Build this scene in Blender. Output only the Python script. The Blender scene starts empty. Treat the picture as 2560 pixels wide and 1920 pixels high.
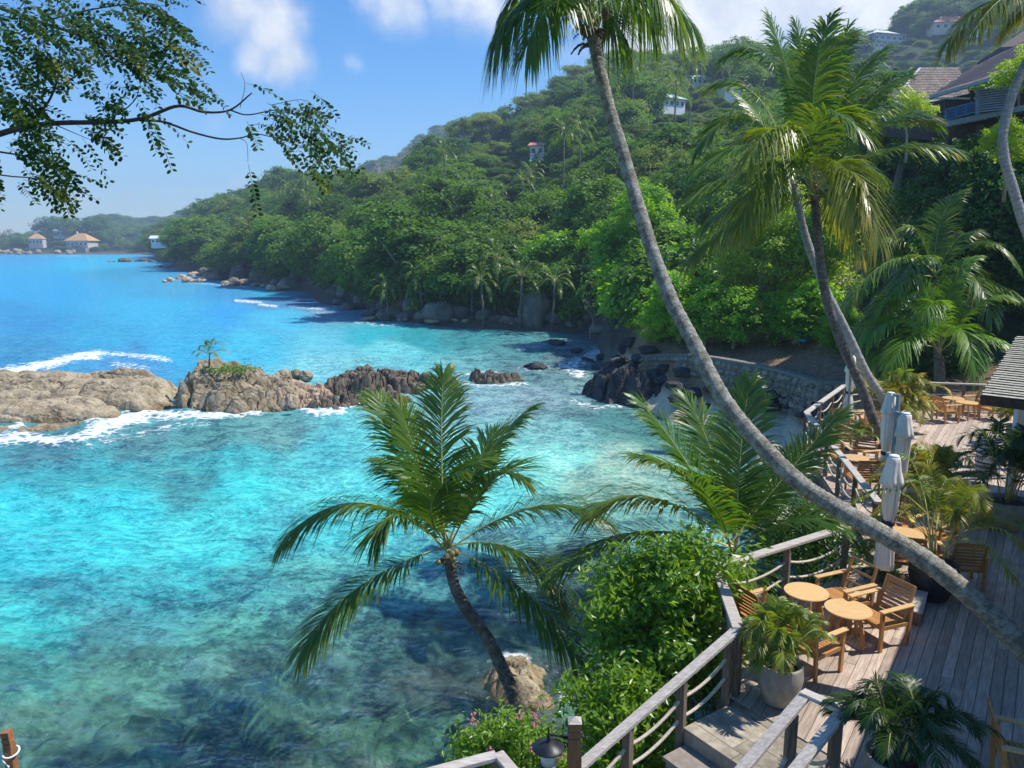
import bpy, math, random
import numpy as np
from mathutils import Vector, Matrix, noise as mnoise
R = math.radians
RNG = np.random.default_rng(7)
random.seed(7)
scn = bpy.context.scene
COL = scn.collection

# ------------------------------------------------------------------ camera
PITCH = R(10.3); FPX = 1923.0; CAMH = 10.0
cam_d = bpy.data.cameras.new('camera'); cam = bpy.data.objects.new('camera', cam_d); COL.objects.link(cam)
cam.location = (0, 0, CAMH); cam.rotation_euler = (math.pi / 2 - PITCH, 0, 0)
cam_d.sensor_width = 36.0; cam_d.lens = 36.0 * FPX / 2560.0
cam_d.clip_start = 0.1; cam_d.clip_end = 20000
scn.camera = cam

# ------------------------------------------------------------------ world: nishita sky with scattered clouds
SUN_EL = R(56); SUN_AZ = R(84)          # azimuth from +Y towards +X
world = bpy.data.worlds.new('World'); scn.world = world; world.use_nodes = True
wt = world.node_tree; wt.nodes.clear()

def nd(t, kind, ins=None, **props):
    n = t.nodes.new(kind)
    for k, v in props.items(): setattr(n, k, v)
    for k, v in (ins or {}).items():
        s = n.inputs[k]
        if isinstance(v, bpy.types.NodeSocket): t.links.new(v, s)
        else: s.default_value = v
    return n
def mth(t, op, a, b=None, c=None, clamp=False):
    n = nd(t, 'ShaderNodeMath', operation=op, use_clamp=clamp)
    for i, v in enumerate((a, b, c)):
        if v is None: continue
        if isinstance(v, bpy.types.NodeSocket): t.links.new(v, n.inputs[i])
        else: n.inputs[i].default_value = v
    return n.outputs[0]
def mapr(t, v, a, b, c=0.0, d=1.0, interp='SMOOTHSTEP'):
    n = nd(t, 'ShaderNodeMapRange', {'Value': v, 'From Min': a, 'From Max': b, 'To Min': c, 'To Max': d}, interpolation_type=interp)
    return n.outputs[0]
def mixc(t, f, a, b, mode='MIX'):
    n = nd(t, 'ShaderNodeMix', data_type='RGBA', blend_type=mode, clamp_factor=True)
    for i, v in ((0, f), (6, a), (7, b)):
        if isinstance(v, bpy.types.NodeSocket): t.links.new(v, n.inputs[i])
        else: n.inputs[i].default_value = (v if i == 0 else (tuple(v) + (1,))[:4])
    return n.outputs[2]
def noise_tex(t, vec, scale, detail=3, rough=0.55, dist=0.0):
    return nd(t, 'ShaderNodeTexNoise', {'Vector': vec, 'Scale': scale, 'Detail': detail, 'Roughness': rough, 'Distortion': dist})
def mapping(t, vec, scale=(1, 1, 1), rot=(0, 0, 0), loc=(0, 0, 0)):
    return nd(t, 'ShaderNodeMapping', {'Vector': vec, 'Scale': scale, 'Rotation': rot, 'Location': loc}).outputs[0]

def ray(x, y):
    u = (x - 1280) / FPX; v = (y - 960) / FPX
    return Vector((u, math.cos(PITCH) - v * math.sin(PITCH), -(math.sin(PITCH) + v * math.cos(PITCH))))
def at(x, y, d): return ray(x, y) * d + Vector((0, 0, CAMH))
def gp(x, y, z):
    r = ray(x, y); t = (z - CAMH) / r.z; return Vector((r.x * t, r.y * t, z))
def proj_np(X, Y, Z):
    c, s = math.cos(PITCH), math.sin(PITCH); z = Z - CAMH
    d = Y * c - z * s; w = -(Y * s + z * c)
    return 1280 + FPX * X / d, 960 + FPX * w / d

def build_world():
    t = wt
    sky = nd(t, 'ShaderNodeTexSky', sky_type='NISHITA', sun_disc=False, sun_elevation=SUN_EL, sun_rotation=SUN_AZ,
             altitude=0.0, air_density=1.0, dust_density=0.25, ozone_density=3.0)
    g = nd(t, 'ShaderNodeTexCoord').outputs['Generated']
    wob = noise_tex(t, g, 5.0, 5, 0.55)
    w2 = nd(t, 'ShaderNodeVectorMath', {0: wob.outputs['Color']}, operation='SUBTRACT'); w2.inputs[1].default_value = (.5, .5, .5)
    w3 = nd(t, 'ShaderNodeVectorMath', {0: w2.outputs[0]}, operation='SCALE'); w3.inputs['Scale'].default_value = 0.10
    vv = nd(t, 'ShaderNodeVectorMath', {0: g, 1: w3.outputs[0]}, operation='ADD').outputs[0]
    fine = noise_tex(t, g, 11.0, 8, 0.62).outputs['Fac']
    # blobs of cloud: (px, py, radius in picture pixels, weight)
    blobs = [(690, 70, 110, 1.0), (590, 20, 120, .85), (730, 150, 85, .95), (660, 130, 90, .8), (900, 175, 42, .45), (1000, -20, 120, .8), (1180, -40, 150, .8),
             (200, 470, 45, .42), (310, 465, 52, .62), (390, 480, 62, .52), (480, 490, 60, .46), (620, 458, 58, .62), (690, 460, 48, .4),
             (480, 190, 60, .3), (560, 300, 55, .28), (1620, 100, 200, 1.1), (1800, 60, 240, 1.2), (2020, 20, 210, 1.1), (2250, -40, 230, 1.1), (1450, 130, 90, .5),
             (1600, -80, 240, 1.0), (2500, -120, 260, 1.0), (-300, 200, 140, .7), (-500, 430, 120, .5), (2900, 60, 260, 1.0), (300, -200, 160, .7)]
    acc = None
    for (px, py, rad, wgt) in blobs:
        d = ray(px, py).normalized()
        dist = nd(t, 'ShaderNodeVectorMath', {0: vv}, operation='DISTANCE'); dist.inputs[1].default_value = d
        v = mapr(t, dist.outputs['Value'], 0.0, rad / FPX * 1.25, wgt, 0.0)
        acc = v if acc is None else mth(t, 'MAXIMUM', acc, v)
    # the same scattered cumulus over the whole rest of the sky
    gen = noise_tex(t, mapping(t, vv, scale=(1, 1, 2.2)), 2.4, 6, 0.6).outputs['Fac']
    sep = nd(t, 'ShaderNodeSeparateXYZ', {0: g}).outputs
    rest = mapr(t, gen, .60, .80, 0.0, .9)
    side = mapr(t, sep[1], .78, .62)      # the pictured strip of sky holds the clouds listed above
    acc = mth(t, 'MAXIMUM', acc, mth(t, 'MULTIPLY', rest, side))
    m = mth(t, 'ADD', acc, mth(t, 'MULTIPLY', mth(t, 'SUBTRACT', fine, .5), 1.1))
    m = mapr(t, m, .10, .98)
    m = mth(t, 'MULTIPLY', m, mapr(t, acc, .02, .25))
    shade = mixc(t, mapr(t, fine, .35, .7), (4.6, 5.0, 5.7), (6.6, 6.7, 6.9))
    sat = nd(t, 'ShaderNodeHueSaturation', {'Saturation': 1.35, 'Value': 1.05, 'Color': sky.outputs[0]})
    tinted = mixc(t, 1.0, sat.outputs[0], (.82, .94, 1.06), 'MULTIPLY')
    colr = mixc(t, m, tinted, shade)
    bg = nd(t, 'ShaderNodeBackground', {'Color': colr, 'Strength': 0.13})
    out = nd(t, 'ShaderNodeOutputWorld', {'Surface': bg.outputs[0]})
build_world()

# ------------------------------------------------------------------ sun, exposure
sun_d = bpy.data.lights.new('sun', 'SUN'); sun_d.energy = 5.0; sun_d.angle = R(0.55); sun_d.color = (1.0, 0.945, 0.86)
sun = bpy.data.objects.new('sun', sun_d); COL.objects.link(sun)
SUN = Vector((math.cos(SUN_EL) * math.sin(SUN_AZ), math.cos(SUN_EL) * math.cos(SUN_AZ), math.sin(SUN_EL)))
sun.rotation_euler = SUN.to_track_quat('Z', 'Y').to_euler(); sun.location = SUN * 60
vs = scn.view_settings; scn.display_settings.display_device = 'sRGB'
vs.view_transform = 'Standard'; vs.look = 'None'; vs.gamma = 1.0; vs.exposure = 0.38; vs.use_curve_mapping = False
cy = scn.cycles
cy.max_bounces = 6; cy.diffuse_bounces = 3; cy.glossy_bounces = 2; cy.transmission_bounces = 3; cy.transparent_max_bounces = 8
cy.volume_bounces = 0; cy.sample_clamp_indirect = 6; cy.caustics_reflective = False; cy.caustics_refractive = False
cy.use_denoising = True; cy.use_adaptive_sampling = True; cy.adaptive_threshold = 0.02
scn.render.use_persistent_data = False

# ------------------------------------------------------------------ object helpers
def tag(o, label=None, cat=None, group=None, kind=None):
    if label: o['label'] = label
    if cat: o['category'] = cat
    if group: o['group'] = group
    if kind: o['kind'] = kind
    return o
def empty(name, loc=(0, 0, 0), rz=0.0, **kw):
    o = bpy.data.objects.new(name, None); o.empty_display_size = 0.2; COL.objects.link(o)
    o.location = loc; o.rotation_euler = (0, 0, rz); tag(o, **kw); return o
def copy_tree(o, parent=None):
    c = o.copy(); COL.objects.link(c); c.parent = parent
    for ch in o.children: copy_tree(ch, c)
    return c
def np_mesh(name, V, F, mats=(), smooth=False, attrs=None, midx=None):
    """mesh from arrays; F is an (m,3) or (m,4) array or a list of both"""
    me = bpy.data.meshes.new(name)
    Fs = F if isinstance(F, list) else [F]
    Fs = [np.asarray(f, dtype=np.int32) for f in Fs if len(f)]
    V = np.asarray(V, dtype=np.float32)
    nl = sum(f.size for f in Fs); nf = sum(len(f) for f in Fs)
    me.vertices.add(len(V)); me.vertices.foreach_set('co', V.ravel())
    me.loops.add(nl); me.loops.foreach_set('vertex_index', np.concatenate([f.ravel() for f in Fs]))
    me.polygons.add(nf)
    tot = np.concatenate([np.full(len(f), f.shape[1], dtype=np.int32) for f in Fs])
    me.polygons.foreach_set('loop_start', np.concatenate([[0], np.cumsum(tot)[:-1]]).astype(np.int32))
    me.polygons.foreach_set('loop_total', tot)
    if midx is not None: me.polygons.foreach_set('material_index', np.asarray(midx, dtype=np.int32))
    me.polygons.foreach_set('use_smooth', np.full(nf, smooth))
    for k, a in (attrs or {}).items():
        a = np.asarray(a, dtype=np.float32)
        if a.ndim == 1:
            at_ = me.attributes.new(k, 'FLOAT', 'POINT'); at_.data.foreach_set('value', a)
        else:
            at_ = me.attributes.new(k, 'FLOAT_COLOR', 'POINT'); at_.data.foreach_set('color', a.ravel())
    for m in mats: me.materials.append(m)
    me.update(calc_edges=True); me.validate()
    return me
def link(name, me, parent=None, **kw):
    o = bpy.data.objects.new(name, me); COL.objects.link(o); o.parent = parent; tag(o, **kw); return o

class MB:
    """collects boxes, bars, tubes and lathes into one mesh"""
    def __init__(s): s.v = []; s.f = []; s.m = []; s.n = 0
    def add(s, V, F, mi=0):
        s.v.extend([tuple(p) for p in V]); s.f.extend([tuple(i + s.n for i in f) for f in F]); s.m.extend([mi] * len(F)); s.n += len(V)
        return s
    def box(s, x0, x1, y0, y1, z0, z1, mi=0, M=None):
        V = [Vector(p) for p in ((x0, y0, z0), (x1, y0, z0), (x1, y1, z0), (x0, y1, z0), (x0, y0, z1), (x1, y0, z1), (x1, y1, z1), (x0, y1, z1))]
        if M is not None: V = [M @ p for p in V]
        return s.add(V, ((3, 2, 1, 0), (4, 5, 6, 7), (0, 1, 5, 4), (1, 2, 6, 5), (2, 3, 7, 6), (3, 0, 4, 7)), mi)
    def bar(s, a, b, w, h, mi=0, up=(0, 0, 1), ch=0.0):
        """rectangular bar from a to b: w sideways, h along up"""
        a = Vector(a); b = Vector(b); t = (b - a).normalized(); up = Vector(up)
        sd = t.cross(up)
        if sd.length < 1e-4: sd = t.cross(Vector((0, 1, 0)))
        sd.normalize(); u = sd.cross(t).normalized()
        V = []
        if ch <= 0:
            pr = [(-.5, -.5), (.5, -.5), (.5, .5), (-.5, .5)]
        else:
            cw, chh = ch / w, ch / h
            pr = [(-.5 + cw, -.5), (.5 - cw, -.5), (.5, -.5 + chh), (.5, .5 - chh), (.5 - cw, .5), (-.5 + cw, .5), (-.5, .5 - chh), (-.5, -.5 + chh)]
        k = len(pr)
        for p in (a, b):
            for (x, y) in pr: V.append(p + sd * (x * w) + u * (y * h))
        F = [(i, (i + 1) % k, k + (i + 1) % k, k + i) for i in range(k)] + [tuple(range(k - 1, -1, -1)), tuple(range(k, 2 * k))]
        return s.add(V, F, mi)
    def tube(s, pts, rad, k=8, mi=0, cap=True):
        pts = [Vector(p) for p in pts]; n = len(pts)
        if not hasattr(rad, '__len__'): rad = [rad] * n
        V = []; ref = None
        for i, p in enumerate(pts):
            t = (pts[min(i + 1, n - 1)] - pts[max(i - 1, 0)]).normalized()
            if ref is None: ref = Vector((1, 0, 0)) if abs(t.x) < .8 else Vector((0, 1, 0))
            ref = (ref - t * ref.dot(t)).normalized(); b = t.cross(ref)
            for j in range(k):
                a = 2 * math.pi * j / k; V.append(p + (ref * math.cos(a) + b * math.sin(a)) * rad[i])
        F = [(i * k + j, i * k + (j + 1) % k, (i + 1) * k + (j + 1) % k, (i + 1) * k + j) for i in range(n - 1) for j in range(k)]
        if cap: F += [tuple(range(k - 1, -1, -1)), tuple((n - 1) * k + j for j in range(k))]
        return s.add(V, F, mi)
    def lathe(s, prof, k=24, mi=0, c=(0, 0, 0), fn=None):
        V = []; n = len(prof); c = Vector(c)
        for i, (r, z) in enumerate(prof):
            for j in range(k):
                a = 2 * math.pi * j / k; rr = r * (fn(a, z, i) if fn else 1)
                V.append(c + Vector((rr * math.cos(a), rr * math.sin(a), z)))
        F = [(i * k + j, i * k + (j + 1) % k, (i + 1) * k + (j + 1) % k, (i + 1) * k + j) for i in range(n - 1) for j in range(k)]
        F += [tuple(range(k - 1, -1, -1)), tuple((n - 1) * k + j for j in range(k))]
        return s.add(V, F, mi)
    def prism(s, poly, z0, z1, mi=0):
        n = len(poly); V = [(x, y, z0) for x, y in poly] + [(x, y, z1) for x, y in poly]
        F = [(i, (i + 1) % n, n + (i + 1) % n, n + i) for i in range(n)] + [tuple(range(n - 1, -1, -1)), tuple(range(n, 2 * n))]
        return s.add(V, F, mi)
    def mesh(s, name, mats, smooth=False):
        me = bpy.data.meshes.new(name); me.from_pydata([tuple(p) for p in s.v], [], s.f)
        for m in (mats if isinstance(mats, (list, tuple)) else [mats]): me.materials.append(m)
        me.polygons.foreach_set('material_index', s.m)
        if smooth: me.polygons.foreach_set('use_smooth', [True] * len(s.f))
        me.update(); return me
    def build(s, name, mats, parent=None, smooth=False, **kw): return link(name, s.mesh(name, mats, smooth), parent, **kw)
def catmull(pts, n):
    P = [np.array(p, float) for p in pts]; P = [2 * P[0] - P[1]] + P + [2 * P[-1] - P[-2]]; out = []
    segs = len(P) - 3
    for i in range(n):
        x = i / (n - 1) * segs; k = min(int(x), segs - 1); t = x - k; a, b, c, d = P[k:k + 4]
        out.append(.5 * ((2 * b) + (-a + c) * t + (2 * a - 5 * b + 4 * c - d) * t * t + (-a + 3 * b - 3 * c + d) * t ** 3))
    return out

# ------------------------------------------------------------------ materials
def srgb(r, g, b):
    f = lambda c: (c / 255 / 12.92) if c / 255 <= .04045 else ((c / 255 + .055) / 1.055) ** 2.4
    return (f(r), f(g), f(b))
def new_mat(name):
    m = bpy.data.materials.new(name); m.use_nodes = True; m.node_tree.nodes.clear(); return m, m.node_tree
def finish(t, bsdf): nd(t, 'ShaderNodeOutputMaterial', {'Surface': bsdf})
def bump(t, h, strength=.5, dist=.02, nrm=None):
    n = nd(t, 'ShaderNodeBump', {'Height': h, 'Strength': strength, 'Distance': dist})
    if nrm is not None: t.links.new(nrm, n.inputs['Normal'])
    return n.outputs[0]
def simple_mat(name, c1, c2, scale=8, rough=.6, stretch=(1, 1, 1), bstr=.3, bdist=.01, objvar=.25, spec=.4, detail=5, world_space=False, coat=0):
    """two-tone noise surface; each object gets its own shade"""
    m, t = new_mat(name)
    tc = nd(t, 'ShaderNodeTexCoord'); oi = nd(t, 'ShaderNodeObjectInfo')
    p = nd(t, 'ShaderNodeNewGeometry').outputs['Position'] if world_space else tc.outputs['Object']
    if not world_space:
        off = nd(t, 'ShaderNodeVectorMath', {0: p}, operation='ADD')
        sc = nd(t, 'ShaderNodeVectorMath', operation='SCALE'); sc.inputs[0].default_value = (31, 17, 53); t.links.new(oi.outputs['Random'], sc.inputs['Scale'])
        t.links.new(sc.outputs[0], off.inputs[1]); p = off.outputs[0]
    n = noise_tex(t, mapping(t, p, scale=stretch), scale, detail, .6).outputs['Fac']
    c = mixc(t, mapr(t, n, .3, .72), c1, c2)
    v = mth(t, 'MULTIPLY_ADD', oi.outputs['Random'], objvar, 1 - objvar * .5)
    c = nd(t, 'ShaderNodeHueSaturation', {'Color': c, 'Value': v}).outputs[0]
    r = mth(t, 'MULTIPLY_ADD', n, .3, rough - .15, clamp=True)
    b = nd(t, 'ShaderNodeBsdfPrincipled', {'Base Color': c, 'Roughness': r, 'Specular IOR Level': spec, 'Coat Weight': coat, 'Normal': bump(t, n, bstr, bdist)})
    finish(t, b.outputs[0]); return m
def leaf_mat(name, dark, light, tip=None, trans=.32, rough=.42, objw=.45, spec=.45, gain=1.25):
    m, t = new_mat(name)
    tint = nd(t, 'ShaderNodeAttribute', attribute_name='tint').outputs['Fac']
    oi = nd(t, 'ShaderNodeObjectInfo').outputs['Random']
    f = mth(t, 'MULTIPLY_ADD', oi, objw, mth(t, 'MULTIPLY', tint, 1 - objw), clamp=True)
    c = mixc(t, f, dark, light)
    if tip:
        y = nd(t, 'ShaderNodeAttribute', attribute_name='yel').outputs['Fac']
        c = mixc(t, y, c, tip)
    pr = nd(t, 'ShaderNodeBsdfPrincipled', {'Base Color': c, 'Roughness': rough, 'Specular IOR Level': spec})
    hs = nd(t, 'ShaderNodeHueSaturation', {'Hue': .485, 'Saturation': 1.1, 'Value': gain * 1.5, 'Color': c})
    tr = nd(t, 'ShaderNodeBsdfTranslucent', {'Color': hs.outputs[0]})
    mx = nd(t, 'ShaderNodeMixShader', {0: trans, 1: pr.outputs[0], 2: tr.outputs[0]})
    finish(t, mx.outputs[0]); return m
def rock_mat(name, base, light, dark, wet=(.05, .045, .035), scale=1.0, crack=True, wetz=.35):
    m, t = new_mat(name)
    pos = nd(t, 'ShaderNodeNewGeometry').outputs['Position']; oi = nd(t, 'ShaderNodeObjectInfo')
    n1 = noise_tex(t, pos, .9 * scale, 6, .6, .4).outputs['Fac']; n2 = noise_tex(t, pos, 6 * scale, 5, .65).outputs['Fac']
    c = mixc(t, mapr(t, n1, .36, .64), base, light)
    c = mixc(t, mapr(t, n2, .52, .72, 0, .75), c, dark)
    streak = noise_tex(t, mapping(t, pos, scale=(1.5, 1.5, .25)), 1.6 * scale, 4, .6).outputs['Fac']
    c = mixc(t, mapr(t, streak, .55, .75, 0, .5), c, dark)
    z = nd(t, 'ShaderNodeSeparateXYZ', {0: pos}).outputs[2]
    wz = mth(t, 'ADD', z, mth(t, 'MULTIPLY', mth(t, 'SUBTRACT', n1, .5), .7))
    wf = mapr(t, wz, 0.02, wetz, 1, 0)
    c = mixc(t, mth(t, 'MULTIPLY', wf, .75), c, wet)
    c = nd(t, 'ShaderNodeHueSaturation', {'Color': c, 'Value': mth(t, 'MULTIPLY_ADD', oi.outputs['Random'], .4, .8)}).outputs[0]
    h = mth(t, 'ADD', n2, mth(t, 'MULTIPLY', n1, 1.5))
    b1 = bump(t, h, .7, .12 / scale)
    if crack:
        w = nd(t, 'ShaderNodeVectorMath', {0: pos, 1: noise_tex(t, pos, 1.2 * scale, 3).outputs['Color']}, operation='ADD').outputs[0]
        vo = nd(t, 'ShaderNodeTexVoronoi', {'Vector': mapping(t, w, scale=(.32, 1.1, .9), rot=(0, .25, .35)), 'Scale': .75 * scale}, feature='DISTANCE_TO_EDGE').outputs['Distance']
        brk = mapr(t, noise_tex(t, pos, .5 * scale, 3).outputs['Fac'], .46, .60)
        vk = mth(t, 'MAXIMUM', mapr(t, vo, 0, .05), mth(t, 'SUBTRACT', 1.0, brk))
        b1 = bump(t, vk, .8, .08, b1)
        c = mixc(t, mth(t, 'MULTIPLY', mth(t, 'SUBTRACT', 1.0, vk), .5), c, dark)
    p = nd(t, 'ShaderNodeBsdfPrincipled', {'Base Color': c, 'Roughness': mapr(t, wf, 0, 1, .82, .35), 'Specular IOR Level': .4, 'Normal': b1})
    finish(t, p.outputs[0]); return m

M = {}
M['teak'] = simple_mat('teak', (.40, .185, .058), (.56, .29, .10), 14, .42, (1, 7, 7), .15, .002, .22)
M['teak_top'] = simple_mat('teak_tabletop', (.58, .36, .15), (.70, .46, .21), 6, .38, (1, 9, 1), .1, .002, .12)
M['grey_wood'] = simple_mat('weathered_grey_wood', (.34, .30, .26), (.55, .50, .445), 16, .75, (.3, 3, 3), .4, .003, .2)
M['dark_wood'] = simple_mat('dark_weathered_wood', (.10, .075, .055), (.22, .175, .135), 14, .7, (3, 3, .3), .4, .003, .3)
M['post_brown'] = simple_mat('stained_post_wood', (.22, .095, .04), (.34, .16, .07), 18, .55, (3, 3, .25), .3, .002, .1)
M['rope'] = simple_mat('natural_rope', (.42, .36, .28), (.62, .56, .46), 40, .85, (1, 1, 1), .4, .003, .1)
M['white_rope'] = simple_mat('white_rope', (.68, .67, .64), (.8, .79, .76), 40, .8)
M['black_iron'] = simple_mat('black_iron', (.012, .014, .016), (.03, .034, .04), 10, .4, objvar=.1)
M['lamp_glass'] = simple_mat('frosted_lamp_glass', (.55, .62, .6), (.66, .72, .7), 6, .25)
M['fabric'] = simple_mat('cream_canvas', (.72, .66, .55), (.82, .77, .67), 9, .85, (2, 2, .4), .25, .006, .06)
M['strap'] = simple_mat('black_strap', (.012, .012, .014), (.03, .03, .034), 12, .6)
M['pole'] = simple_mat('blue_grey_pole', (.19, .235, .265), (.26, .31, .34), 5, .4, objvar=.06)
M['concrete'] = simple_mat('grey_concrete_planter', (.20, .19, .165), (.36, .345, .305), 5, .8, (1, 1, .7), .3, .006, .15)
M['dark_pot'] = simple_mat('dark_planter', (.018, .02, .022), (.04, .043, .047), 5, .55)
M['blue_pot'] = simple_mat('slate_blue_planter', (.10, .13, .19), (.17, .20, .27), 4, .55)
M['soil'] = simple_mat('soil', (.05, .032, .02), (.11, .075, .05), 22, .95, bstr=.8, bdist=.03)
M['barrel'] = simple_mat('white_barrel_staves', (.52, .53, .55), (.68, .69, .70), 10, .6, (3, 3, .4))
M['barrel_hoop'] = simple_mat('navy_barrel_hoop', (.02, .032, .07), (.05, .065, .11), 8, .45)
M['slate'] = simple_mat('slate_tile', (.21, .18, .135), (.42, .37, .28), 5, .75, bstr=.4, bdist=.008, objvar=.45)
M['stone_step'] = simple_mat('stone_step', (.22, .185, .15), (.34, .30, .25), 7, .85, bstr=.5, bdist=.01)
M['wall_stone'] = simple_mat('wall_stone', (.13, .115, .10), (.30, .26, .22), 4, .9, bstr=.7, bdist=.04, objvar=.6, world_space=True)
M['mortar'] = simple_mat('wall_mortar', (.15, .14, .125), (.25, .235, .21), 5, .95, world_space=True)
M['sand'] = simple_mat('beach_sand', (.50, .42, .31), (.66, .57, .44), 3, .95, world_space=True)
M['red_sand'] = simple_mat('terrace_earth', (.30, .17, .09), (.42, .26, .15), 2, .95, world_space=True)
M['turq'] = simple_mat('turquoise_cushion', (.02, .25, .34), (.04, .36, .46), 6, .8)
M['white_paint'] = simple_mat('white_painted_wall', (.66, .68, .70), (.78, .80, .81), 2, .7, objvar=.1)
M['cream_wall'] = simple_mat('cream_wall', (.52, .48, .42), (.64, .60, .53), 2, .8, objvar=.1)
M['glass_dark'] = simple_mat('dark_window', (.012, .016, .022), (.03, .036, .045), 2, .12)
M['orange_roof'] = simple_mat('orange_tile_roof', (.50, .27, .10), (.64, .38, .16), 3, .8, objvar=.1)
M['white_roof'] = simple_mat('pale_metal_roof', (.58, .62, .66), (.72, .75, .78), 1, .5, objvar=.1)
M['green_roof'] = simple_mat('pale_green_roof', (.36, .52, .46), (.46, .60, .54), 1, .5, objvar=.1)
M['red_roof'] = simple_mat('red_roof', (.48, .17, .12), (.60, .25, .18), 1, .7, objvar=.1)
M['dark_roof'] = simple_mat('dark_roof', (.07, .06, .06), (.14, .125, .12), 2, .8, objvar=.1)
M['shingle'] = simple_mat('grey_roof_shingle', (.30, .285, .225), (.46, .44, .355), 12, .9, bstr=.5, bdist=.01, objvar=.12)
M['brown_shingle'] = simple_mat('weathered_wood_shingle', (.10, .075, .062), (.24, .19, .165), 9, .9, (1, 1, 1), .5, .01, .5)
M['dark_timber'] = simple_mat('dark_timber', (.028, .018, .013), (.06, .04, .03), 8, .6, objvar=.15)
M['blue_paint'] = simple_mat('blue_painted_rail', (.03, .11, .24), (.05, .16, .31), 5, .5, objvar=.1)
M['grey_blue'] = simple_mat('grey_blue_louvre', (.13, .16, .20), (.19, .225, .265), 5, .5, objvar=.1)
M['fascia'] = simple_mat('brown_fascia', (.045, .025, .022), (.085, .05, .042), 8, .6)
M['bark_grey'] = simple_mat('grey_tree_bark', (.16, .135, .11), (.30, .27, .23), 3, .9, (2, 2, .5), .6, .05, .3)
M['bark_pale'] = simple_mat('pale_tree_bark', (.34, .30, .26), (.50, .46, .41), 3, .9, (2, 2, .5), .5, .05, .2)
M['twig'] = simple_mat('dark_twig_bark', (.055, .036, .026), (.12, .08, .055), 30, .8, (1, 1, 1), .4, .003)
M['husk'] = simple_mat('brown_palm_husk', (.10, .055, .03), (.26, .16, .09), 16, .9, (3, 3, .6), .7, .02, .4)
M['coconut'] = simple_mat('young_coconut', (.20, .16, .05), (.34, .24, .09), 6, .5, objvar=.4)
M['rachis'] = simple_mat('frond_rib', (.30, .30, .09), (.46, .42, .16), 6, .5, objvar=.2)
M['pink'] = simple_mat('pink_flower', (.62, .14, .24), (.75, .26, .36), 6, .7)
M['granite'] = rock_mat('tan_granite', (.26, .205, .125), (.41, .345, .235), (.06, .046, .03), wet=(.15, .10, .04))  # tan granite with dark flecks, streaks and a wet foot
M['granite_grey_shade'] = rock_mat('shade_toned_granite', (.12, .105, .093), (.215, .185, .155), (.05, .043, .038), crack=False, scale=.5)  # grey granite darkened so that tree shade sits in its colour
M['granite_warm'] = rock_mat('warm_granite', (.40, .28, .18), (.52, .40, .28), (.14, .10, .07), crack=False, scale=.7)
M['basalt'] = rock_mat('black_shore_rock', (.030, .031, .034), (.06, .06, .062), (.012, .012, .014), wet=(.012, .013, .015), scale=1.4)
M['brown_rock'] = rock_mat('dark_jagged_rock', (.10, .08, .06), (.19, .15, .105), (.03, .026, .022), wet=(.10, .075, .03), scale=1.6)

def palm_bark(name, c1, c2, c3, ring=9.0, rs_=.6):
    m, t = new_mat(name)
    pos = nd(t, 'ShaderNodeNewGeometry').outputs['Position']
    al = nd(t, 'ShaderNodeAttribute', attribute_name='along').outputs['Fac']
    n = noise_tex(t, pos, 7, 7, .7).outputs['Fac']; n2 = noise_tex(t, pos, 30, 5, .72).outputs['Fac']
    c = mixc(t, mapr(t, n, .38, .62), c1, c2); c = mixc(t, mapr(t, n2, .56, .68, 0, .8), c, c3)
    ph = mth(t, 'FRACT', mth(t, 'ADD', mth(t, 'MULTIPLY', al, ring), mth(t, 'MULTIPLY', n, 2.2)))
    c = mixc(t, mapr(t, ph, .78, 1.0, 0, rs_), c, c3)
    h = mth(t, 'ADD', mth(t, 'MULTIPLY', ph, .6), n2)
    b = nd(t, 'ShaderNodeBsdfPrincipled', {'Base Color': c, 'Roughness': .85, 'Specular IOR Level': .25, 'Normal': bump(t, h, 1.0, .03)})
    finish(t, b.outputs[0]); return m
M['palm_bark'] = palm_bark('lichened_palm_bark', (.21, .19, .145), (.44, .43, .35), (.055, .045, .034), rs_=.4)
M['palm_dark'] = palm_bark('dark_palm_bark', (.12, .105, .09), (.24, .215, .185), (.03, .025, .02))
M['palm_smooth'] = palm_bark('smooth_grey_palm_bark', (.30, .295, .285), (.42, .41, .39), (.18, .165, .15), 5)

M['frond'] = leaf_mat('coconut_frond', (.034, .100, .013), (.115, .23, .026), (.44, .33, .04), trans=.40, rough=.36, objw=.3, spec=.5)
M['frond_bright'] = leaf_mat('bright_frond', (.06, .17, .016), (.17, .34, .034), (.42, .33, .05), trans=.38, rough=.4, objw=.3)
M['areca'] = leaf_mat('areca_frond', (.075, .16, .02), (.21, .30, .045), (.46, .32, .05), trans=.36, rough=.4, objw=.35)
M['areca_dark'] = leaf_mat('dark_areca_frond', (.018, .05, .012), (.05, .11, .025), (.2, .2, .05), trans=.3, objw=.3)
M['forest'] = leaf_mat('forest_leaves', (.024, .085, .012), (.17, .315, .035), trans=.38, rough=.5, objw=.5, spec=.3)
M['forest_pale'] = leaf_mat('olive_leaves', (.075, .14, .026), (.23, .31, .055), trans=.36, rough=.55, objw=.5, spec=.25)
M['lime'] = leaf_mat('lime_leaves', (.095, .25, .016), (.28, .48, .038), trans=.52, rough=.42, objw=.15)
M['lime2'] = leaf_mat('yellow_green_leaves', (.15, .27, .022), (.38, .50, .075), trans=.52, rough=.45, objw=.15)
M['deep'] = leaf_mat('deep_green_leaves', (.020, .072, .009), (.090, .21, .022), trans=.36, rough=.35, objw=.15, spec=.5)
M['shrub'] = leaf_mat('shrub_leaves', (.075, .18, .014), (.27, .42, .040), trans=.44, rough=.35, objw=.15, spec=.5)
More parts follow.
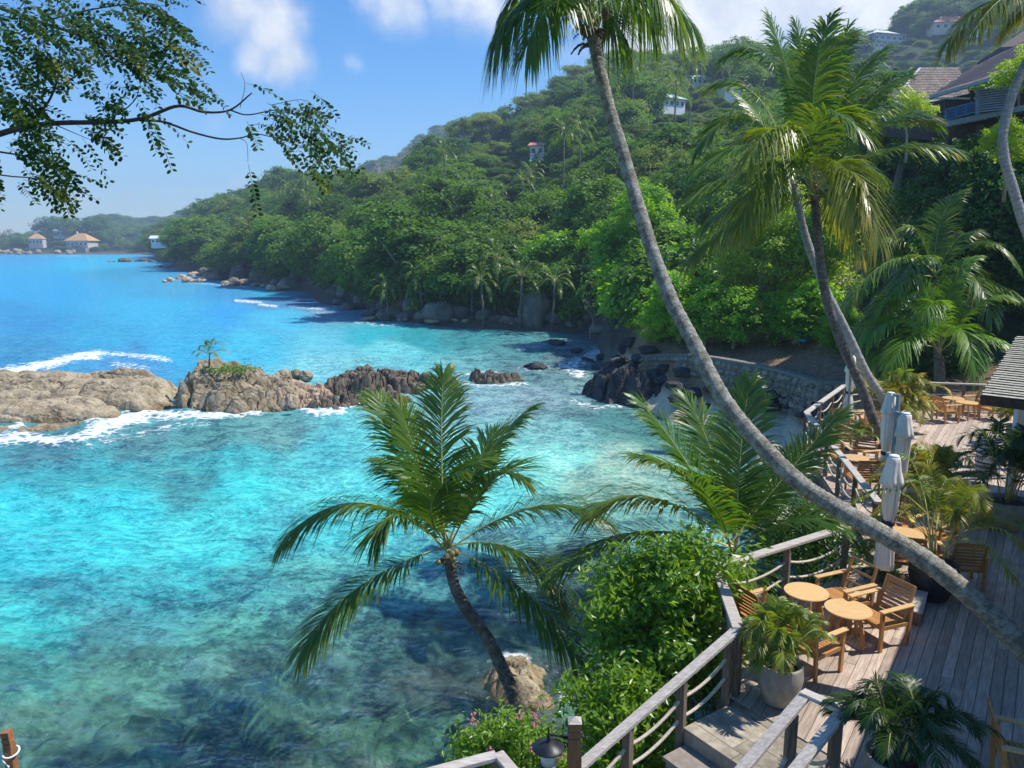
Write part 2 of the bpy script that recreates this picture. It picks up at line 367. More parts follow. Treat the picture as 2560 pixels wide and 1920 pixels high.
M['branch_leaf'] = leaf_mat('pinnate_leaves', (.012, .040, .008), (.05, .115, .016), (.26, .24, .04), trans=.40, rough=.62, objw=.3, spec=.15)
M['creeper'] = leaf_mat('creeper_leaves', (.08, .16, .02), (.16, .26, .04), trans=.3)

# ------------------------------------------------------------------ terrain (hills, shore, ground below the deck)
SX = lambda x: (x - 1280) / FPX / .985
TCOLS = [  # picture column -> profile of the ground going away: (distance, height)
 (-1400, [(3, -3), (700, -3), (900, 2), (1300, 10), (2600, 20)]),
 (-300, [(3, -3), (765, -3), (785, 1.5), (860, 4), (1200, 10), (2600, 15)]),
 (0, [(3, -3), (765, -3), (783, 1.5), (850, 4), (1100, 9), (1500, 12), (2600, 15)]),
 (150, [(3, -3), (765, -3), (783, 1.5), (820, 6), (900, 7), (1200, 14), (2600, 15)]),
 (300, [(3, -3), (765, -3), (783, 1.5), (850, 5), (1150, 34), (1350, 52), (1800, 20), (2600, 15)]),
 (405, [(3, -3), (620, -3), (740, -1), (783, 1.5), (850, 6), (1150, 28), (1350, 42), (1800, 30), (2600, 20)]),
 (430, [(3, -3), (415, -3), (440, 1.0), (480, 5), (600, 7), (785, 9), (1000, 22), (1350, 45), (2600, 30)]),
 (500, [(3, -3), (285, -3), (300, 1), (330, 5), (400, 10), (600, 19), (1000, 40), (1400, 48), (2600, 30)]),
 (600, [(3, -3), (205, -3), (222, 1.2), (245, 4), (290, 9), (400, 19), (700, 34), (1200, 54), (2600, 40)]),
 (740, [(3, -3), (158, -3), (172, 1.2), (190, 4), (240, 11), (350, 25), (600, 40), (1000, 66), (2600, 50)]),
 (850, [(3, -3), (120, -3), (131, 1), (150, 4), (220, 15), (300, 22), (450, 28), (700, 44), (1000, 84), (2600, 60)]),
 (1000, [(3, -3), (94, -3), (104, 1.2), (125, 4.5), (180, 14), (260, 21), (400, 26), (700, 44), (1000, 110), (2600, 80)]),
 (1100, [(3, -3), (88, -3), (98, 1.2), (120, 5), (180, 17), (260, 28), (350, 34), (500, 38), (700, 58), (1100, 162), (2600, 100)]),
 (1250, [(3, -3), (84, -3), (94, 1.2), (115, 5.5), (180, 21), (260, 37), (330, 47), (450, 46), (700, 76), (1100, 184), (2600, 100)]),
 (1340, [(3, -3), (82, -3), (92, 1.2), (110, 5.5), (180, 24), (260, 43), (340, 59), (500, 52), (1100, 150), (2600, 100)]),
 (1450, [(3, -3), (78, -3), (89, 1.2), (105, 6), (180, 27), (260, 48), (350, 71), (500, 80), (1100, 120), (2600, 90)]),
 (1530, [(3, -3), (58, -3), (68, 1.2), (90, 5), (180, 30), (260, 54), (360, 79), (500, 86), (2600, 90)]),
 (1620, [(3, -3), (40, -2.5), (47, .4), (52, 3.2), (90, 7), (180, 31), (260, 55), (370, 82), (500, 88), (2600, 90)]),
 (1700, [(3, -3), (37, -2), (44, .8), (49, 3.3), (60, 4), (90, 9), (180, 32), (260, 56), (380, 84), (500, 90), (2600, 90)]),
 (1820, [(3, -3), (33, -1.5), (38, .3), (42.5, 1.3), (44.5, 3.3), (55, 4), (90, 11), (180, 34), (280, 62), (420, 96), (560, 100), (2600, 90)]),
 (1960, [(3, -3), (20, -1.5), (34, .3), (39, 1.3), (41, 3.3), (50, 4.5), (90, 13), (180, 30), (300, 58), (450, 103), (600, 112), (2600, 100)]),
 (2100, [(3, -2.5), (9, -.6), (20, .3), (32, 1.0), (36, 3.0), (45, 5), (60, 9), (90, 15), (180, 27), (300, 52), (400, 86), (470, 117), (700, 140), (2600, 140)]),
 (2250, [(3, -1), (9, .8), (20, 2.0), (28, 3.0), (36, 5), (45, 9), (60, 14), (90, 18), (180, 27), (300, 52), (380, 82), (450, 117), (500, 148), (800, 175), (2600, 150)]),
 (2400, [(3, 0), (9, 2.2), (20, 3.2), (28, 3.7), (36, 6), (45, 10), (60, 16), (90, 20), (180, 28), (300, 54), (400, 102), (500, 166), (800, 185), (2600, 150)]),
 (2600, [(3, 1), (9, 3.3), (26, 3.9), (34, 6), (45, 11), (60, 18), (90, 23), (180, 32), (300, 60), (400, 108), (500, 176), (800, 190), (2600, 150)]),
 (3400, [(3, 2), (9, 3.6), (26, 4), (45, 12), (90, 34), (300, 120), (500, 185), (800, 190), (2600, 150)]),
]
_ts = np.array([SX(c[0]) for c in TCOLS])
_ty = np.exp(np.linspace(math.log(3), math.log(2600), 700))
_tz = np.array([np.interp(_ty, [p[0] for p in c[1]], [p[1] for p in c[1]]) for c in TCOLS])
def _fbm(x, y, seed=0, octs=5, lac=2.03, gain=.5):
    """cheap smooth value noise, roughly -1..1"""
    r = np.random.default_rng(seed); tab = r.uniform(-1, 1, (256, 256)); out = np.zeros_like(x, dtype=float); a = 1.0; tot = 0
    for o in range(octs):
        xi = np.floor(x).astype(int); yi = np.floor(y).astype(int); fx = x - xi; fy = y - yi
        fx = fx * fx * (3 - 2 * fx); fy = fy * fy * (3 - 2 * fy)
        g = lambda i, j: tab[(xi + i) & 255, (yi + j) & 255]
        out += a * ((g(0, 0) * (1 - fx) + g(1, 0) * fx) * (1 - fy) + (g(0, 1) * (1 - fx) + g(1, 1) * fx) * fy); tot += a
        a *= gain; x = x * lac + 17.3; y = y * lac + 5.1
    return out / tot
def ground_np(X, Y):
    X = np.asarray(X, float); Y = np.maximum(np.asarray(Y, float), 3.0)
    s = X / Y; k = np.clip(np.searchsorted(_ts, s) - 1, 0, len(_ts) - 2)
    f = np.clip((s - _ts[k]) / (_ts[k + 1] - _ts[k]), 0, 1); f = f * f * (3 - 2 * f)
    yi = np.clip((np.log(Y) - math.log(3)) / (math.log(2600) - math.log(3)) * 699, 0, 698.999); j = yi.astype(int); g = yi - j
    a = _tz[k, j] * (1 - g) + _tz[k, j + 1] * g; b = _tz[k + 1, j] * (1 - g) + _tz[k + 1, j + 1] * g
    z = a * (1 - f) + b * f
    amp = np.clip((Y - 40) / 300, 0, 1) * np.clip((z - 1) / 8, 0, 1)
    z = z + amp * 7 * _fbm(X / 45, Y / 45, 3) + np.clip(.25 - np.abs(z - .5) * .05, 0, .25) * _fbm(X / 2.5, Y / 2.5, 5)
    return z
def ground(x, y): return float(ground_np(np.array([x]), np.array([y]))[0])

def ground_hit(x, y, d0=10, d1=900):
    """distance at which the line of sight through a picture point meets the ground"""
    r_ = ray(x, y); ds = np.linspace(d0, d1, 3600); h = np.nonzero(r_.z * ds + CAMH < ground_np(r_.x * ds, r_.y * ds))[0]
    return float(ds[h[0]]) if len(h) else None

def ground_material():
    m, t = new_mat('island_ground')
    pos = nd(t, 'ShaderNodeNewGeometry').outputs['Position']; z = nd(t, 'ShaderNodeSeparateXYZ', {0: pos}).outputs[2]
    n = noise_tex(t, pos, .6, 6, .6).outputs['Fac']; n2 = noise_tex(t, pos, 5, 5, .6).outputs['Fac']
    veg = mixc(t, mapr(t, n, .35, .65), (.02, .034, .010), (.055, .068, .022))
    soil = mixc(t, mapr(t, n2, .35, .65), (.16, .10, .06), (.30, .19, .11))
    sand = mixc(t, mapr(t, n2, .3, .7), (.48, .40, .29), (.62, .53, .40))
    zz = mth(t, 'ADD', z, mth(t, 'MULTIPLY', mth(t, 'SUBTRACT', n, .5), 1.2))
    yy = nd(t, 'ShaderNodeSeparateXYZ', {0: pos}).outputs[1]; rocky = mixc(t, mapr(t, n2, .35, .65), (.06, .05, .042), (.15, .125, .10)); isf = mapr(t, yy, 58, 70)
    c = mixc(t, mapr(t, zz, .9, 1.6), mixc(t, isf, sand, rocky), mixc(t, isf, soil, rocky)); c = mixc(t, mapr(t, mth(t, 'MULTIPLY_ADD', isf, 2.4, zz), 4.2, 5.6), c, veg)
    p = nd(t, 'ShaderNodeBsdfPrincipled', {'Base Color': c, 'Roughness': .95, 'Specular IOR Level': .2, 'Normal': bump(t, n2, .6, .08)})
    finish(t, p.outputs[0]); return m
M['ground'] = ground_material()
def build_terrain():
    ss = np.concatenate([np.linspace(_ts[0], _ts[2], 26)[:-1], np.linspace(_ts[2], _ts[-1], 330)])
    ys = np.exp(np.linspace(math.log(4), math.log(2600), 330))
    S, Y = np.meshgrid(ss, ys); X = S * Y; Z = ground_np(X, Y)
    ny, nx = Z.shape; V = np.stack([X, Y, Z], -1).reshape(-1, 3)
    i = np.arange(ny * nx).reshape(ny, nx)
    F = np.stack([i[:-1, :-1], i[:-1, 1:], i[1:, 1:], i[1:, :-1]], -1).reshape(-1, 4)
    F = F[(Z.reshape(-1)[F].max(1) > -2.6)]
    me = np_mesh('hillside_terrain', V, F, [M['ground']], smooth=True)
    return link('hillside_terrain', me, kind='structure', label='wooded granite hillside and shore ground rising above the bay')
build_terrain()

# ------------------------------------------------------------------ sea
WATER = [  # px, py, sRGB colour of the water body there, mottling by reef
 (0,645,24,150,200,0),(200,652,14,172,208,0),(330,680,28,142,180,.1),(100,720,14,154,204,0),(420,700,44,156,192,0),(400,760,28,168,206,0),(50,800,4,132,184,.1),(250,850,4,148,188,.1),(60,890,4,124,168,.2),
 (480,870,8,160,200,0),(620,870,36,172,200,.1),(330,900,30,130,180,.2),(700,800,50,180,210,0),(820,850,70,182,198,.1),(600,790,20,155,210,0),(560,740,30,138,190,.1),(750,715,10,178,190,0),(640,725,12,165,195,0),
 (820,780,80,140,170,.3),(700,760,60,130,175,.2),(950,830,10,165,178,.1),(1050,850,0,138,148,.2),(1200,840,20,112,124,.5),(1320,860,48,112,120,.6),(1000,880,80,186,194,.3),(1150,905,70,135,145,.7),(1300,920,55,95,108,.8),(1400,900,62,92,102,.8),
 (800,900,90,180,192,.3),(900,920,80,160,170,.5),(1350,1000,95,135,148,.6),(1200,1010,95,145,158,.5),(1100,1050,80,145,155,.5),(1450,1035,55,95,106,.7),(1500,1060,30,100,106,.5),(1620,1080,34,102,104,.5),(1400,1090,90,165,168,.4),(1720,1080,70,130,120,.3),
 (1400,1150,118,226,212,.1),(1300,1160,96,220,208,.1),(1550,1160,125,190,172,.2),(1250,1250,80,214,210,.2),(1400,1270,60,135,142,.6),(1500,1210,105,170,156,.3),(1250,1340,66,142,154,.7),(1450,1400,48,78,96,.9),(1500,1500,48,68,86,.9),
 (100,1140,24,102,122,.5),(350,1110,40,108,120,.6),(550,1100,44,112,120,.7),(680,1090,60,122,130,.6),(100,1190,8,158,170,.2),(300,1172,14,155,164,.3),(470,1215,20,135,145,.4),(600,1150,24,166,174,.3),(800,1130,44,166,178,.4),(980,1120,70,190,195,.3),
 (50,1260,4,204,212,.05),(300,1260,8,206,212,.05),(600,1230,30,210,212,.1),(850,1220,66,214,214,.15),(50,1400,0,190,202,.1),(250,1380,10,206,212,.1),(500,1330,40,206,208,.2),(720,1330,28,158,172,.5),(900,1300,50,194,200,.3),(480,1400,20,190,198,.3),
 (150,1480,8,132,152,.5),(350,1450,20,155,170,.5),(600,1450,30,130,146,.8),(800,1450,48,132,140,.9),(1000,1450,40,122,136,.9),(60,1560,12,162,170,.4),(300,1570,22,102,122,.8),(600,1570,40,112,116,1),(850,1600,42,92,102,1),
 (50,1680,28,114,122,.7),(300,1680,42,98,102,1),(600,1680,44,92,106,1),(850,1700,42,80,98,1),(1100,1600,34,78,92,1),(1100,1720,38,56,70,1),(50,1850,32,66,76,1),(300,1850,36,72,82,1),(700,1850,34,58,70,1),(1000,1850,50,60,74,1),(1400,1700,50,60,76,1),(1300,1620,40,74,88,1),(400,2100,24,46,58,1),(1200,2100,40,52,64,1)]
FOAM = [  # strokes of white water: half-width px, strength, points
 (13, 1.0, [(0,1106),(60,1094),(130,1104),(210,1094),(260,1078)]), (19, 1.15, [(250,1072),(310,1050),(370,1026),(378,1012)]), (12, 1.0, [(378,1030),(440,1042),(520,1042),(600,1034),(640,1030)]),
 (9, .85, [(200,1048),(260,1056),(310,1040)]), (7, .8, [(0,1042),(80,1040)]), (9, .9, [(10,1085),(50,1066)]), (7, .55, [(130,1108),(250,1100),(400,1068),(520,1062)]), (8, .5, [(180,1120),(300,1100),(420,1075)]),
 (12, 1.1, [(0,930),(50,926),(120,912),(190,894),(240,888)]), (8, .8, [(240,884),(300,884),(380,896),(420,902)]), (13, .6, [(290,910),(360,922),(340,940)]), (7, .6, [(600,940),(650,948),(700,950)]), (6, .5, [(640,960),(780,945)]),
 (9, .95, [(650,1022),(730,1012),(790,1032),(850,1030),(900,1008)]), (10, .8, [(700,1000),(740,1010)]), (7, .7, [(880,1020),(960,990),(1050,975)]), (6, .8, [(1140,958),(1200,966),(1310,962)]), (6, .7, [(1150,938),(1240,932)]),
 (4, .9, [(590,752),(650,756)]), (4, .9, [(650,762),(690,766)]), (4, .7, [(740,747),(790,750)]), (5, .7, [(730,765),(800,772),(840,770)]), (4, .5, [(780,780),(830,784)]), (4, .7, [(890,806),(950,812),(1010,815)]), (3, .6, [(1040,812),(1250,812)]),
 (15, .9, [(1440,910),(1480,890),(1530,868),(1552,858)]), (11, .85, [(1450,935),(1410,915)]), (8, .5, [(1300,922),(1350,925)]), (7, .7, [(1430,1005),(1500,1018),(1560,1012),(1620,1018)]), (8, .6, [(1300,870),(1360,862)]),
 (3, .6, [(410,700),(470,698)]), (3, .6, [(460,705),(620,718)]), (3, .5, [(150,640),(200,640)]), (2.5, .5, [(420,668),(440,668)]), (2.5, .6, [(500,660),(560,662)]), (3,.5,[(560,640),(640,642)]),
 (22, .8, [(1255,1660),(1290,1650),(1300,1672)]), (12, .6, [(1240,1720),(1300,1755),(1340,1750)]), (12, .55, [(1400,1740),(1440,1760),(1500,1790)]), (12, .4, [(930,1890),(1020,1870),(1060,1880)]), (10, .35, [(500,1870),(620,1850)]), (14,.45,[(1180,1800),(1250,1830)]), (12,.55,[(1440,1690),(1480,1730)])]
def _segdist(px, py, pts, asp):
    best = np.full(px.shape, 1e9)
    for (a, b) in zip(pts[:-1], pts[1:]):
        ax, ay, bx, by = a[0], a[1] * asp, b[0], b[1] * asp
        dx, dy = bx - ax, by - ay; L = dx * dx + dy * dy + 1e-9
        t = np.clip(((px - ax) * dx + (py * asp - ay) * dy) / L, 0, 1)
        best = np.minimum(best, np.hypot(px - ax - t * dx, py * asp - ay - t * dy))
    return best
def sea_material():
    m, t = new_mat('clear_sea_water')
    pos = nd(t, 'ShaderNodeNewGeometry').outputs['Position']
    wc = nd(t, 'ShaderNodeAttribute', attribute_name='wcol'); mot = nd(t, 'ShaderNodeAttribute', attribute_name='mot').outputs['Fac']
    fo = nd(t, 'ShaderNodeAttribute', attribute_name='foam').outputs['Fac']; clr = nd(t, 'ShaderNodeAttribute', attribute_name='clear').outputs['Fac']
    wv = noise_tex(t, mapping(t, pos, scale=(.55, 1.55, 1), rot=(0, 0, .22)), 2.0, 5, .55, .15).outputs['Fac']
    wv2 = noise_tex(t, mapping(t, pos, scale=(.6, 1.5, 1), rot=(0, 0, .1)), 6.0, 4, .58, .1).outputs['Fac']
    swell = noise_tex(t, mapping(t, pos, scale=(.35, 1.0, 1), rot=(0, 0, .2)), .5, 4, .55, .1).outputs['Fac']
    # refracted, broken-up reef below; its fine pale mottles paint in caustic light
    warp = nd(t, 'ShaderNodeVectorMath', {0: noise_tex(t, pos, 1.7, 3, .6).outputs['Color']}, operation='SCALE'); warp.inputs['Scale'].default_value = .30
    wp = nd(t, 'ShaderNodeVectorMath', {0: pos, 1: warp.outputs[0]}, operation='ADD').outputs[0]
    reef = noise_tex(t, wp, .75, 7, .66).outputs['Fac']; reef_caust = noise_tex(t, wp, 4.2, 6, .68).outputs['Fac']
    rf = mth(t, 'ADD', mth(t, 'MULTIPLY', reef, .55), mth(t, 'MULTIPLY', reef_caust, .45))
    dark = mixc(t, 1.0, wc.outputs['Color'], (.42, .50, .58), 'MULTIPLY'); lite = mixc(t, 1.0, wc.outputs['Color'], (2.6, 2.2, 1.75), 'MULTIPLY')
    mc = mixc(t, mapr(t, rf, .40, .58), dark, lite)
    caustmot = mixc(t, mapr(t, mth(t, 'ADD', mth(t, 'MULTIPLY', reef_caust, .6), mth(t, 'MULTIPLY', wv, .4)), .36, .64), mixc(t, 1.0, wc.outputs['Color'], (.62, .80, .86), 'MULTIPLY'), mixc(t, 1.0, wc.outputs['Color'], (2.6, 1.22, 1.16), 'MULTIPLY'))
    c = mixc(t, mot, caustmot, mc)
    # foam
    fn = noise_tex(t, mapping(t, pos, scale=(1, 1.3, 1)), 1.3, 7, .7, 1.2).outputs['Fac']
    vo = nd(t, 'ShaderNodeTexVoronoi', {'Vector': wp, 'Scale': 1.5}, feature='DISTANCE_TO_EDGE').outputs['Distance']
    lace = mth(t, 'SUBTRACT', fn, mth(t, 'MULTIPLY', mapr(t, vo, 0, .25), .22))
    fm = mapr(t, mth(t, 'ADD', mth(t, 'MULTIPLY', fo, .60), mth(t, 'MULTIPLY', lace, 1.15)), .76, 1.02)
    fm = mth(t, 'MULTIPLY', fm, mapr(t, fo, .03, .2))
    rdg = lambda q: mth(t, 'SUBTRACT', 1.0, mth(t, 'ABSOLUTE', mth(t, 'MULTIPLY_ADD', q, 4.0, -2.0)))
    wvr = mth(t, 'ADD', mth(t, 'MULTIPLY', wv, .5), mth(t, 'MULTIPLY', rdg(wv), .30))
    h = mth(t, 'ADD', mth(t, 'ADD', mth(t, 'MULTIPLY', wvr, 1.0), mth(t, 'MULTIPLY', wv2, .35)), mth(t, 'MULTIPLY', swell, 1.6))
    nrm = bump(t, h, 1.0, .30)
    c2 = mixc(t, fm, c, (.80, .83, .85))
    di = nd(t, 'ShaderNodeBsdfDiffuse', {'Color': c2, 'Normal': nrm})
    tp = nd(t, 'ShaderNodeBsdfTransparent', {'Color': (.55, .86, .84, 1)})
    body = nd(t, 'ShaderNodeMixShader', {0: mth(t, 'MULTIPLY', clr, mth(t, 'SUBTRACT', 1.0, fm)), 1: di.outputs[0], 2: tp.outputs[0]})
    fr = nd(t, 'ShaderNodeFresnel', {'IOR': 1.33, 'Normal': nrm}).outputs[0]
    fr = mth(t, 'MINIMUM', mth(t, 'MULTIPLY', fr, mth(t, 'MULTIPLY_ADD', fm, -.9, 1.0)), .30)
    gl = nd(t, 'ShaderNodeBsdfGlossy', {'Color': (1, 1, 1, 1), 'Roughness': .09, 'Normal': nrm})
    mx = nd(t, 'ShaderNodeMixShader', {0: fr, 1: body.outputs[0], 2: gl.outputs[0]})
    finish(t, mx.outputs[0]); return m
M['sea'] = sea_material()
def build_sea():
    ss = np.concatenate([np.linspace(-3.2, -.75, 30)[:-1], np.linspace(-.75, .45, 640), np.linspace(.45, 1.0, 40)[1:]])
    pys = np.concatenate([np.linspace(611.2, 640, 60)[:-1], np.linspace(640, 2500, 640)])
    v = (pys - 960) / FPX; ys = CAMH / (math.sin(PITCH) + v * math.cos(PITCH)) * (math.cos(PITCH) - v * math.sin(PITCH))
    S, Y = np.meshgrid(ss, ys); X = S * Y
    # waves
    r = np.random.default_rng(11); Z = np.zeros_like(X); dY = np.abs(np.gradient(ys))[:, None] * np.ones_like(X); dX = np.maximum(np.gradient(ss)[None, :] * Y, .01)
    for k in range(34):
        lam = math.exp(r.uniform(math.log(.55), math.log(9))); a = r.normal(1.15, .5); kx, ky = math.cos(a) * 2 * math.pi / lam, math.sin(a) * 2 * math.pi / lam
        fade = np.clip(lam / (4 * dY) - .5, 0, 1) * np.clip(lam / (4 * dX) - .5, 0, 1)
        Z += fade * .0075 * lam ** .85 * np.sin(kx * X + ky * Y + r.uniform(0, 6.28) + 1.2 * np.sin(.13 * X + .09 * Y + k))
    px, py = proj_np(X, Y, np.zeros_like(X))
    # water colours
    pts = np.array(WATER, float); lin = np.array([srgb(*p[2:5]) for p in WATER]) * np.interp(pts[:, 1], [1450, 1650], [1, 2.0])[:, None]; lin = lin * np.interp(pts[:, 1], [1050, 1200, 1420, 1520], [1, .82, .82, 1])[:, None]; lin = lin * .93 + np.array(srgb(170, 228, 226)) * .07 * np.interp(pts[:, 1], [640, 900], [.6, 1])[:, None] * np.where(pts[:, 1:2] > 1500, np.array([[1.45, 1.15, .78]]), 1.0); mo = pts[:, 5]
    wx = px + 45 * _fbm(px / 120, py / 60, 21, 4); wy = py + 26 * _fbm(px / 110 + 9, py / 50, 22, 4)
    acc = np.zeros(px.shape + (4,)); den = np.zeros(px.shape)
    cxp = np.clip(wx, -80, 1900); cyp = np.clip(wy, 611, 2150)
    for p, c, mm in zip(pts, lin, mo):
        # pixels shrink with distance: measure in a stretched frame
        sc = 1 + 3.0 * np.exp(-(cyp - 611) / 120)
        d2 = ((cxp - p[0]) / 1.9) ** 2 + ((cyp - p[1]) * sc) ** 2
        w = 1.0 / (d2 + 160) ** 1.9; den += w
        acc[..., :3] += w[..., None] * c; acc[..., 3] += w * mm
    acc /= den[..., None]
    foam = np.zeros(px.shape)
    for hw, st, pl in FOAM:
        pts2 = pl
        x0 = min(p[0] for p in pts2) - 8 * hw; x1 = max(p[0] for p in pts2) + 8 * hw; y0 = min(p[1] for p in pts2) - 5 * hw; y1 = max(p[1] for p in pts2) + 5 * hw
        msk = (px > x0) & (px < x1) & (py > y0) & (py < y1)
        if not msk.any(): continue
        d = _segdist(px[msk], py[msk], pts2, 1.7); foam[msk] = np.maximum(foam[msk], st * np.exp(-(d / (hw * 1.9)) ** 2))
    # white water where the ground breaks the surface on the far shores
    gz = ground_np(X, Y)
    foam = np.maximum(foam, .55 * np.exp(-((gz + .2) / .5) ** 2) * (Y > 60) * np.clip(_fbm(X / 9, Y / 9, 31) * 1.6 + .3, 0, 1))
    Z += foam * .10 * (1 + _fbm(X * 1.3, Y * 1.3, 41)) * np.clip(80 / Y, 0, 1)
    clear = np.clip(.66 * np.clip((wy - 1400) / 230, 0, 1) * np.clip(1.15 - np.abs(_fbm(px / 90, py / 50, 61, 3)) * .6, .5, 1) + .3 * np.exp(-((np.hypot(px - 1330, (py - 1720) * 1.2)) / 190) ** 2), 0, .72)
    Z[Y > 900] = 0
    ny, nx = Z.shape; i = np.arange(ny * nx).reshape(ny, nx)
    V = np.stack([X, Y, Z], -1).reshape(-1, 3)
    F = np.stack([i[:-1, :-1], i[1:, :-1], i[1:, 1:], i[:-1, 1:]], -1).reshape(-1, 4)
    wcol = np.ones((ny * nx, 4)); wcol[:, :3] = acc[..., :3].reshape(-1, 3)
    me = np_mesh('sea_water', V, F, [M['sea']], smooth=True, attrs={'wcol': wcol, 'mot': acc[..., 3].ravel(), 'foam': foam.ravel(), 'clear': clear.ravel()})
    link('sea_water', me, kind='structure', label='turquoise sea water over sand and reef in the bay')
build_sea()
def seabed_material():
    m, t = new_mat('reef_seabed')
    pos = nd(t, 'ShaderNodeNewGeometry').outputs['Position']
    n = noise_tex(t, pos, .8, 6, .65, .5).outputs['Fac']; n2 = noise_tex(t, pos, 4.5, 5, .65).outputs['Fac']
    c = mixc(t, mapr(t, n, .38, .62), (.12, .15, .11), (.52, .54, .36)); c = mixc(t, mapr(t, n2, .52, .70, 0, .8), c, (.045, .055, .05))
    lump = noise_tex(t, pos, 1.6, 5, .6).outputs['Fac']; c = mixc(t, mapr(t, lump, .50, .68, 0, .6), c, (.26, .22, .11))
    finish(t, nd(t, 'ShaderNodeBsdfPrincipled', {'Base Color': c, 'Roughness': .9, 'Normal': bump(t, n2, .8, .1)}).outputs[0]); return m
M['seabed'] = seabed_material()
# ------------------------------------------------------------------ rock outcrops
def _inside_dist(X, Y, poly):
    """signed distance to a closed polygon, positive inside"""
    d = np.full(X.shape, 1e9); ins = np.zeros(X.shape, bool); n = len(poly)
    for k in range(n):
        ax, ay = poly[k]; bx, by = poly[(k + 1) % n]; dx, dy = bx - ax, by - ay
        t = np.clip(((X - ax) * dx + (Y - ay) * dy) / (dx * dx + dy * dy), 0, 1)
        d = np.minimum(d, np.hypot(X - ax - t * dx, Y - ay - t * dy))
        c = ((ay > Y) != (by > Y)) & (X < (bx - ax) * (Y - ay) / (by - ay + 1e-12) + ax); ins ^= c
    return np.where(ins, d, -d)
def _cells(X, Y, size, ang, asp, seed, jit=.9):
    """blocky fracture pattern: cell id random value, distance to the cell border"""
    c, s = math.cos(ang), math.sin(ang); U = (X * c + Y * s) / (size * asp); W = (-X * s + Y * c) / size
    U = U + .35 * _fbm(U * .8, W * .8, seed + 1, 3); W = W + .35 * _fbm(U * .8 + 7, W * .8, seed + 2, 3)
    r = np.random.default_rng(seed); tx = r.uniform(-.5, .5, (64, 64)) * jit; ty = r.uniform(-.5, .5, (64, 64)) * jit; tv = r.uniform(0, 1, (64, 64)); tg = r.uniform(-1, 1, (64, 64, 2))
    ui = np.floor(U).astype(int); wi = np.floor(W).astype(int)
    f1 = np.full(X.shape, 1e9); f2 = np.full(X.shape, 1e9); val = np.zeros(X.shape); tilt = np.zeros(X.shape)
    for i in (-1, 0, 1):
        for j in (-1, 0, 1):
            a = (ui + i) & 63; b = (wi + j) & 63
            dx = ui + i + .5 + tx[a, b] - U; dy = wi + j + .5 + ty[a, b] - W; d = np.hypot(dx, dy)
            tl = -(tg[a, b, 0] * dx + tg[a, b, 1] * dy)
            nw = d < f1; f2 = np.where(nw, f1, np.minimum(f2, d)); val = np.where(nw, tv[a, b], val); tilt = np.where(nw, tl, tilt); f1 = np.where(nw, d, f1)
    return val, f2 - f1, tilt
def build_seabed():
    xs = np.linspace(-26, 14, 400); ys = np.linspace(4, 40, 360); X, Y = np.meshgrid(xs, ys)
    Z = -1.25 + .8 * _fbm(X / 2.2, Y / 2.2, 51, 5) - .03 * np.maximum(0, Y - 18)
    v_, gap_, tl_ = _cells(X, Y, .75, .4, 1.3, 55); Z += .34 * (v_ - .4) * np.clip(gap_ / .4, 0, 1) ** .5 - .12 * np.exp(-(gap_ / .12) ** 2)
    Z = np.minimum(Z, -.28)
    i = np.arange(Z.size).reshape(Z.shape)
    F = np.stack([i[:-1, :-1], i[:-1, 1:], i[1:, 1:], i[1:, :-1]], -1).reshape(-1, 4)
    link('seabed', np_mesh('seabed', np.stack([X, Y, Z], -1).reshape(-1, 3), F, [M['seabed']], True), kind='structure', label='shallow reef seabed below the near water')
build_seabed()

def outcrop(name, poly, height, mat, label, res=.13, edge=1.2, steep=.6, blocks=((2.2, .3, 2.0, .5), (.8, .3, 1.5, .18)), slope=None, rough=.16, seed=1, base=-.7, cat='rock', crackw=.10, crackd=.62, tilt=.5, stuff=None):
    P = np.array(poly, float); x0, y0 = P.min(0) - 1.0; x1, y1 = P.max(0) + 1.0
    X, Y = np.meshgrid(np.arange(x0, x1, res), np.arange(y0, y1, res))
    wob = .7 * _fbm(X / 1.5, Y / 1.5, seed + 90, 4)
    D = _inside_dist(X, Y, poly) + wob
    e = np.clip(D / edge, 0, 1) ** steep
    hh = height if slope is None else slope(X, Y)
    Z = base + (hh - base) * e
    for k, (size, ang, asp, amp) in enumerate(blocks):
        v, gap, tl = _cells(X, Y, size, ang, asp, seed + 10 * k)
        rnd = np.clip(gap / .40, 0, 1); rnd = 1 - (1 - rnd) ** 1.6
        Z += e * amp * ((v - .5) + tilt * tl + .55 * (rnd - .6)) - e * crackd * amp * 1.6 * np.exp(-(gap / crackw) ** 2)
    Z += rough * _fbm(X / .7, Y / .7, seed + 50, 5) * np.clip(e * 2, 0, 1)
    Z = np.where(D < 0, base - .2, Z)
    i = np.arange(X.size).reshape(X.shape)
    F = np.stack([i[:-1, :-1], i[:-1, 1:], i[1:, 1:], i[1:, :-1]], -1).reshape(-1, 4)
    F = F[Z.ravel()[F].max(1) > base + .02]
    used = np.unique(F); rm = np.zeros(X.size, int); rm[used] = np.arange(len(used))
    Xj = X + .25 * res * np.random.default_rng(seed).uniform(-1, 1, X.shape)
    V = np.stack([Xj, Y, Z], -1).reshape(-1, 3)[used]
    return link(name, np_mesh(name, V, rm[F], [mat], False), label=label, cat=cat)
g0 = lambda x, y: tuple(gp(x, y, 0).xy)
def poly_px(pts, z=0): return [tuple(gp(x, y, z).xy) for x, y in pts]
